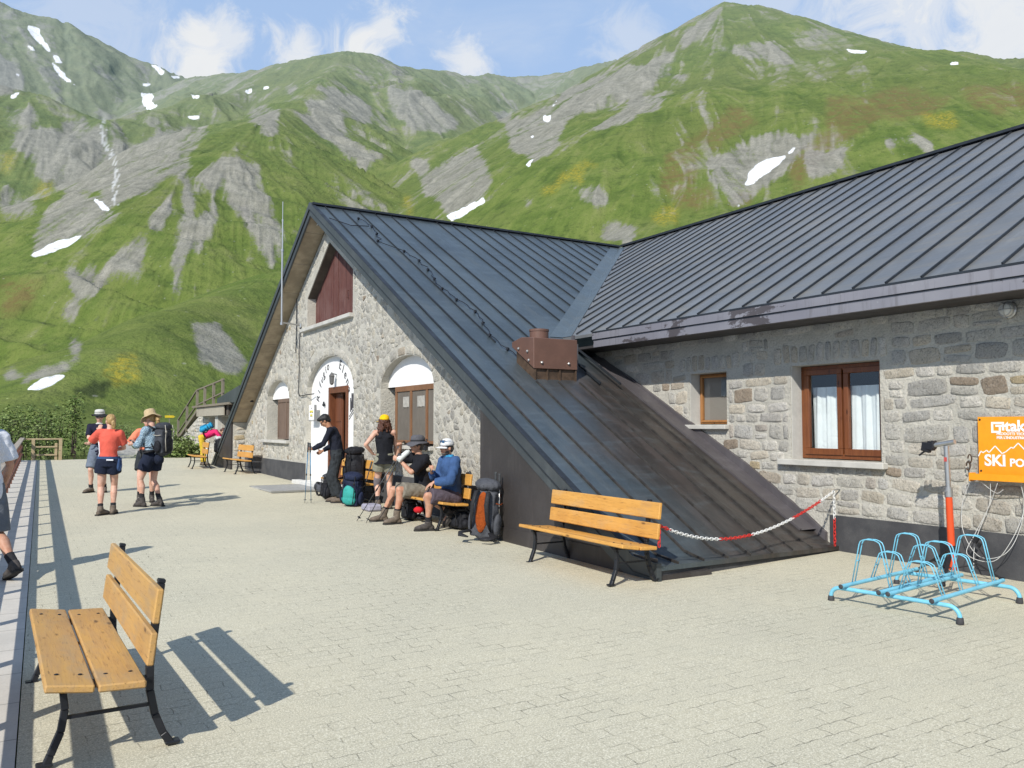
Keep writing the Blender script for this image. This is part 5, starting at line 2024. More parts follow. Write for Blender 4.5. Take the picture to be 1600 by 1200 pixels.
off = Vector((8.80, 4.9, 0.5))
mb = MB()
for ctrl in ([(8.78, 5.12, 1.05), (8.80, 5.22, 0.80), (8.78, 5.20, 0.50), (8.72, 5.0, 0.28), (8.74, 4.75, 0.34), (8.80, 4.62, 0.62), (8.80, 4.55, 1.05)],
             [(8.78, 4.90, 1.06), (8.80, 4.93, 0.82), (8.76, 5.06, 0.52), (8.66, 5.10, 0.30), (8.70, 4.86, 0.25), (8.74, 4.70, 0.45), (8.80, 4.58, 0.80), (8.80, 4.60, 1.06)],
             [(8.77, 4.82, 1.06), (8.82, 4.92, 0.86), (8.80, 4.98, 0.70), (8.74, 5.06, 0.40), (8.60, 5.0, 0.12)],
             [(8.78, 5.0, 1.06), (8.84, 4.88, 0.95), (8.84, 4.80, 0.99)]):
    mb.tube([q - off for q in cpath(ctrl, 10)], 0.0035, 6)
mb.build('white_cable', M_cable, cab, smooth=True)
mb = MB().tube([q - off for q in cpath([(8.70, 5.10, 0.52), (8.68, 5.02, 0.42), (8.66, 4.92, 0.30), (8.6, 4.82, 0.2)], 8)], 0.006, 6)
mb.box(Vector((8.70, 5.02, 0.46)) - off, (0.03, 0.045, 0.085), (0.5, 0, 0)).box(Vector((8.69, 4.985, 0.405)) - off, (0.025, 0.03, 0.05), (0.5, 0, 0))
mb.build('black_plug', M_cable_k, cab)
mb = MB()
for q in ((8.86, 5.17, 1.22), (8.86, 5.15, 1.30)):
    pts = [Vector(q) + Vector((-0.015, 0.02 * math.cos(a), 0.045 * math.sin(a))) - off for a in np.linspace(0, 5.6, 12)]
    mb.tube(pts, 0.008, 6)
mb.build('rusty_hook', M_rust, cab)

# ------------------------------------------------------------------ lamps and small fittings
M_lampglass = plain('frosted_glass', (0.62, 0.62, 0.58), 0.35, 0, 0.1)
lp = thing('bulkhead_lamp', 'round caged wall lamp high on the stone wall under the long eave', 'lamp', (8.90, 4.72, 2.865))
RotX = Matrix.Rotation(R(-90), 3, 'Y')
MB().lathe([(0.088, 0), (0.09, 0.03), (0.078, 0.04)], (0, 0, 0), 22, RotX).build('base', M_alu, lp, smooth=True, auto=R(40))
MB().lathe([(0.074, 0.03), (0.07, 0.07), (0.05, 0.095), (0.01, 0.105)], (0, 0, 0), 20, RotX).build('glass', M_lampglass, lp, smooth=True)
mb = MB()
for a in (R(0), R(90)):
    pts = [(-0.03 - 0.085 * math.sin(q), 0.086 * math.cos(q) * math.cos(a), 0.086 * math.cos(q) * math.sin(a)) for q in np.linspace(0, math.pi, 13)]
    mb.tube(pts, 0.005, 6)
mb.tube([(-0.085, 0.062 * math.cos(q), 0.062 * math.sin(q)) for q in np.linspace(0, 2 * math.pi, 20, endpoint=False)], 0.005, 6, closed=True)
mb.build('cage', M_alu, lp, smooth=True)

fl = thing('floodlight', 'small floodlight fixed under the peak of the gable roof', 'lamp', (5.86, 18.42, 6.33))
MB().box((0, 0, 0), (0.10, 0.16, 0.10), (0, R(25), 0)).build('housing', M_black_pl, fl, bevel=0.01)
MB().box((-0.05, 0, -0.02), (0.012, 0.13, 0.075), (0, R(25), 0)).build('lens', M_lampglass, fl)
MB().bar((0, 0, 0.04), (0.0, 0, 0.14), 0.03, 0.03).build('bracket', M_iron, fl)
wl = thing('wall_lamp', 'little dark spotlight on the gable wall at the left roof edge', 'lamp', (6.0, 25.1, 2.40))
MB().lathe([(0.05, 0), (0.055, 0.1), (0.03, 0.13)], (-0.03, 0, -0.03), 12).build('shade', M_iron, wl, smooth=True, auto=R(40))
MB().bar((-0.02, 0, 0.02), (0.06, 0, 0.06), 0.025, 0.025).build('bracket', M_iron, wl)
# door lantern
dl = thing('door_lantern', 'small iron lantern above the arched door', 'lamp', (6.10, 18.05, 2.72))
MB().lathe([(0.02, -0.14), (0.05, -0.10), (0.06, 0.05), (0.0701, 0.06), (0.03, 0.12), (0.008, 0.15)], (-0.05, 0, 0), 8).build('lantern_body', plain('aged_lantern', (0.16, 0.155, 0.15), 0.5, 0.3, 0.4, 20), dl)
MB().bar((0.06, 0, 0.1), (-0.05, 0, 0.12), 0.02, 0.02).build('bracket', M_iron, dl)
# notice board beside the door
nb_ = thing('notice_plate', 'white notice plate with yellow symbols on the wall left of the door', 'sign', (6.03, 19.40, 1.98))
MB().box((0, 0, 0), (0.03, 0.42, 0.36)).build('plate', M_white, nb_, bevel=0.004)
MB().box((0.002, -0.235, -0.01), (0.05, 0.03, 0.38)).box((0.002, 0.0, -0.20), (0.05, 0.42, 0.02)).build('frame', plain('grey_frame', (0.25, 0.25, 0.25), 0.6), nb_)
mb = MB()
for (a, b) in ((0.10, 0.02), (0.02, 0.02), (-0.07, 0.02), (0.06, -0.07), (-0.03, -0.07)):
    mb.box((-0.017, a, b), (0.004, 0.07, 0.05), None, 0)
mb.build('symbol', plain('yellow_print', (0.72, 0.60, 0.05), 0.6), nb_)
mb = MB()
for (a, b) in ((0.10, -0.005), (-0.07, -0.005), (0.06, -0.09), (-0.03, -0.095), (0.0, 0.10)):
    mb.box((-0.0175, a, b), (0.004, 0.06, 0.016))
mb.build('print', M_ink, nb_)
db = thing('door_bell', 'small dark bell fitting on the white panel left of the door', 'bell', (6.15, 18.85, 2.15))
MB().lathe([(0.04, 0), (0.045, 0.02), (0.02, 0.05)], (0, 0, 0), 10, RotX).build('bell_cap', M_iron, db)
MB().box((-0.02, 0, 0.05), (0.03, 0.03, 0.05)).build('bracket', M_iron, db)

# steel grille mat in front of the door
gm = thing('grille_mat', 'pale slatted steel grille mat on the pavers before the door', 'mat', (5.25, 18.7, gz(18.7)))
mb = MB()
for k_ in range(17):
    mb.box((-0.56 + k_ * 0.07, 0, 0.02), (0.035, 1.9, 0.03))
mb.build('slats', plain('galvanised_slat', (0.50, 0.50, 0.49), 0.5, 0.4, 0.15), gm)
mb = MB().box((0, 0.95, 0.02), (1.2, 0.03, 0.035)).box((0, -0.95, 0.02), (1.2, 0.03, 0.035)).box((0, 0, 0.012), (1.2, 0.04, 0.02))
mb.build('rim', M_alu, gm)

# antenna mast on the gable
ms = thing('antenna_mast', 'thin grey antenna mast held by a bracket left of the attic hatch', 'mast', (5.55, 20.42, 4.22))
mb = MB().tube([(0, 0, -0.05), (0, 0.03, 1.85)], 0.026, 10).tube([(0, 0.03, 1.8), (0, 0.05, 2.6)], 0.016, 8).tube([(0, 0.05, 2.55), (0, 0.055, 3.05)], 0.010, 8)
mb.lathe([(0.035, 1.78), (0.035, 1.84)], (0, 0.03, 0), 10).lathe([(0.022, 2.54), (0.022, 2.60)], (0, 0.05, 0), 8)
mb.build('pole', M_alu, ms, smooth=True, auto=R(40))
mb = MB().tube([(-0.02, 0, 0.0), (0.50, 0, -0.04)], 0.020, 8).lathe([(0.04, -0.08), (0.04, -0.02)], (0, 0, 0.02), 10).lathe([(0.035, -0.07), (0.035, 0.02)], (0.48, 0, -0.02), 10)
mb.tube([(0, 0.02, 1.22), (0.45, -0.02, 1.16)], 0.012, 6)
mb.build('bracket', M_alu, ms, smooth=True, auto=R(40))
# cable down the gable wall
mb = MB()
mb.tube([(6.02, 20.42, 4.12), (6.00, 20.44, 3.6), (6.01, 20.45, 3.0), (6.00, 20.44, 2.48), (6.0, 20.35, 2.40), (6.01, 19.95, 2.41), (6.10, 19.5, 2.43)], 0.012, 6)
mb.tube([(6.01, 20.75, 4.9), (6.01, 20.74, 4.2), (6.01, 20.76, 3.5)], 0.010, 6)
o = mb.build('wall_cable', M_iron, None)
tag(o, 'dark cable running down the gable wall from the mast to the door arch', 'cable')

# heating cable clipped along a seam of the roof
hc_ = thing('roof_cable', 'black cable clipped along a seam of the main roof down to the brown cowl', 'cable', (6.3, 14, 3))
mb = MB()
pts = []
for k_ in range(60):
    y = 17.55 - k_ * 0.117
    x = 6.48 + 0.10 * math.sin(k_ * 0.35) * (1 if k_ % 11 else 0) + (0.33 if y < 16.0 else 0) * min(1, max(0, (16.0 - y) / 0.25)) + (0.02 if k_ % 3 else -0.02)
    pts.append((x - 6.3, y - 14, zr(y) + 0.05 - 3))
    if k_ % 4 == 0:
        MB().box((x - 6.3, y - 14, zr(y) + 0.04 - 3), (0.045, 0.035, 0.05), (0.3, 0.2, 0.5)).build('clip', M_iron, hc_)
pts.append((6.75 - 6.3, 10.9 - 14, 2.72 - 3))
mb.tube(pts, 0.008, 6)
mb.tube([(5.70 - 6.3, 17.3 - 14, zr(17.3) + 0.04 - 3), (6.1 - 6.3, 17.0 - 14, zr(17.0) + 0.03 - 3), (6.52 - 6.3, 17.05 - 14, zr(17.05) + 0.05 - 3)], 0.010, 6)
mb.tube([(6.1 - 6.3, 18.1 - 14, zr(18.1) + 0.04 - 3), (9 - 6.3, 18.08 - 14, zr(18.08) + 0.03 - 3), (12.0 - 6.3, 18.1 - 14, zr(18.1) + 0.04 - 3)], 0.008, 6)
mb.build('cable_run', M_iron, hc_)

# ------------------------------------------------------------------ fence along the left edge
M_fence = wood_mat('red_brown_fence_board', (0.165, 0.070, 0.048), (0.125, 0.052, 0.038), (0.075, 0.035, 0.028), rough=0.8, along='y')
M_fence_top = wood_mat('bleached_rail', (0.40, 0.35, 0.29), (0.33, 0.28, 0.225), (0.22, 0.18, 0.14), rough=0.85, along='y')
fe = thing('terrace_fence', 'red-brown timber fence with pale top rail along the left edge', 'fence', (fence_x(14), 14, gz(14)))
fo = Vector((fence_x(14), 14, gz(14)))
mb, mt, mp = MB(), MB(), MB()
ya, yb = -3.0, 34.2
p_ = lambda y, z, dx=0: Vector((fence_x(y) - 0.06 + dx, y, gz(y) + z)) - fo
mt.bar(p_(ya, 0.80), p_(yb, 0.80), 0.145, 0.040)
mt.build('top_rail', M_fence_top, fe, bevel=0.006)
for (z, h) in ((0.48, 0.095), (0.235, 0.075)):
    MB().bar(p_(ya, z, 0.01), p_(yb, z, 0.01), 0.03, h).build('rail', M_fence, fe)
y = ya + 0.1
while y < yb:
    mp = MB().box(p_(y, 0.30, -0.035), (0.06, 0.075, 0.96), None)
    mp.build('post', M_fence, fe)
    y += 1.29
# the low cross rail at the end of the terrace
ef = thing('end_rail', 'short pale timber railing closing the far end of the terrace', 'fence', (0.85, 34.25, gz(34.2)))
M_log = wood_mat('pale_log', (0.44, 0.35, 0.215), (0.36, 0.28, 0.165), (0.23, 0.17, 0.10), rough=0.8, along='x')  # pale yellow-brown wood with darker grain
for x in (-0.36, 0.50):
    MB().box((x, 0, 0.36), (0.11, 0.11, 0.78)).build('post', M_log, ef, bevel=0.008)
MB().box((0.36, 0.05, 0.30), (0.09, 0.1, 0.62)).build('post', M_log, ef, bevel=0.008)
for z in (0.76, 0.48, 0.19):
    MB().bar((-0.72 if z > 0.7 else -0.36, 0.0, z), (0.56 if z > 0.7 else 0.40, 0.0, z), 0.10 if z > 0.7 else 0.07, 0.055).build('rail', M_log, ef, bevel=0.006)

# ------------------------------------------------------------------ stone annex beyond the gable
an = thing('stone_annex', 'low stone annex with timber fascia and open bays beyond the left buttress', 'building', (6.3, 33, gz(33)))
ao = Matrix.Translation((-6.3, -33, -gz(33)))
bay = [rect(29.4, 30.9, 0.95, 2.02), rect(31.35, 33.0, 0.95, 2.02), rect(32.6, 34.6, 1.02, 1.28)]
M_annex = M_rubble
vs, fs = curve_solid([(28.8, -0.3), (41.2, -0.3), (41.2, 0.85), (38.6, 1.35), (35.3, 2.05), (28.8, 2.05)], [rect(29.5, 30.85, 1.0, 2.0), rect(31.4, 33.2, 1.0, 2.0)], 0.4)
st = Stones(31)


def blk_an(q0, q1, w0, w1):
    for y in (q0, q1):
        lim = 2.03 if y < 35.3 else (2.05 - (y - 35.3) * 0.21 if y < 38.6 else 1.35 - (y - 38.6) * 0.19)
        if w1 > lim: return None
    for (a, b) in ((29.5, 30.85), (31.4, 33.2)):
        if q1 > a - 0.02 and q0 < b + 0.02 and w1 > 0.97: return None
    return q0, q1


st.courses(28.8, 41.1, 0.3, 2.05, 0.12, 0.24, 0.16, 0.42, blk_an, lambda u_, v_, o_: (6.3 - o_, u_, v_), 0.6, 0.014, 0.015, 0.04, 0.006, 0.05)
_hi, hut_inv = hut_inv, ao
anw = st.mesh('annex_wall', [(6.3 + c_, a, b) for a, b, c_ in vs], fs, [M_mortar, M_rubble], an)
hut_inv = _hi
M_greywood = wood_mat('weathered_grey_board', (0.235, 0.205, 0.155), (0.18, 0.155, 0.115), (0.105, 0.09, 0.07), rough=0.9)
mb = MB()
y = 29.3
while y < 34.2:
    mb.bx(6.02, 6.06, y + 0.008, y + 0.17, 2.03, 2.36)
    y += 0.178
mb.build('fascia', wood_mat('pale_fascia_board', (0.40, 0.365, 0.295), (0.32, 0.29, 0.235), (0.17, 0.15, 0.12), rough=0.9), an, xf=ao)
mb = MB().bx(5.95, 9.5, 28.2, 34.9, 2.375, 2.45)
mb.build('roof_slab', M_greywood, an, xf=ao)
mb = MB().bx(6.12, 9.5, 29.0, 34.2, 2.03, 2.37)
mb.build('roof_core', M_beam, an, xf=ao)
mb = MB()
mb.prism([(26.9, 2.42), (30.3, 2.46), (30.3, 2.62), (26.9, 2.95)], 0, 6.0, 9)
mb.build('roof', M_trim, an, xf=ao)
mb = MB()
mb.bx(6.25, 6.5, 29.44, 29.6, 0.3, 2.03)
mb.build('pillar', M_sill, an, xf=ao)
MB().bx(6.15, 6.5, 30.88, 31.35, 0.95, 2.03).build('pillar', M_sill, an, xf=ao)
mb = MB()
mb.add([(6.69, 29.2, 0.8), (6.69, 33.4, 0.8), (6.69, 33.4, 2.1), (6.69, 29.2, 2.1)], [(0, 1, 2, 3)])
mb.build('dark_room', M_darkroom, an, xf=ao)
mb = MB()
for (a, b) in ((31.55, 31.95), (32.05, 32.45)):
    mb.bx(6.45, 6.49, a, b, 1.0, 1.3)
mb.build('counter_panel', plain('lilac_panel', (0.30, 0.26, 0.32), 0.7), an, xf=ao)
# stair with timber railing climbing on the left of the annex
rl = thing('stair_railing', 'weathered timber railing climbing over the annex roof', 'railing', (6.3, 34, 2.4))
ro = Vector((6.3, 34, 2.4))
mb = MB()
top = [(6.25, 40.2, 1.9), (6.25, 35.6, 3.12), (6.25, 30.5, 3.32)]
low = [(6.25, 40.2, 1.30), (6.25, 35.6, 2.50), (6.25, 30.5, 2.86)]
for pl, hh in ((top, 0.06), (low, 0.05)):
    for i in range(2):
        m2 = MB().bar(Vector(pl[i]) - ro, Vector(pl[i + 1]) - ro, 0.06, hh * 0.8)
        m2.build('rail', M_greywood, rl)
for (y, z0, z1) in ((40.0, 0.9, 1.95), (37.8, 1.4, 2.55), (35.5, 2.45, 3.12), (33.9, 2.45, 3.18), (32.2, 2.45, 3.25), (30.6, 2.45, 3.36)):
    MB().box(Vector((6.25, y, (z0 + z1) / 2)) - ro, (0.09, 0.10, z1 - z0)).build('post', M_greywood, rl)
mb = MB().bar(Vector((6.35, 40.4, 0.95)) - ro, Vector((6.35, 35.2, 2.32)) - ro, 0.3, 0.12)
mb.build('stair_stringer', M_greywood, rl)

# wayfinding marks
tm = thing('trail_marker', 'yellow trail arrow on a thin post on the grass beyond the annex', 'sign', (6.6, 45, 1.3))
MB().box((0, 0, 0.0), (0.04, 0.04, 1.9)).build('post', M_greywood, tm)
MB().prism([(-0.22, 0.78), (0.18, 0.78), (0.27, 0.84), (0.18, 0.90), (-0.22, 0.90)], 1, -0.03, -0.05).build('arrow_plate', plain('yellow_plate', (0.75, 0.55, 0.03), 0.5), tm)
# ------------------------------------------------------------------ shrubs and ground cover near the terrace
def leaf_mat(name, c1, c2):
    m, t = newmat(name)
    p = t.pos()
    rnd = t.attr('tint', 'Fac')
    c = t.mix(t.ss(rnd, 0.0, 1.0), c1, c2)
    c = t.mix(t.ss(t.noise(p, 3, 3), 0.4, 0.65, 0, 0.25), c, tuple(q * 0.6 for q in c1))
    t.bsdf(c, 0.6, 0, None, 0.3)
    return m


M_leafA = leaf_mat('willow_leaf', (0.13, 0.19, 0.045), (0.23, 0.28, 0.09))
M_leafB = leaf_mat('alder_leaf', (0.10, 0.165, 0.036), (0.20, 0.26, 0.075))
M_leafC = leaf_mat('birch_leaf', (0.14, 0.205, 0.05), (0.25, 0.30, 0.12))
M_bark = plain('thin_bark', (0.085, 0.065, 0.05), 0.9, 0, 0.3, 20, 0.3)


def leaves_obj(name, pts, size, mat, parent, r):
    """many small folded leaves"""
    vs, fs, tn = [], [], []
    for p in pts:
        p = Vector(p)
        a, b = r.uniform(0, 6.28), r.uniform(-0.9, 0.7)
        d = Vector((math.cos(a) * math.cos(b), math.sin(a) * math.cos(b), math.sin(b)))
        s = d.cross(Vector((r.uniform(-1, 1), r.uniform(-1, 1), 1))).normalized()
        L = size * r.uniform(0.6, 1.35)
        w_ = L * 0.33
        o = len(vs)
        up = d.cross(s) * (w_ * 0.35)
        vs += [p, p + d * L * 0.5 + s * w_ + up, p + d * L, p + d * L * 0.5 - s * w_ + up]
        fs += [(o, o + 1, o + 2), (o, o + 2, o + 3)]
        q = r.random()
        tn += [q] * 4
    me = D.meshes.new(name)
    me.from_pydata([tuple(v) for v in vs], [], fs)
    me.materials.append(mat)
    at = me.attributes.new('tint', 'FLOAT', 'POINT')
    at.data.foreach_set('value', tn)
    o = D.objects.new(name, me)
    COL.objects.link(o)
    o.parent = parent
    return o


def shrub(label, loc, h, rad, n_stem, n_leaf, lsize, mat, seed, group, name='shrub', slim=False):
    r = random.Random(seed)
    root = thing(name, label, 'shrub', loc, 0, group)
    mb = MB()
    pts = []
    for i in range(n_stem):
        a = r.uniform(0, 6.28)
        k = 0.12 if slim else 0.75
        tip = Vector((math.cos(a) * rad * k * r.uniform(0.4, 1.1), math.sin(a) * rad * k * r.uniform(0.4, 1.1), h * r.uniform(0.7, 1.0)))
        base = Vector((math.cos(a) * rad * 0.12, math.sin(a) * rad * 0.12, -0.25))
        mid = base.lerp(tip, 0.5) + Vector((r.uniform(-.1, .1) * rad, r.uniform(-.1, .1) * rad, h * 0.08))
        stem = [base, base.lerp(mid, 0.5), mid, mid.lerp(tip, 0.55), tip]
        mb.tube(stem, [0.022 * h ** .5, 0.018 * h ** .5, 0.013, 0.009, 0.004], 5)
        nb_ = 9 if not slim else 14
        for j in range(nb_):
            u_ = r.uniform(0.25, 1.0)
            k_ = u_ * 4
            q = stem[min(3, int(k_))].lerp(stem[min(4, int(k_) + 1)], k_ - int(k_))
            aa = r.uniform(0, 6.28)
            L = rad * r.uniform(0.25, 0.6) * (1.25 - u_ * 0.7)
            e = q + Vector((math.cos(aa) * L, math.sin(aa) * L, L * r.uniform(0.1, 0.8)))
            mb.tube([q, q.lerp(e, 0.5) + Vector((0, 0, 0.02)), e], [0.006, 0.005, 0.002], 4)
            m_ = max(3, n_leaf // (n_stem * nb_))
            for _ in range(m_):
                w_ = r.random() ** 0.6
                c_ = q.lerp(e, w_)
                s_ = 0.11 * rad
                pts.append(c_ + Vector((r.gauss(0, s_), r.gauss(0, s_), r.gauss(0, s_))))
    mb.build('stem', M_bark, root)
    leaves_obj('foliage', pts, lsize, mat, root, r)
    return root


SG = 'alder and willow shrubs beyond the end of the terrace'
# (label, x, y, z, h, rad, stems, leaves, leaf, mat)
for i, (lb, px, py, d, h, rad, ns, nl, mt, slim) in enumerate([
    ('tall thin shrub with loose leaves behind the right end of the end rail', 112, 718, 39, 2.7, 0.9, 5, 2300, M_leafB, True),
    ('bushy shrub just left of the tall thin shrub', 78, 712, 40, 1.9, 1.3, 9, 3800, M_leafB, False),
    ('broad shrub behind the left corner of the end rail', 45, 715, 41, 2.15, 1.5, 10, 4600, M_leafB, False),
    ('leafy shrub at the left picture edge behind the white shirt', 5, 715, 38, 1.95, 1.4, 9, 4200, M_leafA, False),
    ('low shrub left of the track, behind the coral shirt group', 138, 716, 43, 1.2, 1.0, 7, 2400, M_leafC, False),
    ('pale flowering shrub behind the middle of the end rail', 64, 718, 37.5, 1.3, 0.8, 6, 1800, M_leafC, False),
    ('small bush between the hat of the facing hiker and the track', 190, 688, 70, 1.5, 1.6, 8, 2200, M_leafC, False),
    ('shrub partly outside the left picture edge, farther down the bank', -25, 722, 33, 1.9, 1.4, 9, 4000, M_leafB, False),
]):
    g = ray_at(px, py, d)
    zz = gz(min(d, 34)) - (0.5 if px < 120 else 0.15) if d < 60 else g[2] - 0.3
    shrub(lb, (g[0], g[1], zz), h + (0.45 if px < 120 else 0), rad, ns, int(nl * 0.30), 0.115, mt, 100 + i, SG, slim=slim)
# bank of dock leaves at the foot of the annex
for i, (lb, x, y, h, rad) in enumerate([('leafy green plants below the annex stair wall', 5.75, 37.2, 0.75, 1.2), ('big-leaved plants left of the pink-topped person', 5.6, 34.9, 0.6, 0.9), ('tall weeds beside the sloping end of the annex wall', 5.6, 40.6, 1.0, 1.3)]):
    shrub(lb, (x, y, gz(34) - 0.1), h, rad, 12, 1500, 0.16, M_leafC, 200 + i, 'green plants at the foot of the annex', 'leafy_plant')

# meadow grass on the bank outside the terrace
r = random.Random(5)
vs, fs, tn = [], [], []
for i in range(26000):
    if r.random() < 0.55:
        x, y = r.uniform(-9, 6.4), 34.6 + abs(r.gauss(0, 7))
        if -0.2 < (x - 2.9 - (y - 34) * 0.05) < 2.4 and y < 60: continue
    else:
        x, y = fence_x(20) - 0.5 - abs(r.gauss(0, 3.0)), r.uniform(4, 40)
    z = gz(min(y, 34.4)) - 0.32 - (1.6 * min(1, max(0, -x - 0.3) / 6) if y < 40 else 0.0)
    h = r.uniform(0.12, 0.42)
    a = r.uniform(0, 6.28)
    w_ = r.uniform(0.012, 0.03)
    dx, dy = math.cos(a) * w_, math.sin(a) * w_
    lx, ly = r.gauss(0, 0.1), r.gauss(0, 0.1)
    o = len(vs)
    vs += [(x - dx, y - dy, z), (x + dx, y + dy, z), (x + lx, y + ly, z + h)]
    fs.append((o, o + 1, o + 2))
    tn += [r.random()] * 3
me = D.meshes.new('meadow_grass')
me.from_pydata(vs, [], fs)
me.materials.append(leaf_mat('meadow_blade', (0.070, 0.110, 0.025), (0.150, 0.175, 0.055)))
at = me.attributes.new('tint', 'FLOAT', 'POINT'); at.data.foreach_set('value', tn)
o = D.objects.new('meadow_grass', me); COL.objects.link(o)
tag(o, 'rough meadow grass around the terrace edge', 'grass', None, 'stuff')
# ------------------------------------------------------------------ hikers
def fused(mb, name, mat, parent, voxel=0.010, smooth=4, fac=0.5, cuts=(), noise_amp=0.0, nscale=9.0):
    """merge overlapping closed volumes into one continuous surface"""
    me = D.meshes.new('tmp')
    me.from_pydata(mb.v, [], mb.f)
    bm = bmesh.new(); bm.from_mesh(me)
    bmesh.ops.recalc_face_normals(bm, faces=bm.faces)
    bm.to_mesh(me); bm.free()
    o = D.objects.new('tmp', me)
    COL.objects.link(o)
    md = o.modifiers.new('r', 'REMESH'); md.mode = 'VOXEL'; md.voxel_size = voxel; md.use_smooth_shade = True
    if smooth:
        ms = o.modifiers.new('s', 'SMOOTH'); ms.iterations = smooth; ms.factor = fac
    bpy.context.view_layer.update()
    m2 = D.meshes.new_from_object(o.evaluated_get(bpy.context.evaluated_depsgraph_get()))
    D.objects.remove(o); D.meshes.remove(me)
    if cuts:
        bm = bmesh.new(); bm.from_mesh(m2)
        for (co, no) in cuts:
            bmesh.ops.bisect_plane(bm, geom=bm.verts[:] + bm.edges[:] + bm.faces[:], plane_co=co, plane_no=no, clear_outer=True)
        bm.to_mesh(m2); bm.free()
    if noise_amp:
        n = len(m2.vertices)
        co = np.empty(n * 3, np.float32); no = np.empty(n * 3, np.float32)
        m2.vertices.foreach_get('co', co); m2.vertices.foreach_get('normal', no)
        co = co.reshape(-1, 3); no = no.reshape(-1, 3)
        d = np.array([mnoise.noise(Vector(c) * nscale) * 0.65 + mnoise.noise(Vector((c[0] * nscale * 2.3, c[1] * nscale * 2.3, c[2] * nscale * 1.4 + 5))) * 0.35 for c in co.tolist()])
        co = co + no * (d * noise_amp)[:, None]
        m2.vertices.foreach_set('co', co.ravel().astype(np.float32))
    m2.name = name
    m2.materials.clear()
    m2.materials.append(mat)
    m2.polygons.foreach_set('use_smooth', [True] * len(m2.polygons))
    ob = D.objects.new(name, m2)
    COL.objects.link(ob)
    ob.parent = parent
    return ob


def skin_mat(name, c):
    m, t = newmat(name)
    p = t.obj()
    n1 = t.noise(p, 14, 4, 0.6)
    cc = t.mix(t.ss(n1, 0.35, 0.7), c, (c[0] * 0.86, c[1] * 0.72, c[2] * 0.66))
    t.bsdf(cc, 0.55, 0, t.bump(t.noise(p, 90, 3), 0.12, 0.003), 0.35)
    return m


def hair_mat(name, c):
    m, t = newmat(name)
    p = t.obj()
    n1 = t.noise(t.mapping(p, (60, 60, 9)), 1.0, 4, 0.6, 1.2)
    cc = t.mix(t.ss(n1, 0.3, 0.7), c, tuple(q * 0.45 for q in c))
    t.bsdf(cc, 0.5, 0, t.bump(n1, 0.6, 0.01), 0.4)
    return m


SK_FAIR = skin_mat('fair_skin', (0.60, 0.375, 0.285))
SK_TAN = skin_mat('tanned_skin', (0.50, 0.285, 0.195))
SK_BROWN = skin_mat('brown_skin', (0.40, 0.21, 0.125))
M_eye = plain('eye_dark', (0.02, 0.014, 0.01), 0.25)
M_lip = plain('lip', (0.36, 0.14, 0.11), 0.5)
M_sunglass = plain('black_lens', (0.010, 0.010, 0.012), 0.12, 0, 0.1)
M_boot = plain('brown_grey_boot_leather', (0.165, 0.130, 0.100), 0.8, 0, 0.4, 20, 0.4, 0.006)
M_boot_dk = plain('dark_boot_leather', (0.075, 0.065, 0.060), 0.8, 0, 0.4, 20, 0.4, 0.006)
M_sole = plain('rubber_sole', (0.030, 0.028, 0.026), 0.85, 0, 0.3)
M_lace = plain('pale_lace', (0.45, 0.42, 0.36), 0.8)
M_sock_dk = cloth('charcoal_sock', (0.030, 0.030, 0.034), 0.2, 20)


def V(*a):
    return Vector(a)


def two_bone(a, c, l1, l2, hint):
    a, c, hint = Vector(a), Vector(c), Vector(hint)
    d = c - a
    L = min(d.length, (l1 + l2) * 0.999)
    if d.length > L:
        c = a + d.normalized() * L
        d = c - a
    k = (l1 * l1 - l2 * l2 + L * L) / (2 * L)
    h = math.sqrt(max(0, l1 * l1 - k * k))
    n = d.normalized()
    perp = hint - n * hint.dot(n)
    if perp.length < 1e-5: perp = n.orthogonal()
    perp.normalize()
    return a + n * k + perp * h, c


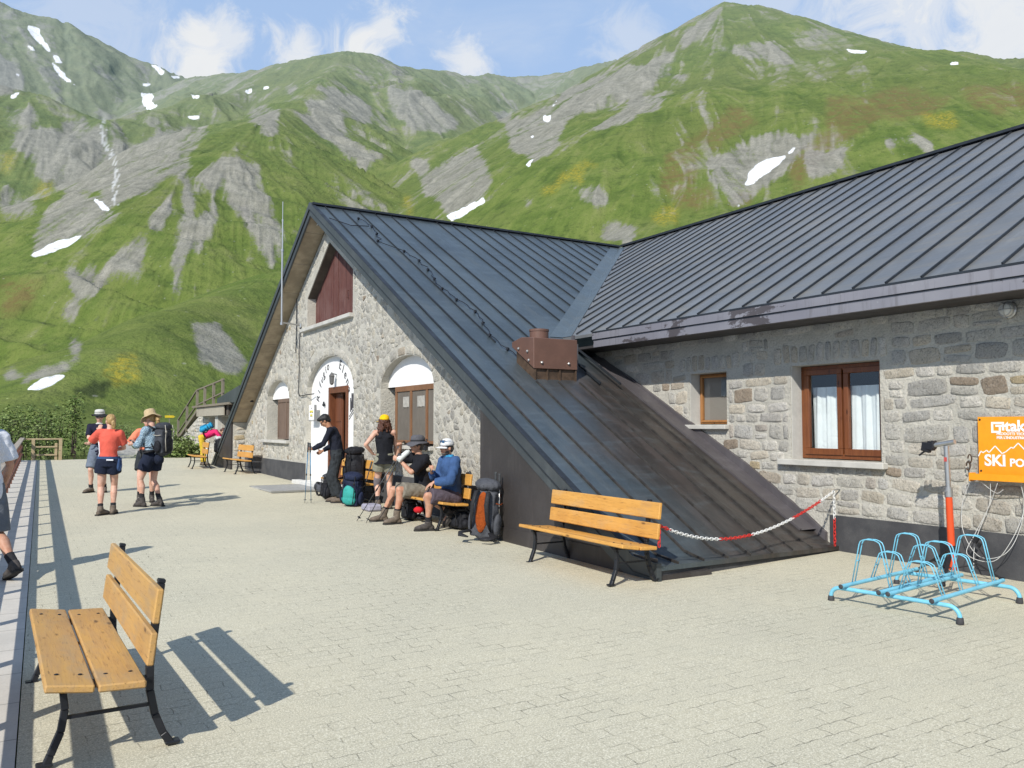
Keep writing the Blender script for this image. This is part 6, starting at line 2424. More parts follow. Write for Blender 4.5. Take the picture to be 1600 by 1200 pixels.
class Body:
    """local frame: x right, y forward, z up, origin on the ground between the feet"""

    def __init__(s, H=1.75, lean=0.0, side=0.0, twist=0.0, pel=(0, 0, None), foot_r=(0.10, 0.02), foot_l=(-0.10, 0.0), fdir_r=0.12, fdir_l=-0.12, heel_r=0.0, heel_l=0.0,
                 hand_r=(0.27, 0.06, None), hand_l=(-0.27, 0.06, None), el_r=(0.5, -0.8, -0.2), el_l=(-0.5, -0.8, -0.2), head_yaw=0.0, head_pitch=0.0, head_roll=0.0,
                 knee_r=(0.12, 1, 0), knee_l=(-0.12, 1, 0), female=False, foot_z_r=0.0, foot_z_l=0.0, hunch=0.0):
        k = H / 1.75
        s.k, s.H = k, H
        s.female = female
        pz = pel[2] if pel[2] is not None else 0.935 * k
        s.pel = V(pel[0], pel[1], pz)
        up = V(math.sin(side), math.sin(lean), math.cos(lean) * math.cos(side)).normalized()
        s.up = up
        tw = Matrix.Rotation(twist, 3, 'Z')
        s.right = (tw @ V(1, 0, 0)); s.right = (s.right - up * s.right.dot(up)).normalized()
        s.fwd = up.cross(s.right)
        up2 = (up + s.fwd * math.sin(hunch)).normalized()
        s.waist = s.pel + up * 0.17 * k
        s.chest = s.waist + (up * 0.6 + up2 * 0.4).normalized() * 0.20 * k
        s.neck = s.chest + up2 * 0.165 * k
        sw = (0.165 if female else 0.185) * k
        shb = s.chest + up2 * 0.115 * k
        s.sh = {'r': shb + s.right * sw, 'l': shb - s.right * sw}
        s.head = s.neck + (up2 * 0.155 + s.fwd * (0.02 + 0.05 * math.sin(max(0, head_pitch)))) * k
        HM = Matrix.Rotation(head_yaw, 3, 'Z') @ Matrix.Rotation(-head_pitch, 3, 'X') @ Matrix.Rotation(head_roll, 3, 'Y')
        base = Matrix((s.right, s.fwd, up2.cross(V(0, 0, 1)) if False else V(0, 0, 1))).transposed()
        fy = V(s.fwd.x, s.fwd.y, 0).normalized() if abs(s.fwd.z) < 0.98 else V(0, 1, 0)
        fx = fy.cross(V(0, 0, 1))
        s.HM = Matrix((fx, fy, V(0, 0, 1))).transposed() @ HM
        s.hip = {'r': s.pel + s.right * 0.088 * k - up * 0.03 * k, 'l': s.pel - s.right * 0.088 * k - up * 0.03 * k}
        s.an, s.kn, s.toe, s.wr, s.el = {}, {}, {}, {}, {}
        for q, f, fd, he, kh, fz in (('r', foot_r, fdir_r, heel_r, knee_r, foot_z_r), ('l', foot_l, fdir_l, heel_l, knee_l, foot_z_l)):
            dv = V(math.sin(fd), math.cos(fd), 0)
            an = V(f[0], f[1], (0.085 + fz) * k)
            if he:
                an = an + V(0, 0, he * 0.18 * k) + dv * he * 0.04
            s.toe[q] = (dv * math.cos(he * 1.0) + V(0, 0, -math.sin(he * 1.0))).normalized()
            s.kn[q], s.an[q] = two_bone(s.hip[q], an, 0.435 * k, 0.425 * k, kh)
        for q, h, e in (('r', hand_r, el_r), ('l', hand_l, el_l)):
            hz = h[2] if h[2] is not None else 0.86 * k
            s.el[q], s.wr[q] = two_bone(s.sh[q], V(h[0], h[1], hz), 0.295 * k, 0.255 * k, e)

    # ---- skin
    def skin(s, root, mat, fing=None, curl=None, voxel=0.0085):
        k = s.k
        mb = MB()
        H = s.HM
        P = lambda x, y, z: s.head + H @ V(x * k, y * k, z * k)
        mb.ell(P(0, -0.010, 0.028), (0.074 * k, 0.094 * k, 0.092 * k), H)
        mb.ell(P(0, 0.016, -0.030), (0.060 * k, 0.074 * k, 0.085 * k), H)
        mb.ell(P(0, 0.050, -0.088), (0.030 * k, 0.028 * k, 0.022 * k), H)
        mb.ell(P(0, 0.088, -0.008), (0.012 * k, 0.016 * k, 0.032 * k), H @ Matrix.Rotation(0.35, 3, 'X'))
        mb.ell(P(0, 0.100, -0.026), (0.016 * k, 0.015 * k, 0.011 * k), H)
        mb.ell(P(0, 0.073, 0.026), (0.050 * k, 0.016 * k, 0.010 * k), H)
        for sx in (-1, 1):
            mb.ell(P(sx * 0.075, -0.010, -0.010), (0.010 * k, 0.020 * k, 0.032 * k), H)
            mb.ell(P(sx * 0.040, 0.058, -0.022), (0.022 * k, 0.020 * k, 0.020 * k), H)
        mb.ell(P(0, 0.080, -0.058), (0.026 * k, 0.014 * k, 0.012 * k), H)
        mb.cap(s.neck - s.up * 0.06 * k, s.head + H @ V(0, -0.018 * k, -0.05 * k), 0.060 * k, 0.052 * k)
        T = Matrix((s.right, s.fwd, s.up)).transposed()
        mb.ell(s.chest + s.up * 0.01 * k, ((0.140 if s.female else 0.155) * k, 0.100 * k, 0.165 * k), T)
        mb.ell(s.waist, ((0.118 if s.female else 0.135) * k, 0.092 * k, 0.15 * k), T)
        mb.ell(s.pel + s.up * 0.01 * k, (0.150 * k, 0.108 * k, 0.115 * k), T)
        if s.female:
            for sx in (-1, 1):
                mb.ell(s.chest + s.right * 0.065 * k * sx + s.fwd * 0.075 * k - s.up * 0.01 * k, (0.055 * k, 0.05 * k, 0.055 * k), T)
        for q, sx in (('r', 1), ('l', -1)):
            mb.cap(s.neck - s.up * 0.055 * k, s.sh[q], 0.055 * k, 0.056 * k)
            a, b, c = s.sh[q], s.el[q], s.wr[q]
            mb.cap(a, a.lerp(b, 0.5), 0.054 * k, 0.046 * k); mb.cap(a.lerp(b, 0.5), b, 0.046 * k, 0.036 * k)
            mb.cap(b, b.lerp(c, 0.35), 0.037 * k, 0.038 * k); mb.cap(b.lerp(c, 0.35), c, 0.038 * k, 0.025 * k)
            s.hand(mb, q, sx, (fing or {}).get(q), (curl or {}).get(q, 0.5))
            a, b, c = s.hip[q], s.kn[q], s.an[q]
            mb.cap(a, a.lerp(b, 0.5), 0.088 * k, 0.072 * k); mb.cap(a.lerp(b, 0.5), b, 0.072 * k, 0.054 * k)
            sh_ = (c - b).normalized()
            bk = (s.kn[q] - (s.hip[q] + s.an[q]) / 2)
            bk = -(bk - sh_ * bk.dot(sh_))
            bk = bk.normalized() * 0.022 * k if bk.length > 0.01 else V(0, -0.022 * k, 0)
            mid = b.lerp(c, 0.32) + bk
            mb.cap(b, mid, 0.052 * k, 0.057 * k); mb.cap(mid, b.lerp(c, 0.7), 0.057 * k, 0.040 * k); mb.cap(b.lerp(c, 0.7), c, 0.040 * k, 0.036 * k)
            mb.cap(c, c + s.toe[q] * 0.10 * k - V(0, 0, 0.03 * k), 0.036 * k, 0.030 * k)
        b = fused(mb, 'body', mat, root, voxel, 3, 0.5)
        fm = MB()
        for sx in (-1, 1):
            fm.ell(P(sx * 0.031, 0.077, 0.006), (0.011 * k, 0.007 * k, 0.007 * k), H, 8, 6)
        fm.build('eyes', M_eye, root, smooth=True)
        MB().ell(P(0, 0.0905, -0.058), (0.021 * k, 0.006 * k, 0.007 * k), H, 10, 6).build('mouth', M_lip, root, smooth=True)
        return b

    def hand(s, mb, q, sx, fdir, curl):
        k = s.k * 1.0
        w = s.wr[q]
        d = (Vector(fdir[0]) if fdir else (w - s.el[q])).normalized()
        pn = Vector(fdir[1]) if fdir and len(fdir) > 1 else s.right * -sx
        pn = (pn - d * pn.dot(d)).normalized()          # palm normal
        side = d.cross(pn)                                # across the palm
        # thumb lies towards the front of the body
        th = side if side.dot(s.fwd * 0.6 + V(0, 0, 0.5)) > 0 else -side
        M = Matrix((th, d, pn)).transposed()
        mb.ell(w + d * 0.048 * k, (0.040 * k, 0.052 * k, 0.017 * k), M, 12, 8)
        lens = (0.070, 0.078, 0.072, 0.056)
        for i in range(4):
            o = (1.5 - i) * 0.0205 * k
            r0 = w + d * (0.088 - 0.004 * abs(i - 1)) * k + th * o
            c1 = curl * 0.9
            d1 = (d * math.cos(c1) + pn * math.sin(c1)).normalized()
            d2 = (d * math.cos(c1 * 2.1) + pn * math.sin(c1 * 2.1)).normalized()
            m_ = r0 + d1 * lens[i] * 0.5 * k
            mb.cap(r0 - d * 0.02 * k, m_, 0.0098 * k, 0.0088 * k, 8)
            mb.cap(m_, m_ + d2 * lens[i] * 0.55 * k, 0.0088 * k, 0.0075 * k, 8)
        t0 = w + d * 0.030 * k + th * 0.030 * k
        t1 = t0 + (d * 0.6 + th * 0.75 + pn * 0.35).normalized() * 0.036 * k
        t2 = t1 + (d * 0.95 + th * 0.1 + pn * (0.3 + curl * 0.5)).normalized() * 0.034 * k
        mb.cap(w + d * 0.02 * k + th * 0.015 * k, t1, 0.014 * k, 0.011 * k, 8); mb.cap(t1, t2, 0.011 * k, 0.009 * k, 8)

    # ---- clothes
    def torso(s, mb, lo=-0.02, hi=1.0, grow=0.015, bulk=1.0, flare=0.0):
        """lofted tube from the hem up to the neck"""
        k = s.k
        f = 0.93 if s.female else 1.0
        prof = [(-0.16, 0.172, 0.128), (-0.06, 0.165 * 1.0, 0.120), (0.04, 0.152 * f, 0.112), (0.14, 0.140 * f * f, 0.103), (0.24, 0.146 * f, 0.108), (0.34, 0.160 * f, 0.115), (0.43, 0.166 * f, 0.108), (0.49, 0.130, 0.088), (0.53, 0.075, 0.068), (0.555, 0.062, 0.062)]
        rings = []
        pts = []
        for (h, a, b) in prof:
            if h < lo - 1e-6 or h > hi: continue
            pts.append((h, a, b))
        if pts[0][0] > lo:
            pts.insert(0, (lo, pts[0][1] + flare, pts[0][2] + flare))
        n = 24
        vs, fs = [], []
        for (h, a, b) in pts:
            if h <= 0.17: c = s.pel + s.up * h * k
            elif h <= 0.37: c = s.waist + (s.chest - s.waist) * ((h - 0.17) / 0.20)
            else: c = s.chest + (s.neck - s.chest) * ((h - 0.37) / 0.165)
            for j in range(n):
                th = 2 * math.pi * j / n
                ex = 1.0
                vs.append(c + s.right * ((a * bulk + grow) * k * math.cos(th)) + s.fwd * ((b * bulk + grow) * k * math.sin(th)))
        for i in range(len(pts) - 1):
            for j in range(n):
                j2 = (j + 1) % n
                fs.append((i * n + j, i * n + j2, (i + 1) * n + j2, (i + 1) * n + j))
        fs.append(tuple(range(n - 1, -1, -1))); fs.append(tuple(range((len(pts) - 1) * n, len(pts) * n)))
        mb.add(vs, fs)
        if s.female and lo < 0.3 < hi:
            T = Matrix((s.right, s.fwd, s.up)).transposed()
            for sx in (-1, 1):
                mb.ell(s.chest + s.right * 0.065 * k * sx + s.fwd * 0.078 * k - s.up * 0.01 * k, (0.066 * k, 0.058 * k, 0.066 * k), T)

    def sleeve(s, mb, q, frac=0.6, grow=0.016, wide=1.0):
        """frac <=1 covers the upper arm, up to 2 the forearm"""
        k = s.k
        a, b, c = s.sh[q], s.el[q], s.wr[q]
        mb.cap(s.chest + s.up * 0.10 * k, a, (0.062 + grow) * k, (0.056 + grow) * k)
        if frac <= 1:
            e = a.lerp(b, frac)
            mb.tube([a, a.lerp(e, 0.5), e], [(0.056 + grow) * k * wide, (0.054 + grow) * k * wide, (0.052 + grow * 1.3) * k * wide], 14)
        else:
            mb.cap(a, b, (0.055 + grow) * k * wide, (0.041 + grow) * k * wide)
            e = b.lerp(c, frac - 1)
            mb.tube([b, b.lerp(e, 0.5), e], [(0.041 + grow) * k * wide, (0.040 + grow) * k * wide, (0.030 + grow) * k * wide], 14)
            mb.ell(b, tuple([(0.043 + grow) * k * wide] * 3))

    def legs(s, mb, frac=0.8, grow=0.018, wide=1.0, waist=0.10):
        """shorts (frac <= 1) or trousers (frac up to 2)"""
        k = s.k
        T = Matrix((s.right, s.fwd, s.up)).transposed()
        mb.ell(s.pel, ((0.158 + grow) * k, (0.115 + grow) * k, 0.125 * k), T)
        n = 20
        vs, fs = [], []
        hs = [-0.10, 0.0, waist]
        for h in hs:
            for j in range(n):
                th = 2 * math.pi * j / n
                a, b = (0.160, 0.116) if h < 0.05 else (0.150, 0.108)
                vs.append(s.pel + s.up * h * k + s.right * (a + grow * 0.7) * k * math.cos(th) + s.fwd * (b + grow * 0.7) * k * math.sin(th))
        for i in range(len(hs) - 1):
            for j in range(n):
                j2 = (j + 1) % n
                fs.append((i * n + j, i * n + j2, (i + 1) * n + j2, (i + 1) * n + j))
        fs.append(tuple(range(n - 1, -1, -1))); fs.append(tuple(range((len(hs) - 1) * n, len(hs) * n)))
        mb.add(vs, fs)
        for q in 'rl':
            a, b, c = s.hip[q], s.kn[q], s.an[q]
            if frac <= 1:
                e = a.lerp(b, frac)
                mb.cap(a, a.lerp(b, 0.15), (0.092 + grow) * k, (0.090 + grow) * k)
                mb.tube([a, a.lerp(e, 0.5), e], [(0.090 + grow) * k, (0.084 + grow) * k * wide, (0.080 + grow) * k * wide], 18)
            else:
                mb.cap(a, b, (0.090 + grow) * k, (0.062 + grow) * k * wide)
                e = b.lerp(c, frac - 1)
                mb.tube([b, b.lerp(e, 0.4), e], [(0.060 + grow) * k * wide, (0.060 + grow) * k * wide, (0.050 + grow) * k * wide], 18)

    def boots(s, root, mat, high=0.085, sock=None, sock_h=0.13):
        k = s.k
        for q in 'rl':
            an, d = s.an[q], s.toe[q]
            up = (s.kn[q] - an).normalized()
            nrm = (V(0, 0, 1) - d * d.z).normalized()
            sd = d.cross(nrm)
            M = Matrix((sd, d, nrm)).transposed()
            mb = MB()
            mb.tube([an + up * high * k, an + up * high * 0.5 * k, an - nrm * 0.015 * k], [0.052 * k, 0.052 * k, 0.055 * k], 14)
            heel = an - nrm * 0.042 * k - d * 0.035 * k
            mb.ell(heel, (0.042 * k, 0.050 * k, 0.045 * k), M)
            mb.cap(an - nrm * 0.022 * k + d * 0.03 * k, an - nrm * 0.042 * k + d * 0.15 * k, 0.050 * k, 0.036 * k)
            mb.ell(an - nrm * 0.046 * k + d * 0.135 * k, (0.050 * k, 0.075 * k, 0.036 * k), M)
            bo = fused(mb, 'boot', mat, root, 0.010, 3, 0.5)
            mb = MB()
            pts = []
            for (w_, l_) in ((0.036, -0.085), (0.042, -0.04), (0.040, 0.03), (0.052, 0.10), (0.052, 0.15), (0.040, 0.195), (0.018, 0.212)):
                pts.append((w_, l_))
            loop = [(w_, l_) for w_, l_ in pts] + [(-w_, l_) for w_, l_ in reversed(pts)]
            n = len(loop)
            vs = [an + sd * a * k + d * b * k - nrm * 0.062 * k for a, b in loop] + [an + sd * a * k + d * b * k - nrm * 0.086 * k for a, b in loop]
            fs = [tuple(range(n)), tuple(range(2 * n - 1, n - 1, -1))] + [(i, i + n, (i + 1) % n + n, (i + 1) % n) for i in range(n)]
            mb.add(vs, fs)
            mb.build('sole', M_sole, bo)
            mb = MB()
            for i in range(5):
                c_ = an + d * (0.045 + i * 0.022) * k + nrm * (0.030 - i * 0.0135) * k
                mb.bar(c_ - sd * 0.022 * k, c_ + sd * 0.022 * k + d * 0.012 * k, 0.006, 0.006)
            mb.build('lace', M_lace, bo)
            if sock is not None:
                MB().tube([an, an + up * (sock_h - 0.012) * k, an + up * sock_h * k], [0.045 * k, 0.046 * k, 0.047 * k], 14).build('sock', sock, root, smooth=True, auto=R(50))

    def hair(s, root, mat, kind='short'):
        k = s.k
        H = s.HM
        P = lambda x, y, z: s.head + H @ V(x * k, y * k, z * k)
        mb = MB()
        mb.ell(P(0, -0.020, 0.036), (0.083 * k, 0.096 * k, 0.096 * k), H)
        if kind == 'short':
            mb.ell(P(0, -0.055, -0.005), (0.074 * k, 0.058 * k, 0.075 * k), H)
            mb.ell(P(0, 0.045, 0.085), (0.060 * k, 0.045 * k, 0.035 * k), H)
            cut = [(P(0, 0.066, 0.052), H @ V(0, 1, -0.75)), (P(0, 0, -0.06), H @ V(0, 0.25, -1))]
        elif kind == 'thick':
            mb.ell(P(0, -0.045, 0.03), (0.092 * k, 0.092 * k, 0.098 * k), H)
            mb.ell(P(0, 0.055, 0.088), (0.072 * k, 0.055 * k, 0.045 * k), H)
            mb.ell(P(0, -0.07, -0.02), (0.076 * k, 0.05 * k, 0.07 * k), H)
            cut = [(P(0, 0.060, 0.042), H @ V(0, 1, -0.9)), (P(0, 0, -0.07), H @ V(0, 0.25, -1))]
        elif kind == 'tied':
            mb.ell(P(0, -0.055, 0.0), (0.072 * k, 0.055 * k, 0.075 * k), H)
            cut = [(P(0, 0.058, 0.055), H @ V(0, 1, -0.8)), (P(0, 0, -0.07), H @ V(0, 0.4, -1))]
        else:
            mb.ell(P(0, -0.055, -0.03), (0.085 * k, 0.06 * k, 0.12 * k), H)
            cut = [(P(0, 0.056, 0.052), H @ V(0, 1, -0.8))]
        o = fused(mb, 'hair', mat, root, 0.011, 3, 0.5, cut, 0.010 * k, 26)
        if kind == 'tied':
            mb = MB()
            pts = [P(0, -0.115, 0.0), P(0.0, -0.145, -0.01), P(0.005, -0.150, -0.06), P(0.01, -0.135, -0.12), P(0.01, -0.125, -0.155)]
            mb.tube(pts, [0.018 * k, 0.034 * k, 0.040 * k, 0.030 * k, 0.008], 10)
            fused(mb, 'ponytail', mat, root, 0.010, 2, 0.5, (), 0.012, 40)
        if kind == 'curly':
            r = random.Random(4)
            mb = MB()
            for i in range(120):
                a = r.uniform(-2.2, 2.2)
                z = r.uniform(-0.20, 0.03)
                rr = 0.085 + 0.045 * min(1, (0.05 - z) * 6) * r.uniform(0.6, 1.1)
                x, y = math.sin(a) * rr, -math.cos(a) * rr * 0.95 - 0.01
                if y > 0.02: continue
                q = r.uniform(0.013, 0.024) * k
                mb.ell(P(x, y, z), (q, q, q * 1.5), Matrix.Rotation(r.uniform(0, 3), 3, 'X'), 8, 6)
            fused(mb, 'curls', mat, root, 0.009, 1, 0.4, (), 0.010, 60)
        return o

    def sun_hat(s, root, mat, rad=0.165, crown=0.10, droop=0.03, band=None, name='sun_hat', brim_mat=None):
        k = s.k
        H = s.HM @ Matrix.Rotation(-0.06, 3, 'X')
        c = s.head + s.HM @ V(0, -0.012 * k, 0.062 * k)
        n = 36
        prof = [(rad, -droop), (rad * 0.86, -droop * 0.45), (rad * 0.70, -0.004), (0.104, 0.008), (0.100, 0.04), (0.094, crown * 0.78), (0.075, crown * 0.97), (0.04, crown * 1.05), (0.002, crown * 1.06)]
        def ringset(pr, wob):
            vs = []
            for (r_, z) in pr:
                for j in range(n):
                    a = 2 * math.pi * j / n
                    wz = wob * math.sin(a * 2 + 0.7) * max(0, (r_ - 0.10)) + wob * 0.5 * math.sin(a * 5) * max(0, (r_ - 0.12))
                    vs.append(c + H @ V(r_ * k * math.cos(a), r_ * k * 1.08 * math.sin(a), (z + wz) * k))
            return vs
        def grid(pr, wob):
            vs = ringset(pr, wob)
            fs = [(i * n + j, i * n + (j + 1) % n, (i + 1) * n + (j + 1) % n, (i + 1) * n + j) for i in range(len(pr) - 1) for j in range(n)]
            return vs, fs
        mb = MB()
        vs, fs = grid(prof, 0.35)
        mb.add(vs, fs)
        o = mb.build(name, mat, root, smooth=True)
        sd = o.modifiers.new('solid', 'SOLIDIFY'); sd.thickness = 0.005
        if band is not None:
            vs, fs = grid([(0.1055, 0.010), (0.103, 0.034)], 0.0)
            b = MB().add(vs, fs).build('hat_band', band, o, smooth=True)
        return o

    def cap(s, root, mat, name='cap', visor_mat=None):
        k = s.k
        H = s.HM
        c = s.head + H @ V(0, -0.012 * k, 0.040 * k)
        n = 28
        prof = [(0.090, -0.010), (0.0905, 0.015), (0.085, 0.045), (0.070, 0.072), (0.045, 0.088), (0.015, 0.096), (0.003, 0.0965)]
        vs = [c + H @ V(r_ * k * math.cos(2 * math.pi * j / n), r_ * k * 1.13 * math.sin(2 * math.pi * j / n), z * k) for (r_, z) in prof for j in range(n)]
        fs = [(i * n + j, i * n + (j + 1) % n, (i + 1) * n + (j + 1) % n, (i + 1) * n + j) for i in range(len(prof) - 1) for j in range(n)]
        o = MB().add(vs, fs).build(name, mat, root, smooth=True)
        sd = o.modifiers.new('solid', 'SOLIDIFY'); sd.thickness = 0.004
        vs, fs = [], []
        m_ = 12
        for i in range(m_ + 1):
            a = math.pi * (0.17 + 0.66 * i / m_)
            for r_ in (0.088, 0.125, 0.160):
                e = r_ * (1.0 if r_ < 0.1 else 0.92 + 0.10 * math.sin((a - 0.17 * math.pi) / 0.66))
                vs.append(c + H @ V(e * k * math.cos(a), e * k * 1.13 * math.sin(a), (-0.012 - (r_ - 0.088) * 0.28 - 0.012 * abs(math.cos(a))) * k))
        for i in range(m_):
            for q in range(2):
                a = i * 3 + q
                fs.append((a, a + 1, a + 4, a + 3))
        v = MB().add(vs, fs).build('visor', visor_mat or mat, o, smooth=True)
        sd = v.modifiers.new('solid', 'SOLIDIFY'); sd.thickness = 0.004
        return o

    def glasses(s, root, lens, frame, name='sunglasses', z=0.008, y=0.086, x=0.033):
        k = s.k
        H = s.HM
        P = lambda a, b, c: s.head + H @ V(a * k, b * k, c * k)
        mb = MB()
        for sx in (-1, 1):
            mb.ell(P(sx * x, y, z), (0.029 * k, 0.008 * k, 0.021 * k), H @ Matrix.Rotation(-sx * 0.25, 3, 'Z'), 12, 8)
        g = mb.build(name, lens, root, smooth=True)
        mb = MB().bar(P(-0.01, y + 0.006, z + 0.006), P(0.01, y + 0.006, z + 0.006), 0.005, 0.005)
        for sx in (-1, 1):
            mb.bar(P(sx * 0.060, y - 0.012, z + 0.006), P(sx * 0.083, -0.015, z + 0.008), 0.004, 0.008)
        mb.build('temple', frame, g)
        return g


def face_rot(fx, fy):
    return math.atan2(-fx, fy)


CR, CF = (0.858, -0.513), (0.513, 0.858)     # picture right and away, on the ground


def facing(right, away):
    return face_rot(CR[0] * right + CF[0] * away, CR[1] * right + CF[1] * away)


# ---- materials of the clothes
C_white = cloth('white_polo_cotton', (0.74, 0.75, 0.78), 0.12, 6)
C_grey = cloth('slate_grey_shorts', (0.16, 0.175, 0.195), 0.25)
C_navy = cloth('navy_tee', (0.018, 0.018, 0.038), 0.3)
C_navy2 = cloth('navy_shorts', (0.016, 0.022, 0.044), 0.3)
C_bluegrey = cloth('blue_grey_shorts', (0.16, 0.19, 0.24), 0.25)
C_coral = cloth('coral_tee', (0.72, 0.125, 0.085), 0.2, 7)
C_peach = cloth('peach_tee', (0.78, 0.24, 0.14), 0.2, 7)
C_black = cloth('black_jersey', (0.014, 0.015, 0.020), 0.3)
C_blackn = cloth('black_blue_longsleeve', (0.016, 0.019, 0.032), 0.35, 7)
C_char = cloth('charcoal_trousers', (0.036, 0.042, 0.048), 0.4, 12)
C_olive = cloth('sage_grey_shorts', (0.250, 0.245, 0.190), 0.22)
C_khaki = cloth('stone_khaki_shorts', (0.235, 0.215, 0.175), 0.25)
C_blue = cloth('dusk_blue_fleece', (0.050, 0.105, 0.240), 0.32, 7)
C_cyan = cloth('bright_blue_gaiter', (0.045, 0.300, 0.560), 0.3)
C_plum = cloth('plum_grey_shorts', (0.105, 0.085, 0.105), 0.25)
C_pink = cloth('hot_pink_top', (0.72, 0.030, 0.150), 0.2)
C_yellow = cloth('yellow_trousers', (0.66, 0.46, 0.040), 0.2)
C_yel = cloth('yellow_cap', (0.86, 0.52, 0.012), 0.15)
C_wcap = cloth('white_cap', (0.72, 0.73, 0.74), 0.15)
C_straw = cloth('straw_hat', (0.52, 0.40, 0.235), 0.2, 20)
C_ghat = cloth('grey_sun_hat', (0.105, 0.105, 0.118), 0.25)
C_whitehat = cloth('off_white_hat', (0.62, 0.61, 0.57), 0.15)
C_darkbrim = cloth('dark_brim', (0.03, 0.032, 0.036), 0.2)
H_blond = hair_mat('blond_hair', (0.50, 0.32, 0.13))
H_black = hair_mat('black_hair', (0.014, 0.013, 0.014))
H_brown = hair_mat('auburn_hair', (0.105, 0.040, 0.022))
H_short = hair_mat('greying_stubble', (0.10, 0.085, 0.075))

m, t = newmat('blue_check_shirt')
p = t.obj()
chk = t.n('ShaderNodeTexChecker')
t.set(chk.inputs[0], t.mapping(p, (1, 1, 1), (0.3, 0.2, 0.78)))
chk.inputs[3].default_value = 52
n1 = t.noise(p, 8, 4, 0.6, 0.6)
c = t.mix(chk.outputs[1], (0.40, 0.52, 0.60), (0.115, 0.19, 0.27))
c = t.mix(t.ss(n1, 0.4, 0.7, 0, 0.4), c, (0.10, 0.15, 0.2))
t.bsdf(c, 0.9, 0, t.bump(n1, 0.5, 0.03), 0.2)
C_check = m


def person(label, loc, rot, group=None):
    return thing('person', label, 'person', (loc[0], loc[1], gz(loc[1]) + (loc[2] if len(loc) > 2 else 0)), rot, group)


PG = 'hikers resting and talking on the terrace'
# 1 walking man cut by the picture edge
p1 = person('walking man in white polo and slate grey shorts cut off by the left picture edge', (-0.29, 9.86), facing(-0.85, 0.45), PG)
b = Body(1.80, lean=0.12, foot_l=(-0.09, 0.10), foot_r=(0.10, -0.42), heel_r=0.4, hand_l=(-0.28, 0.18, 0.88), hand_r=(0.30, 0.16, 0.90), pel=(0, 0.0, 0.92))
b.skin(p1, SK_TAN)
mb = MB(); b.torso(mb, -0.14, 1, 0.022, 1.05); b.sleeve(mb, 'r', 0.85, 0.026, 1.1); b.sleeve(mb, 'l', 0.85, 0.026, 1.1)
fused(mb, 'polo_shirt', C_white, p1, 0.012, 4, 0.5, (), 0.020)
mb = MB(); b.legs(mb, 0.98, 0.028, 1.1); fused(mb, 'shorts', C_grey, p1, 0.012, 3, 0.5, (), 0.012)
b.boots(p1, M_boot_dk, 0.03, M_sock_dk, 0.13)
b.hair(p1, H_short, 'short')

# 2 man with sunglasses
p2 = person('man in navy tee, sunglasses and dark-brimmed white hat facing the group', (1.50, 19.7), facing(0.25, -1), PG)
b = Body(1.72, hand_r=(-0.06, 0.22, 1.22), hand_l=(0.08, 0.19, 1.06), el_r=(0.9, -0.1, -0.5), el_l=(-0.9, -0.1, -0.5), foot_r=(0.13, 0.04), foot_l=(-0.12, -0.02), fdir_r=0.55, fdir_l=-0.25, head_yaw=0.15)
b.skin(p2, SK_FAIR, {'r': (V(-0.4, 0.5, 0.8), V(-1, -0.3, 0))}, {'r': 0.7, 'l': 0.3})
mb = MB(); b.torso(mb, -0.13); b.sleeve(mb, 'r', 0.8, 0.018); b.sleeve(mb, 'l', 0.8, 0.018); fused(mb, 'tee', C_navy, p2, 0.012, 4, 0.5, (), 0.018)
mb = MB(); b.legs(mb, 0.92, 0.022, 1.06); fused(mb, 'shorts', C_bluegrey, p2, 0.013, 3, 0.5, (), 0.010)
b.boots(p2, M_boot, 0.03, M_sock_dk, 0.10)
b.hair(p2, H_short, 'short')
h = b.sun_hat(p2, C_darkbrim, 0.165, 0.10, 0.03, C_whitehat)
MB().lathe([(0.1035, 0.03), (0.0965, 0.078), (0.078, 0.099), (0.04, 0.109), (0.003, 0.110)], b.head + b.HM @ V(0, -0.012, 0.062), 28, b.HM @ Matrix.Rotation(-0.06, 3, 'X'), 0, 1.08).build('hat_crown', C_whitehat, h, smooth=True)
b.glasses(p2, M_sunglass, M_black_pl)
mb = MB().tube([b.neck + V(0.06 * math.cos(a), 0.06 * math.sin(a) + 0.01, 0.0 + 0.02 * math.sin(a)) for a in np.linspace(0, 6.28, 18, endpoint=False)], 0.02, 8, closed=True)
mb.build('collar', C_whitehat, p2, smooth=True)

# 3 woman in coral
p3 = person('blonde woman in coral tee and navy shorts seen from behind, left hand raised', (1.30, 15.20), facing(-0.42, 0.9), PG)
b = Body(1.66, female=True, twist=-0.25, side=0.02, foot_r=(0.085, 0.05), foot_l=(-0.10, -0.06), fdir_l=0.75, fdir_r=0.25, hand_l=(-0.15, 0.24, 1.37), el_l=(-0.8, 0.2, -1), hand_r=(0.08, 0.26, 1.06), el_r=(0.8, -0.4, -0.6), head_yaw=0.55, head_pitch=0.06)
b.skin(p3, SK_FAIR, {'l': (V(0.1, 0.15, 1), V(0.4, 1, 0))}, {'l': 0.6})
mb = MB(); b.torso(mb, 0.03, 1, 0.015); b.sleeve(mb, 'r', 0.75, 0.018, 1.05); b.sleeve(mb, 'l', 0.75, 0.018, 1.05); fused(mb, 'tee', C_coral, p3, 0.011, 4, 0.5, (), 0.012)
mb = MB()
n = 10
vs, fs = [], []
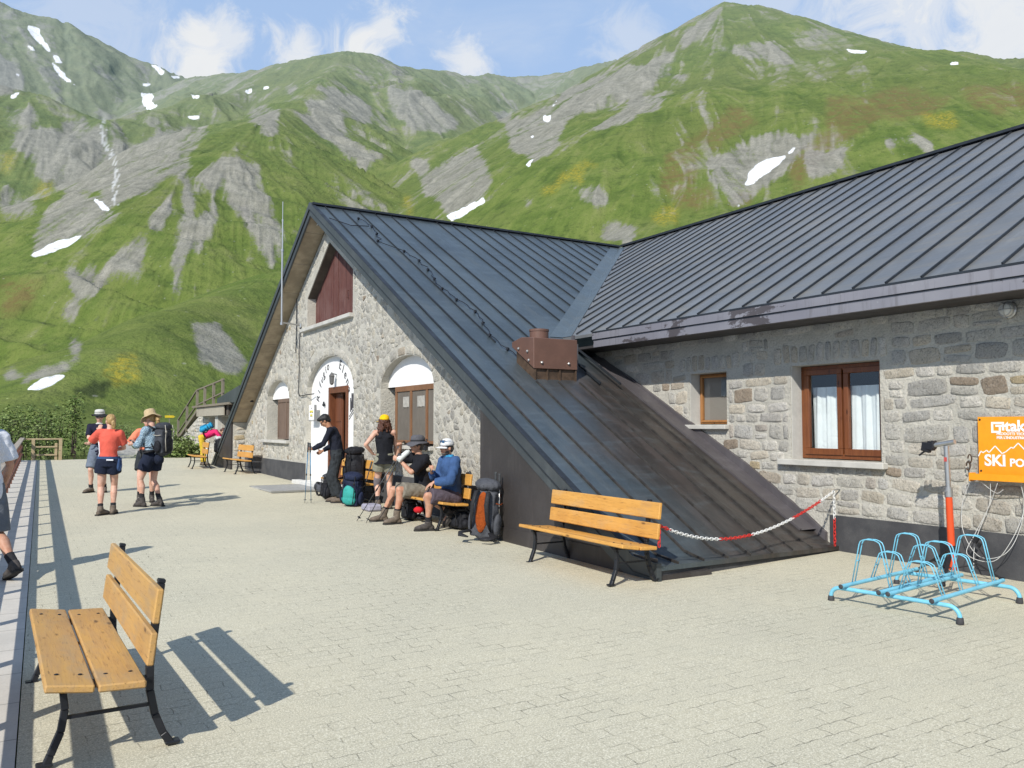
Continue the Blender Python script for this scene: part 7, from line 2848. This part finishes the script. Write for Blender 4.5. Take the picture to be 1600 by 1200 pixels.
for i, h_ in enumerate((-0.055, 0.05, 0.14, 0.24, 0.33)):
    for j in range(5):
        th = math.pi * (0.94 + 0.20 * j / 4)
        w_ = 0.148 + 0.022 if h_ < 0.1 else 0.150 + 0.016
        c_ = b.pel + b.up * h_ * b.k if h_ <= 0.17 else b.waist + (b.chest - b.waist) * ((h_ - 0.17) / 0.2)
        rr = {-0.055: (0.168, 0.122), 0.05: (0.146, 0.112), 0.14: (0.128, 0.106), 0.24: (0.139, 0.111), 0.33: (0.151, 0.116)}[h_]
        vs.append(c_ + b.right * ((rr[0] + 0.017) * b.k * math.cos(th)) + b.fwd * ((rr[1] + 0.017) * b.k * math.sin(th)))
for i in range(4):
    for j in range(4):
        a = i * 5 + j
        fs.append((a, a + 1, a + 6, a + 5))
sp = MB().add(vs, fs).build('side_panel', C_white, p3, smooth=True)
sdm = sp.modifiers.new('solid', 'SOLIDIFY'); sdm.thickness = 0.016; sdm.offset = 0
mb = MB(); b.legs(mb, 0.42, 0.030, 1.12, 0.07); fused(mb, 'shorts', C_navy2, p3, 0.011, 3, 0.5, (), 0.010)
mb = MB()
vs = [b.pel + b.up * z + b.right * (0.178 * math.cos(a)) + b.fwd * (0.135 * math.sin(a)) for z in (0.035, 0.075) for a in np.linspace(0, 6.283, 24, endpoint=False)]
mb.add(vs, [(j, (j + 1) % 24, 24 + (j + 1) % 24, 24 + j) for j in range(24)])
mb.ell(b.pel + b.right * 0.165 - b.fwd * 0.02 - b.up * 0.06, (0.04, 0.07, 0.11))
mb.tube([b.pel + b.right * 0.17 + b.fwd * 0.02 + b.up * 0.05, b.pel + b.right * 0.19 - b.fwd * 0.03 - b.up * 0.08, b.pel + b.right * 0.20 - b.fwd * 0.05 - b.up * 0.16], [0.03, 0.035, 0.02], 8)
mb.build('tied_jacket', cloth('blue_jacket', (0.045, 0.085, 0.19)), p3, smooth=True)
MB().box(b.pel - b.fwd * 0.140 + b.right * 0.06 + b.up * 0.02, (0.11, 0.012, 0.025), Matrix((b.right, b.fwd, b.up)).transposed()).build('belt_badge', C_white, p3, bevel=0.006)
b.boots(p3, M_boot, 0.07, M_sock_dk, 0.115)
b.hair(p3, H_blond, 'tied')

# 4 woman in peach half hidden
p4 = person('person in peach tee and dark shorts half hidden behind the straw-hatted hiker', (2.12, 17.08), facing(0.35, -0.9), PG)
b = Body(1.64, female=True, foot_r=(0.11, 0.02), foot_l=(-0.10, -0.02), hand_r=(0.20, 0.22, 1.12), hand_l=(-0.2, 0.2, 1.0), head_pitch=0.2)
b.skin(p4, SK_FAIR)
mb = MB(); b.torso(mb, 0.03); b.sleeve(mb, 'r', 0.9, 0.018); b.sleeve(mb, 'l', 0.9, 0.018); fused(mb, 'tee', C_peach, p4, 0.012, 4, 0.5, (), 0.018)
mb = MB(); b.legs(mb, 0.62, 0.030, 1.08); fused(mb, 'shorts', C_char, p4, 0.013, 3, 0.5, (), 0.010)
b.boots(p4, M_boot_dk, 0.08, M_sock_dk, 0.15)
b.hair(p4, H_brown, 'tied')
T4 = Matrix((b.right, b.fwd, b.up)).transposed()
mb = MB()
for sx in (-1, 1):
    mb.tube([b.chest + b.right * 0.10 * sx + b.up * 0.15 - b.fwd * 0.08, b.chest + b.right * 0.11 * sx + b.up * 0.17, b.chest + b.right * 0.10 * sx + b.fwd * 0.135 + b.up * 0.03, b.waist + b.right * 0.13 * sx + b.fwd * 0.10], 0.024, 8, flat=0.5)
mb.build('pack_strap', cloth('dark_red_strap', (0.16, 0.012, 0.02)), p4, smooth=True)

# 5 hiker with straw hat
p5 = person('straw-hatted hiker in blue checked shirt looking at a phone', (2.10, 16.20), facing(-0.93, 0.30), PG)
b5 = b = Body(1.70, female=True, lean=0.03, foot_r=(0.09, -0.12), foot_l=(-0.10, 0.10), fdir_l=0.05, fdir_r=0.0, hand_l=(-0.06, 0.33, 1.10), hand_r=(0.05, 0.34, 1.12), el_l=(-0.7, -0.3, -0.9), el_r=(0.7, -0.3, -0.9), head_pitch=0.28)
b.skin(p5, SK_FAIR, {'l': (V(0.2, 1, 0.25), V(0.6, 0, 1)), 'r': (V(-0.2, 1, 0.25), V(-0.6, 0, 1))}, {'l': 0.55, 'r': 0.55})
mb = MB(); b.torso(mb, -0.03, 1, 0.02); b.sleeve(mb, 'r', 1.92, 0.020, 1.05); b.sleeve(mb, 'l', 1.92, 0.020, 1.05); fused(mb, 'check_shirt', C_check, p5, 0.011, 4, 0.5, (), 0.022)
mb = MB(); b.legs(mb, 0.55, 0.028, 1.12); fused(mb, 'shorts', C_navy2, p5, 0.012, 3, 0.5, (), 0.012)
b.boots(p5, M_boot_dk, 0.09, M_sock_dk, 0.17)
b.hair(p5, H_blond, 'tied')
b.sun_hat(p5, C_straw, 0.185, 0.125, 0.05, None)
tag(MB().box((0, 0, 0), (0.075, 0.15, 0.010), (0.5, 0, 0)).build('phone', M_black_pl, None, bevel=0.004, loc=p5.matrix_basis @ V(-0.0, 0.44, 1.165), rotz=p5.rotation_euler.z), 'dark phone held up by the straw-hatted hiker', 'phone')

# 6 man with poles
p6 = person('dark-haired man in black long sleeves and charcoal trousers looking down, holding two poles', (5.28, 15.38), facing(-0.98, -0.1), PG)
b6 = b = Body(1.72, lean=0.10, hunch=0.35, head_pitch=0.75, foot_r=(0.12, 0.02), foot_l=(-0.11, -0.10), hand_l=(-0.10, 0.46, 1.02), hand_r=(0.16, 0.30, 0.98), el_l=(-0.5, -0.5, -0.8), el_r=(0.5, -0.5, -0.8), fdir_l=0.1, fdir_r=0.0)
b.skin(p6, SK_BROWN, {'l': (V(0.25, 0.75, 0.2), V(1, -0.2, 0))}, {'l': 1.0, 'r': 0.6})
mb = MB(); b.torso(mb, -0.10, 1, 0.016); b.sleeve(mb, 'r', 1.93, 0.014); b.sleeve(mb, 'l', 1.93, 0.014); fused(mb, 'long_sleeve_top', C_blackn, p6, 0.011, 4, 0.5, (), 0.018)
mb = MB(); b.legs(mb, 1.90, 0.022, 1.15); fused(mb, 'trousers', C_char, p6, 0.012, 3, 0.5, (), 0.016, 14)
b.boots(p6, M_boot, 0.06, None)
b.hair(p6, H_black, 'thick')
b.glasses(p6, plain('clear_lens_dark', (0.05, 0.05, 0.055), 0.1), M_black_pl, 'glasses', 0.004, 0.084)
sl = MB().bar(b.pel - b.right * 0.184 + b.up * 0.02 + b.fwd * 0.03, b.pel - b.right * 0.186 - b.up * 0.10 + b.fwd * 0.05, 0.012, 0.03).build('pocket_zip', M_black_pl, p6)

# 7 woman with yellow cap
p7 = person('woman in yellow cap, black tank top and sage shorts standing with her back turned', (5.66, 13.92), facing(-0.30, 0.95), PG)
b7 = b = Body(1.68, female=True, twist=-0.1, foot_r=(0.10, 0.0), foot_l=(-0.11, 0.02), hand_l=(-0.20, 0.08, 0.98), el_l=(-1, -0.5, 0.1), hand_r=(0.24, 0.18, 0.88), el_r=(0.9, -0.6, -0.2), head_yaw=0.45, side=-0.02)
b.skin(p7, SK_FAIR, {'l': (V(0.6, 0.5, -0.2), V(0.6, 0.2, 0.5))}, {'l': 0.4})
mb = MB(); b.torso(mb, -0.10, 0.44, 0.026, 1.0, 0.03)
for sx in (-1, 1):
    mb.tube([b.chest + b.right * 0.078 * sx * b.k + b.up * 0.01 - b.fwd * 0.090, b.chest + b.right * 0.062 * sx + b.up * 0.13 - b.fwd * 0.062, b.chest + b.right * 0.075 * sx + b.up * 0.170, b.chest + b.right * 0.085 * sx + b.fwd * 0.09 + b.up * 0.05], [0.050, 0.034, 0.026, 0.03], 10)
mb.ell(b.chest + b.up * 0.08 - b.fwd * 0.055, (0.085, 0.045, 0.10))
fused(mb, 'tank_top', C_black, p7, 0.011, 3, 0.5, (), 0.018)
mb = MB(); b.legs(mb, 0.46, 0.020, 1.22); fused(mb, 'shorts', C_olive, p7, 0.012, 3, 0.5, (), 0.014, 12)
b.boots(p7, M_boot, 0.08, M_sock_dk, 0.15)
b.hair(p7, H_brown, 'curly')
b.cap(p7, C_yel)
MB().tube([b.wr['r'] + V(0.032 * math.cos(a), 0.032 * math.sin(a), 0.02) for a in np.linspace(0, 6.28, 14, endpoint=False)], 0.014, 8, closed=True).build('wrist_band', M_black_pl, p7, smooth=True)
for q in 'rl':
    a_ = b.kn[q] - V(0, 0, 0.06)
    MB().tube([b.kn[q].lerp(b.hip[q], 0.22), b.kn[q], b.kn[q].lerp(b.an[q], 0.25)], [0.070, 0.066, 0.062], 14).build('knee_brace', cloth('grey_brace', (0.16, 0.14, 0.15)), p7, smooth=True) if q == 'l' else None

# 8 seated man drinking  (faces -x: local forward = -x)
FW = face_rot(-1.0, 0.06)
SE = 0.375
p8 = person('seated man in grey sun hat and black tee drinking from a white bottle', (5.52, 11.98), FW, PG)
b8 = b = Body(1.80, pel=(0, 0.0, SE + 0.115), lean=-0.04, hunch=0.30, foot_l=(-0.12, 0.48), foot_r=(0.28, 0.56), knee_l=(-0.1, 0.6, 1), knee_r=(0.25, 0.4, 1), fdir_l=-0.05, fdir_r=0.25,
              hand_r=(0.10, 0.34, 1.185), el_r=(0.75, 0.2, -0.6), hand_l=(-0.05, 0.40, 0.965), el_l=(-0.55, -0.35, -0.8), head_pitch=-0.05, head_yaw=0.05, foot_z_l=0.0)
b.skin(p8, SK_TAN, {'r': (V(-0.5, 0.35, 0.5), V(-0.4, 0.1, -0.6)), 'l': (V(0.1, 0.75, 0.35), V(0.8, -0.2, 0.2))}, {'r': 0.75, 'l': 0.95})
mb = MB(); b.torso(mb, -0.12, 1, 0.022, 1.08); b.sleeve(mb, 'r', 0.9, 0.024, 1.1); b.sleeve(mb, 'l', 0.9, 0.024, 1.1); fused(mb, 'tee', C_black, p8, 0.012, 4, 0.5, (), 0.020)
mb = MB(); b.legs(mb, 0.90, 0.028, 1.10); fused(mb, 'shorts', C_khaki, p8, 0.012, 3, 0.5, (), 0.014, 12)
b.boots(p8, M_boot, 0.12, M_sock_dk, 0.14)
b.hair(p8, H_short, 'short')
b.sun_hat(p8, C_ghat, 0.170, 0.105, 0.035, C_darkbrim)
b.glasses(p8, plain('tinted_lens', (0.06, 0.06, 0.065), 0.12), M_black_pl, 'glasses', 0.006, 0.086)
hm = b.head + b.HM @ V(0, 0.10, -0.062)
bd = V(-0.30, 0.78, -0.52).normalized()
MBt = Matrix.Translation(p8.location) @ Matrix.Rotation(FW, 4, 'Z')
bt = thing('water_bottle', 'white metal water bottle at the lips of the man in the grey hat', 'bottle', MBt @ hm, 0)
bt.rotation_euler = (Matrix.Rotation(FW, 3, 'Z') @ bd).to_track_quat('Z', 'Y').to_euler()
MB().lathe([(0.020, 0.035), (0.024, 0.045), (0.040, 0.075), (0.043, 0.09), (0.043, 0.285), (0.038, 0.297), (0.01, 0.30)], (0, 0, 0), 20).build('flask', plain('white_enamel', (0.72, 0.75, 0.72), 0.35, 0, 0.06), bt, smooth=True, auto=R(40))
MB().lathe([(0.012, 0.0), (0.020, 0.005), (0.021, 0.035), (0.016, 0.04)], (0, 0, 0), 14).build('mouthpiece', M_black_pl, bt, smooth=True, auto=R(40))

# 9 seated man in blue
p9 = person('seated bearded man in blue fleece, white cap and plum shorts looking left', (5.53, 11.00), face_rot(-1, -0.02), PG)
b9 = b = Body(1.80, pel=(0, 0.0, SE + 0.115), lean=0.02, hunch=0.12, foot_l=(-0.02, 0.38), foot_r=(-0.06, 0.02), heel_r=0.85, knee_l=(-0.2, 0.6, 1), knee_r=(0.20, 0.8, 0.8), fdir_l=0.25, fdir_r=0.3,
              hand_l=(-0.10, 0.34, 0.70), el_l=(-0.8, -0.5, -0.2), hand_r=(0.04, 0.31, 0.84), el_r=(0.4, -0.3, -1), head_yaw=0.12, head_pitch=0.02)
b.skin(p9, SK_TAN, {'l': (V(0.35, 0.85, -0.5), V(0.1, -0.4, -1)), 'r': (V(-0.5, 0.5, 0.4), V(-0.3, -0.6, 0.5))}, {'l': 0.35, 'r': 1.0})
mb = MB(); b.torso(mb, -0.10, 1, 0.024, 1.05); b.sleeve(mb, 'r', 1.92, 0.022, 1.1); b.sleeve(mb, 'l', 1.92, 0.022, 1.1); fused(mb, 'fleece', C_blue, p9, 0.012, 4, 0.5, (), 0.024)
mb = MB(); b.legs(mb, 0.92, 0.026, 1.10); fused(mb, 'shorts', C_plum, p9, 0.012, 3, 0.5, (), 0.012, 12)
mb = MB().tube([b.neck - b.up * 0.035, b.neck + b.up * 0.01, b.neck + b.up * 0.06], [0.085, 0.080, 0.070], 18)
fused(mb, 'neck_gaiter', C_cyan, p9, 0.010, 2, 0.5, (), 0.012, 30)
b.boots(p9, M_boot_dk, 0.06, M_sock_dk, 0.12)
b.hair(p9, H_short, 'short')
cp = b.cap(p9, C_wcap)
b.glasses(cp, plain('blue_mirror_lens', (0.03, 0.10, 0.22), 0.15), plain('blue_frame', (0.02, 0.16, 0.36), 0.4), 'cap_sunglasses', 0.088, 0.078, 0.030)
b.glasses(p9, M_sunglass, M_black_pl, 'sunglasses', 0.006, 0.084)
Pq = lambda x, y, z: b.head + b.HM @ V(x, y, z)
mb = MB().ell(Pq(0, 0.055, -0.088), (0.038, 0.034, 0.026), b.HM).ell(Pq(0.045, 0.02, -0.07), (0.02, 0.04, 0.035), b.HM).ell(Pq(-0.045, 0.02, -0.07), (0.02, 0.04, 0.035), b.HM)
fused(mb, 'beard', H_short, p9, 0.009, 2, 0.5, (), 0.004, 60)
tmp = b.kn['l']
MB().ell(b.hip['l'].lerp(b.kn['l'], 0.62) + V(-0.108, 0.0, 0.02), (0.006, 0.03, 0.02)).build('shorts_badge', C_white, p9)
wp = Matrix.Translation(p9.location) @ Matrix.Rotation(face_rot(-1, -0.02), 4, 'Z') @ (b.wr['r'] + V(-0.05, 0.07, 0.04))
tag(MB().ell((0, 0, 0), (0.035, 0.05, 0.03)).ell((0.02, 0.03, 0.02), (0.02, 0.02, 0.02)).build('snack_roll', plain('bread_crust', (0.42, 0.33, 0.22), 0.8, 0, 0.4, 30, 0.3), None, smooth=True, loc=wp), 'pale snack held at the chest by the man in blue', 'snack')

# 10 person bending over by the annex
p10 = person('person in pink top and yellow trousers bending over behind the farthest bench', (5.30, 28.7), facing(0.95, 0.30), PG)
b10 = b = Body(1.68, female=True, pel=(0, -0.06, 0.92), lean=1.05, hunch=0.25, head_pitch=0.9, hand_r=(0.14, 0.72, 0.86), hand_l=(-0.12, 0.76, 0.92), el_r=(0.6, -0.2, -0.4), el_l=(-0.6, -0.2, -0.4), foot_r=(0.11, 0.02), foot_l=(-0.11, -0.05))
b.skin(p10, SK_FAIR, voxel=0.011)
mb = MB(); b.torso(mb, -0.04, 1, 0.018); b.sleeve(mb, 'r', 1.9, 0.016); b.sleeve(mb, 'l', 1.9, 0.016); fused(mb, 'long_sleeve_top', C_pink, p10, 0.014, 4, 0.5, (), 0.018)
mb = MB(); b.legs(mb, 1.92, 0.016, 1.0); fused(mb, 'trousers', C_yellow, p10, 0.014, 3, 0.5, (), 0.010)
b.boots(p10, M_boot, 0.06, None)
b.hair(p10, H_brown, 'short')


# ------------------------------------------------------------------ rucksacks
def rucksack(label, loc, rotz, W, Dp, Hh, mat, lid=None, pocket=None, strap=None, tilt=(0, 0, 0), side=None, group=None, name='rucksack', harness=False, accent=None, z_off=None):
    root = thing(name, label, 'rucksack', loc, 0, group)
    root.rotation_euler = Euler((tilt[0], tilt[1], rotz))
    lid, pocket, strap = lid or mat, pocket or mat, strap or M_black_web
    mb = MB()
    mb.ell((0, 0, Hh * 0.25), (W * 0.50, Dp * 0.50, Hh * 0.30)); mb.ell((0, 0, Hh * 0.50), (W * 0.51, Dp * 0.52, Hh * 0.34)); mb.ell((0, 0.0, Hh * 0.68), (W * 0.46, Dp * 0.48, Hh * 0.22))
    mb.box((0, 0, Hh * 0.42), (W * 0.84, Dp * 0.78, Hh * 0.74))
    o = fused(mb, 'main_bag', mat, root, 0.016, 5, 0.5, (), 0.02, 7)
    mb = MB().ell((0, 0.0, Hh * 0.90), (W * 0.52, Dp * 0.58, Hh * 0.115)).ell((0, Dp * 0.2, Hh * 0.86), (W * 0.46, Dp * 0.36, Hh * 0.10))
    fused(mb, 'lid', lid, root, 0.014, 4, 0.5, (), 0.02, 9)
    mb = MB().ell((0, Dp * 0.46, Hh * 0.38), (W * 0.36, Dp * 0.22, Hh * 0.27)).ell((0, Dp * 0.44, Hh * 0.22), (W * 0.38, Dp * 0.25, Hh * 0.16))
    fused(mb, 'front_pocket', pocket, root, 0.014, 4, 0.5, (), 0.015, 9)
    for s in (-1, 1):
        mb = MB().ell((s * W * 0.50, 0.0, Hh * 0.26), (W * 0.13, Dp * 0.34, Hh * 0.20))
        fused(mb, 'side_pocket', side or pocket, root, 0.014, 3, 0.5, (), 0.01, 9)
    mb = MB()
    for s in (-1, 1):
        x = s * W * 0.24
        mb.tube([(x * 0.8, -Dp * 0.46, Hh * 0.80), (x, -Dp * 0.66, Hh * 0.80), (x * 1.15, -Dp * 0.86, Hh * 0.60), (x * 1.3, -Dp * 0.72, Hh * 0.34), (x * 1.6, -Dp * 0.42, Hh * 0.16)], [0.022, 0.032, 0.034, 0.026, 0.012], 8, flat=0.45)
        mb.tube([(s * W * 0.40, -Dp * 0.42, Hh * 0.13), (s * W * 0.66, -Dp * 0.75, Hh * 0.10), (s * W * 0.55, -Dp * 1.15, Hh * 0.08), (s * W * 0.20, -Dp * 1.25, Hh * 0.07)], [0.045, 0.05, 0.035, 0.012], 8, flat=0.35)
    mb.tube([(-W * 0.1, -Dp * 0.44, Hh * 0.84), (0, -Dp * 0.56, Hh * 0.90), (W * 0.1, -Dp * 0.44, Hh * 0.84)], 0.010, 6)
    mb.build('shoulder_strap', strap, root, smooth=True)
    mb = MB()
    for s in (-1, 1):
        mb.tube([(s * W * 0.30, Dp * 0.50, Hh * 0.93), (s * W * 0.31, Dp * 0.60, Hh * 0.72), (s * W * 0.30, Dp * 0.56, Hh * 0.46), (s * W * 0.28, Dp * 0.60, Hh * 0.12)], 0.007, 5)
        mb.tube([(s * W * 0.53, Dp * 0.36, Hh * 0.62), (s * W * 0.56, 0, Hh * 0.60), (s * W * 0.50, -Dp * 0.4, Hh * 0.63)], 0.007, 5)
        mb.box((s * W * 0.31, Dp * 0.62, Hh * 0.72), (0.03, 0.015, 0.04))
    mb.build('webbing', accent or strap, root, smooth=True)
    if harness:
        MB().ell((0, -Dp * 0.46, Hh * 0.46), (W * 0.25, Dp * 0.10, Hh * 0.34)).build('back_panel', harness, root, smooth=True)
    return root


M_black_web = plain('black_webbing', (0.016, 0.016, 0.019), 0.7, 0, 0.3, 30)
K_grey = cloth('graphite_nylon', (0.085, 0.09, 0.105), 0.35, 12, 0.7)
K_dk = cloth('black_nylon', (0.016, 0.017, 0.022), 0.35, 12, 0.65)
K_navy = cloth('navy_nylon', (0.018, 0.026, 0.062), 0.35, 12, 0.7)
K_teal = cloth('teal_nylon', (0.045, 0.36, 0.33), 0.25, 12, 0.7)
K_orange = cloth('burnt_orange_mesh', (0.33, 0.07, 0.012), 0.4, 22)
K_slate = cloth('slate_nylon', (0.055, 0.060, 0.072), 0.35, 12, 0.7)
K_cyan = cloth('cyan_nylon', (0.03, 0.32, 0.56), 0.25, 14)
RG = 'rucksacks left around the benches'

# worn by the straw-hatted hiker
T5 = Matrix.Translation(p5.location) @ Matrix.Rotation(p5.rotation_euler.z, 4, 'Z')
rk = rucksack('slate rucksack worn by the straw-hatted hiker', T5 @ V(0, -0.235, 0.93), p5.rotation_euler.z + math.pi, 0.31, 0.23, 0.58, K_slate, K_slate, K_dk, None, accent=M_lace)
mb = MB()
for sx in (-1, 1):
    mb.tube([b5.chest + b5.right * 0.10 * sx + b5.up * 0.13 - b5.fwd * 0.14, b5.chest + b5.right * 0.11 * sx + b5.up * 0.185 - b5.fwd * 0.03, b5.chest + b5.right * 0.115 * sx + b5.up * 0.12 + b5.fwd * 0.105, b5.chest + b5.right * 0.125 * sx - b5.up * 0.03 + b5.fwd * 0.125, b5.waist + b5.right * 0.165 * sx + b5.fwd * 0.03, b5.waist + b5.right * 0.12 * sx - b5.fwd * 0.14], [0.028, 0.032, 0.030, 0.024, 0.014, 0.012], 8, flat=0.45)
mb.build('worn_strap', M_black_web, rk, smooth=True).matrix_parent_inverse = (Matrix.Translation(rk.location) @ rk.rotation_euler.to_matrix().to_4x4()).inverted() @ T5
mb = MB().tube([b5.pel + b5.up * 0.10 + b5.right * (0.182 * math.cos(a)) + b5.fwd * (0.142 * math.sin(a)) for a in np.linspace(0, 6.283, 26, endpoint=False)], 0.034, 8, closed=True, flat=0.4)
mb.build('hip_belt', M_black_web, rk, smooth=True).matrix_parent_inverse = (Matrix.Translation(rk.location) @ rk.rotation_euler.to_matrix().to_4x4()).inverted() @ T5
# black swinging jacket at the hip
jk = MB().ell((0, 0, 0), (0.09, 0.13, 0.10)).ell((0, 0.05, 0.08), (0.06, 0.08, 0.08))
o = fused(jk, 'hip_pouch', C_navy2, None, 0.012, 3, 0.5, (), 0.02, 10)
o.location = T5 @ V(-0.02, -0.16, 0.86); tag(o, 'dark bundled pouch hanging below the straw-hatted hiker\'s rucksack', 'pouch')
# orange and graphite pack against the buttress
rk = rucksack('tall graphite rucksack with orange back panel leaning on the dark buttress', (5.36, 9.72, gz(9.7) + 0.03), face_rot(0.80, 0.60), 0.37, 0.26, 0.80, K_grey, K_grey, K_slate, M_black_web, (0.0, 0.10, 0), K_grey, RG, harness=K_orange, accent=K_orange)
rucksack('teal and navy rucksack standing on the pavers beside the man with poles', (5.30, 14.62, gz(14.6) + 0.01), face_rot(-0.75, -0.66), 0.38, 0.28, 0.62, K_navy, K_navy, K_teal, None, (-0.10, -0.12, 0), K_navy, RG)
rucksack('big black rucksack standing on the bench behind the man with poles', (5.62, 15.28, gz(15.3) + 0.40), face_rot(-0.2, -1), 0.40, 0.28, 0.66, K_dk, K_dk, K_dk, None, (0, 0.05, 0), None, RG)
rucksack('small black rucksack on the ground left of the man with poles', (5.32, 16.05, gz(16) + 0.01), face_rot(-0.8, 0.4), 0.30, 0.22, 0.50, K_dk, K_slate, K_dk, None, (0.05, 0.1, 0), None, RG)
rucksack('black rucksack pushed under the bench below the man in the grey hat', (5.42, 12.25, gz(12.2) + 0.01), face_rot(-1, 0.2), 0.36, 0.20, 0.33, K_dk, K_dk, K_dk, None, (0, 0, 0), None, RG)
rucksack('black rucksack with pale label under the bench right of the man in blue', (5.62, 10.95, gz(11) + 0.01), face_rot(-1, -0.1), 0.42, 0.22, 0.32, K_dk, K_dk, K_dk, None, (0, 0, 0), None, RG)
rucksack('grey daypack lying on the ground by the door step', (5.55, 16.75, gz(16.7) + 0.10), face_rot(0.2, -1), 0.26, 0.18, 0.40, K_grey, K_slate, K_grey, None, (1.35, 0, 0), None, RG)
rucksack('black and white rucksack held open by the pink-topped person', (5.62, 27.95, gz(28) + 0.42), face_rot(-1, 0), 0.30, 0.22, 0.55, K_dk, cloth('white_nylon', (0.6, 0.6, 0.6)), K_dk, None, (0, 0.1, 0), None, RG)
T10 = Matrix.Translation(p10.location) @ Matrix.Rotation(p10.rotation_euler.z, 4, 'Z')
rk = rucksack('bright blue rucksack on the back of the pink-topped person', (0, 0, 0), 0, 0.30, 0.20, 0.44, K_cyan, K_cyan, K_cyan, None)
M10 = T10 @ Matrix.Translation(b10.waist - b10.fwd * 0.22 - b10.up * 0.12) @ Matrix((b10.right * -1, b10.fwd * -1, b10.up)).transposed().to_4x4()
rk.location = M10.translation; rk.rotation_euler = M10.to_euler()


# ------------------------------------------------------------------ trekking poles
M_pole_blue = plain('blue_pole_shaft', (0.055, 0.20, 0.36), 0.4, 0.3, 0.15)
M_pole_dark = plain('dark_pole_shaft', (0.09, 0.095, 0.10), 0.35, 0.5, 0.15)
M_grip = plain('grey_foam_grip', (0.06, 0.065, 0.07), 0.9)


def trek_pole(label, a, b_, mat, group=None, mid=None):
    """a: tip on the ground, b_: top of the grip"""
    a, b_ = Vector(a), Vector(b_)
    root = thing('trekking_pole', label, 'trekking pole', a, 0, group)
    d = b_ - a
    L = d.length
    n = d.normalized()
    q = lambda k: tuple(n * L * k)
    MB().tube([q(0.04), q(0.45), q(0.46), q(0.86)], [0.006, 0.007, 0.009, 0.0095], 8).build('shaft', mat, root, smooth=True)
    MB().tube([q(0.84), q(0.90), q(0.97), q(1.0)], [0.013, 0.017, 0.016, 0.020], 10).build('grip', M_grip, root, smooth=True)
    MB().tube([q(0.0), q(0.045)], [0.003, 0.006], 6).tube([q(0.055), q(0.062)], [0.030, 0.026], 12).tube([q(0.455), q(0.485)], 0.013, 8).build('tip_basket', M_black_pl, root)
    return root


hp = Matrix.Translation(p6.location) @ Matrix.Rotation(p6.rotation_euler.z, 4, 'Z')
hl = hp @ (b6.wr['l'] + V(0.02, 0.075, 0.0))
PGp = 'trekking poles of the resting hikers'
trek_pole('blue trekking pole, left one of the pair held by the dark-haired man', (hl.x - 0.06, hl.y - 0.02, gz(hl.y)), (hl.x + 0.0, hl.y, hl.z + 0.13), M_pole_blue, PGp)
trek_pole('blue trekking pole, right one of the pair held by the dark-haired man', (hl.x + 0.03, hl.y - 0.12, gz(hl.y)), (hl.x + 0.02, hl.y - 0.045, hl.z + 0.12), M_pole_blue, PGp)
hp8 = MBt @ (b8.wr['l'] + V(0.01, 0.075, 0.01))
trek_pole('dark trekking pole with its tip farther left, held by the man drinking', (4.62, 12.50, gz(12.5)), (hp8.x + 0.06, hp8.y - 0.02, hp8.z + 0.10), M_pole_dark, PGp)
trek_pole('dark trekking pole with its tip farther right, held by the man drinking', (4.66, 12.20, gz(12.2)), (hp8.x + 0.07, hp8.y - 0.05, hp8.z + 0.09), M_pole_dark, PGp)
trek_pole('black trekking pole standing upright in front of the straw-hatted hiker', (1.97, 16.42, gz(16.4)), (1.93, 16.40, gz(16.4) + 1.02), M_black_pl, PGp)
trek_pole('folded silver pole strapped to the tall graphite rucksack, left one', (5.47, 9.60, gz(9.6) + 0.05), (5.50, 9.62, gz(9.6) + 0.92), M_alu, PGp)
trek_pole('folded silver pole strapped to the tall graphite rucksack, right one', (5.50, 9.55, gz(9.6) + 0.05), (5.53, 9.57, gz(9.6) + 0.90), M_alu, PGp)
trek_pole('dark pole leaning on the back bench behind the woman in the yellow cap', (5.42, 14.55, gz(14.5)), (5.74, 14.75, gz(14.5) + 0.80), M_pole_dark, PGp)

# small things round the bench
o = MB().ell((0, 0, 0.05), (0.07, 0.09, 0.05)).ell((0.05, 0.03, 0.05), (0.05, 0.05, 0.045)).build('red_bundle', cloth('red_fabric', (0.60, 0.02, 0.03)), None, smooth=True, loc=(5.35, 11.78, gz(11.8) + 0.16))
tag(o, 'red fabric bundle on the pack under the bench', 'bundle')
o = MB().box((0, 0, 0.06), (0.26, 0.36, 0.12)).build('foam_mat', plain('lilac_foam', (0.36, 0.35, 0.43), 0.8), None, bevel=0.03, loc=(5.35, 13.75, gz(13.8)))
tag(o, 'folded lilac sitting mat on the ground in front of the back bench', 'mat')
o = MB().box((0, 0, 0), (0.03, 0.26, 0.05)).build('note_card', plain('white_card', (0.75, 0.75, 0.74), 0.7), None, loc=(5.73, 10.98, gz(11) + 0.615))
tag(o, 'white card stuck between the back planks beside the man in blue', 'card')
mb = MB()
for (y, z) in ((12.88, 1.36), (12.80, 1.34), (12.84, 1.30)):
    mb.tube([(5.98 + 0.02 * math.cos(a) - 5.98, 0.045 * math.cos(a) + y - 12.85, 0.075 * math.sin(a) + z - 1.33) for a in np.linspace(0, 6.28, 14, endpoint=False)], 0.012, 6, closed=True)
mb.box((0, -0.02, -0.05), (0.08, 0.14, 0.10))
o = mb.build('strap_bundle', M_black_web, None, loc=(5.96, 12.85, 1.345))
tag(o, 'black straps and clips lying on the sill of the right gable window', 'straps')
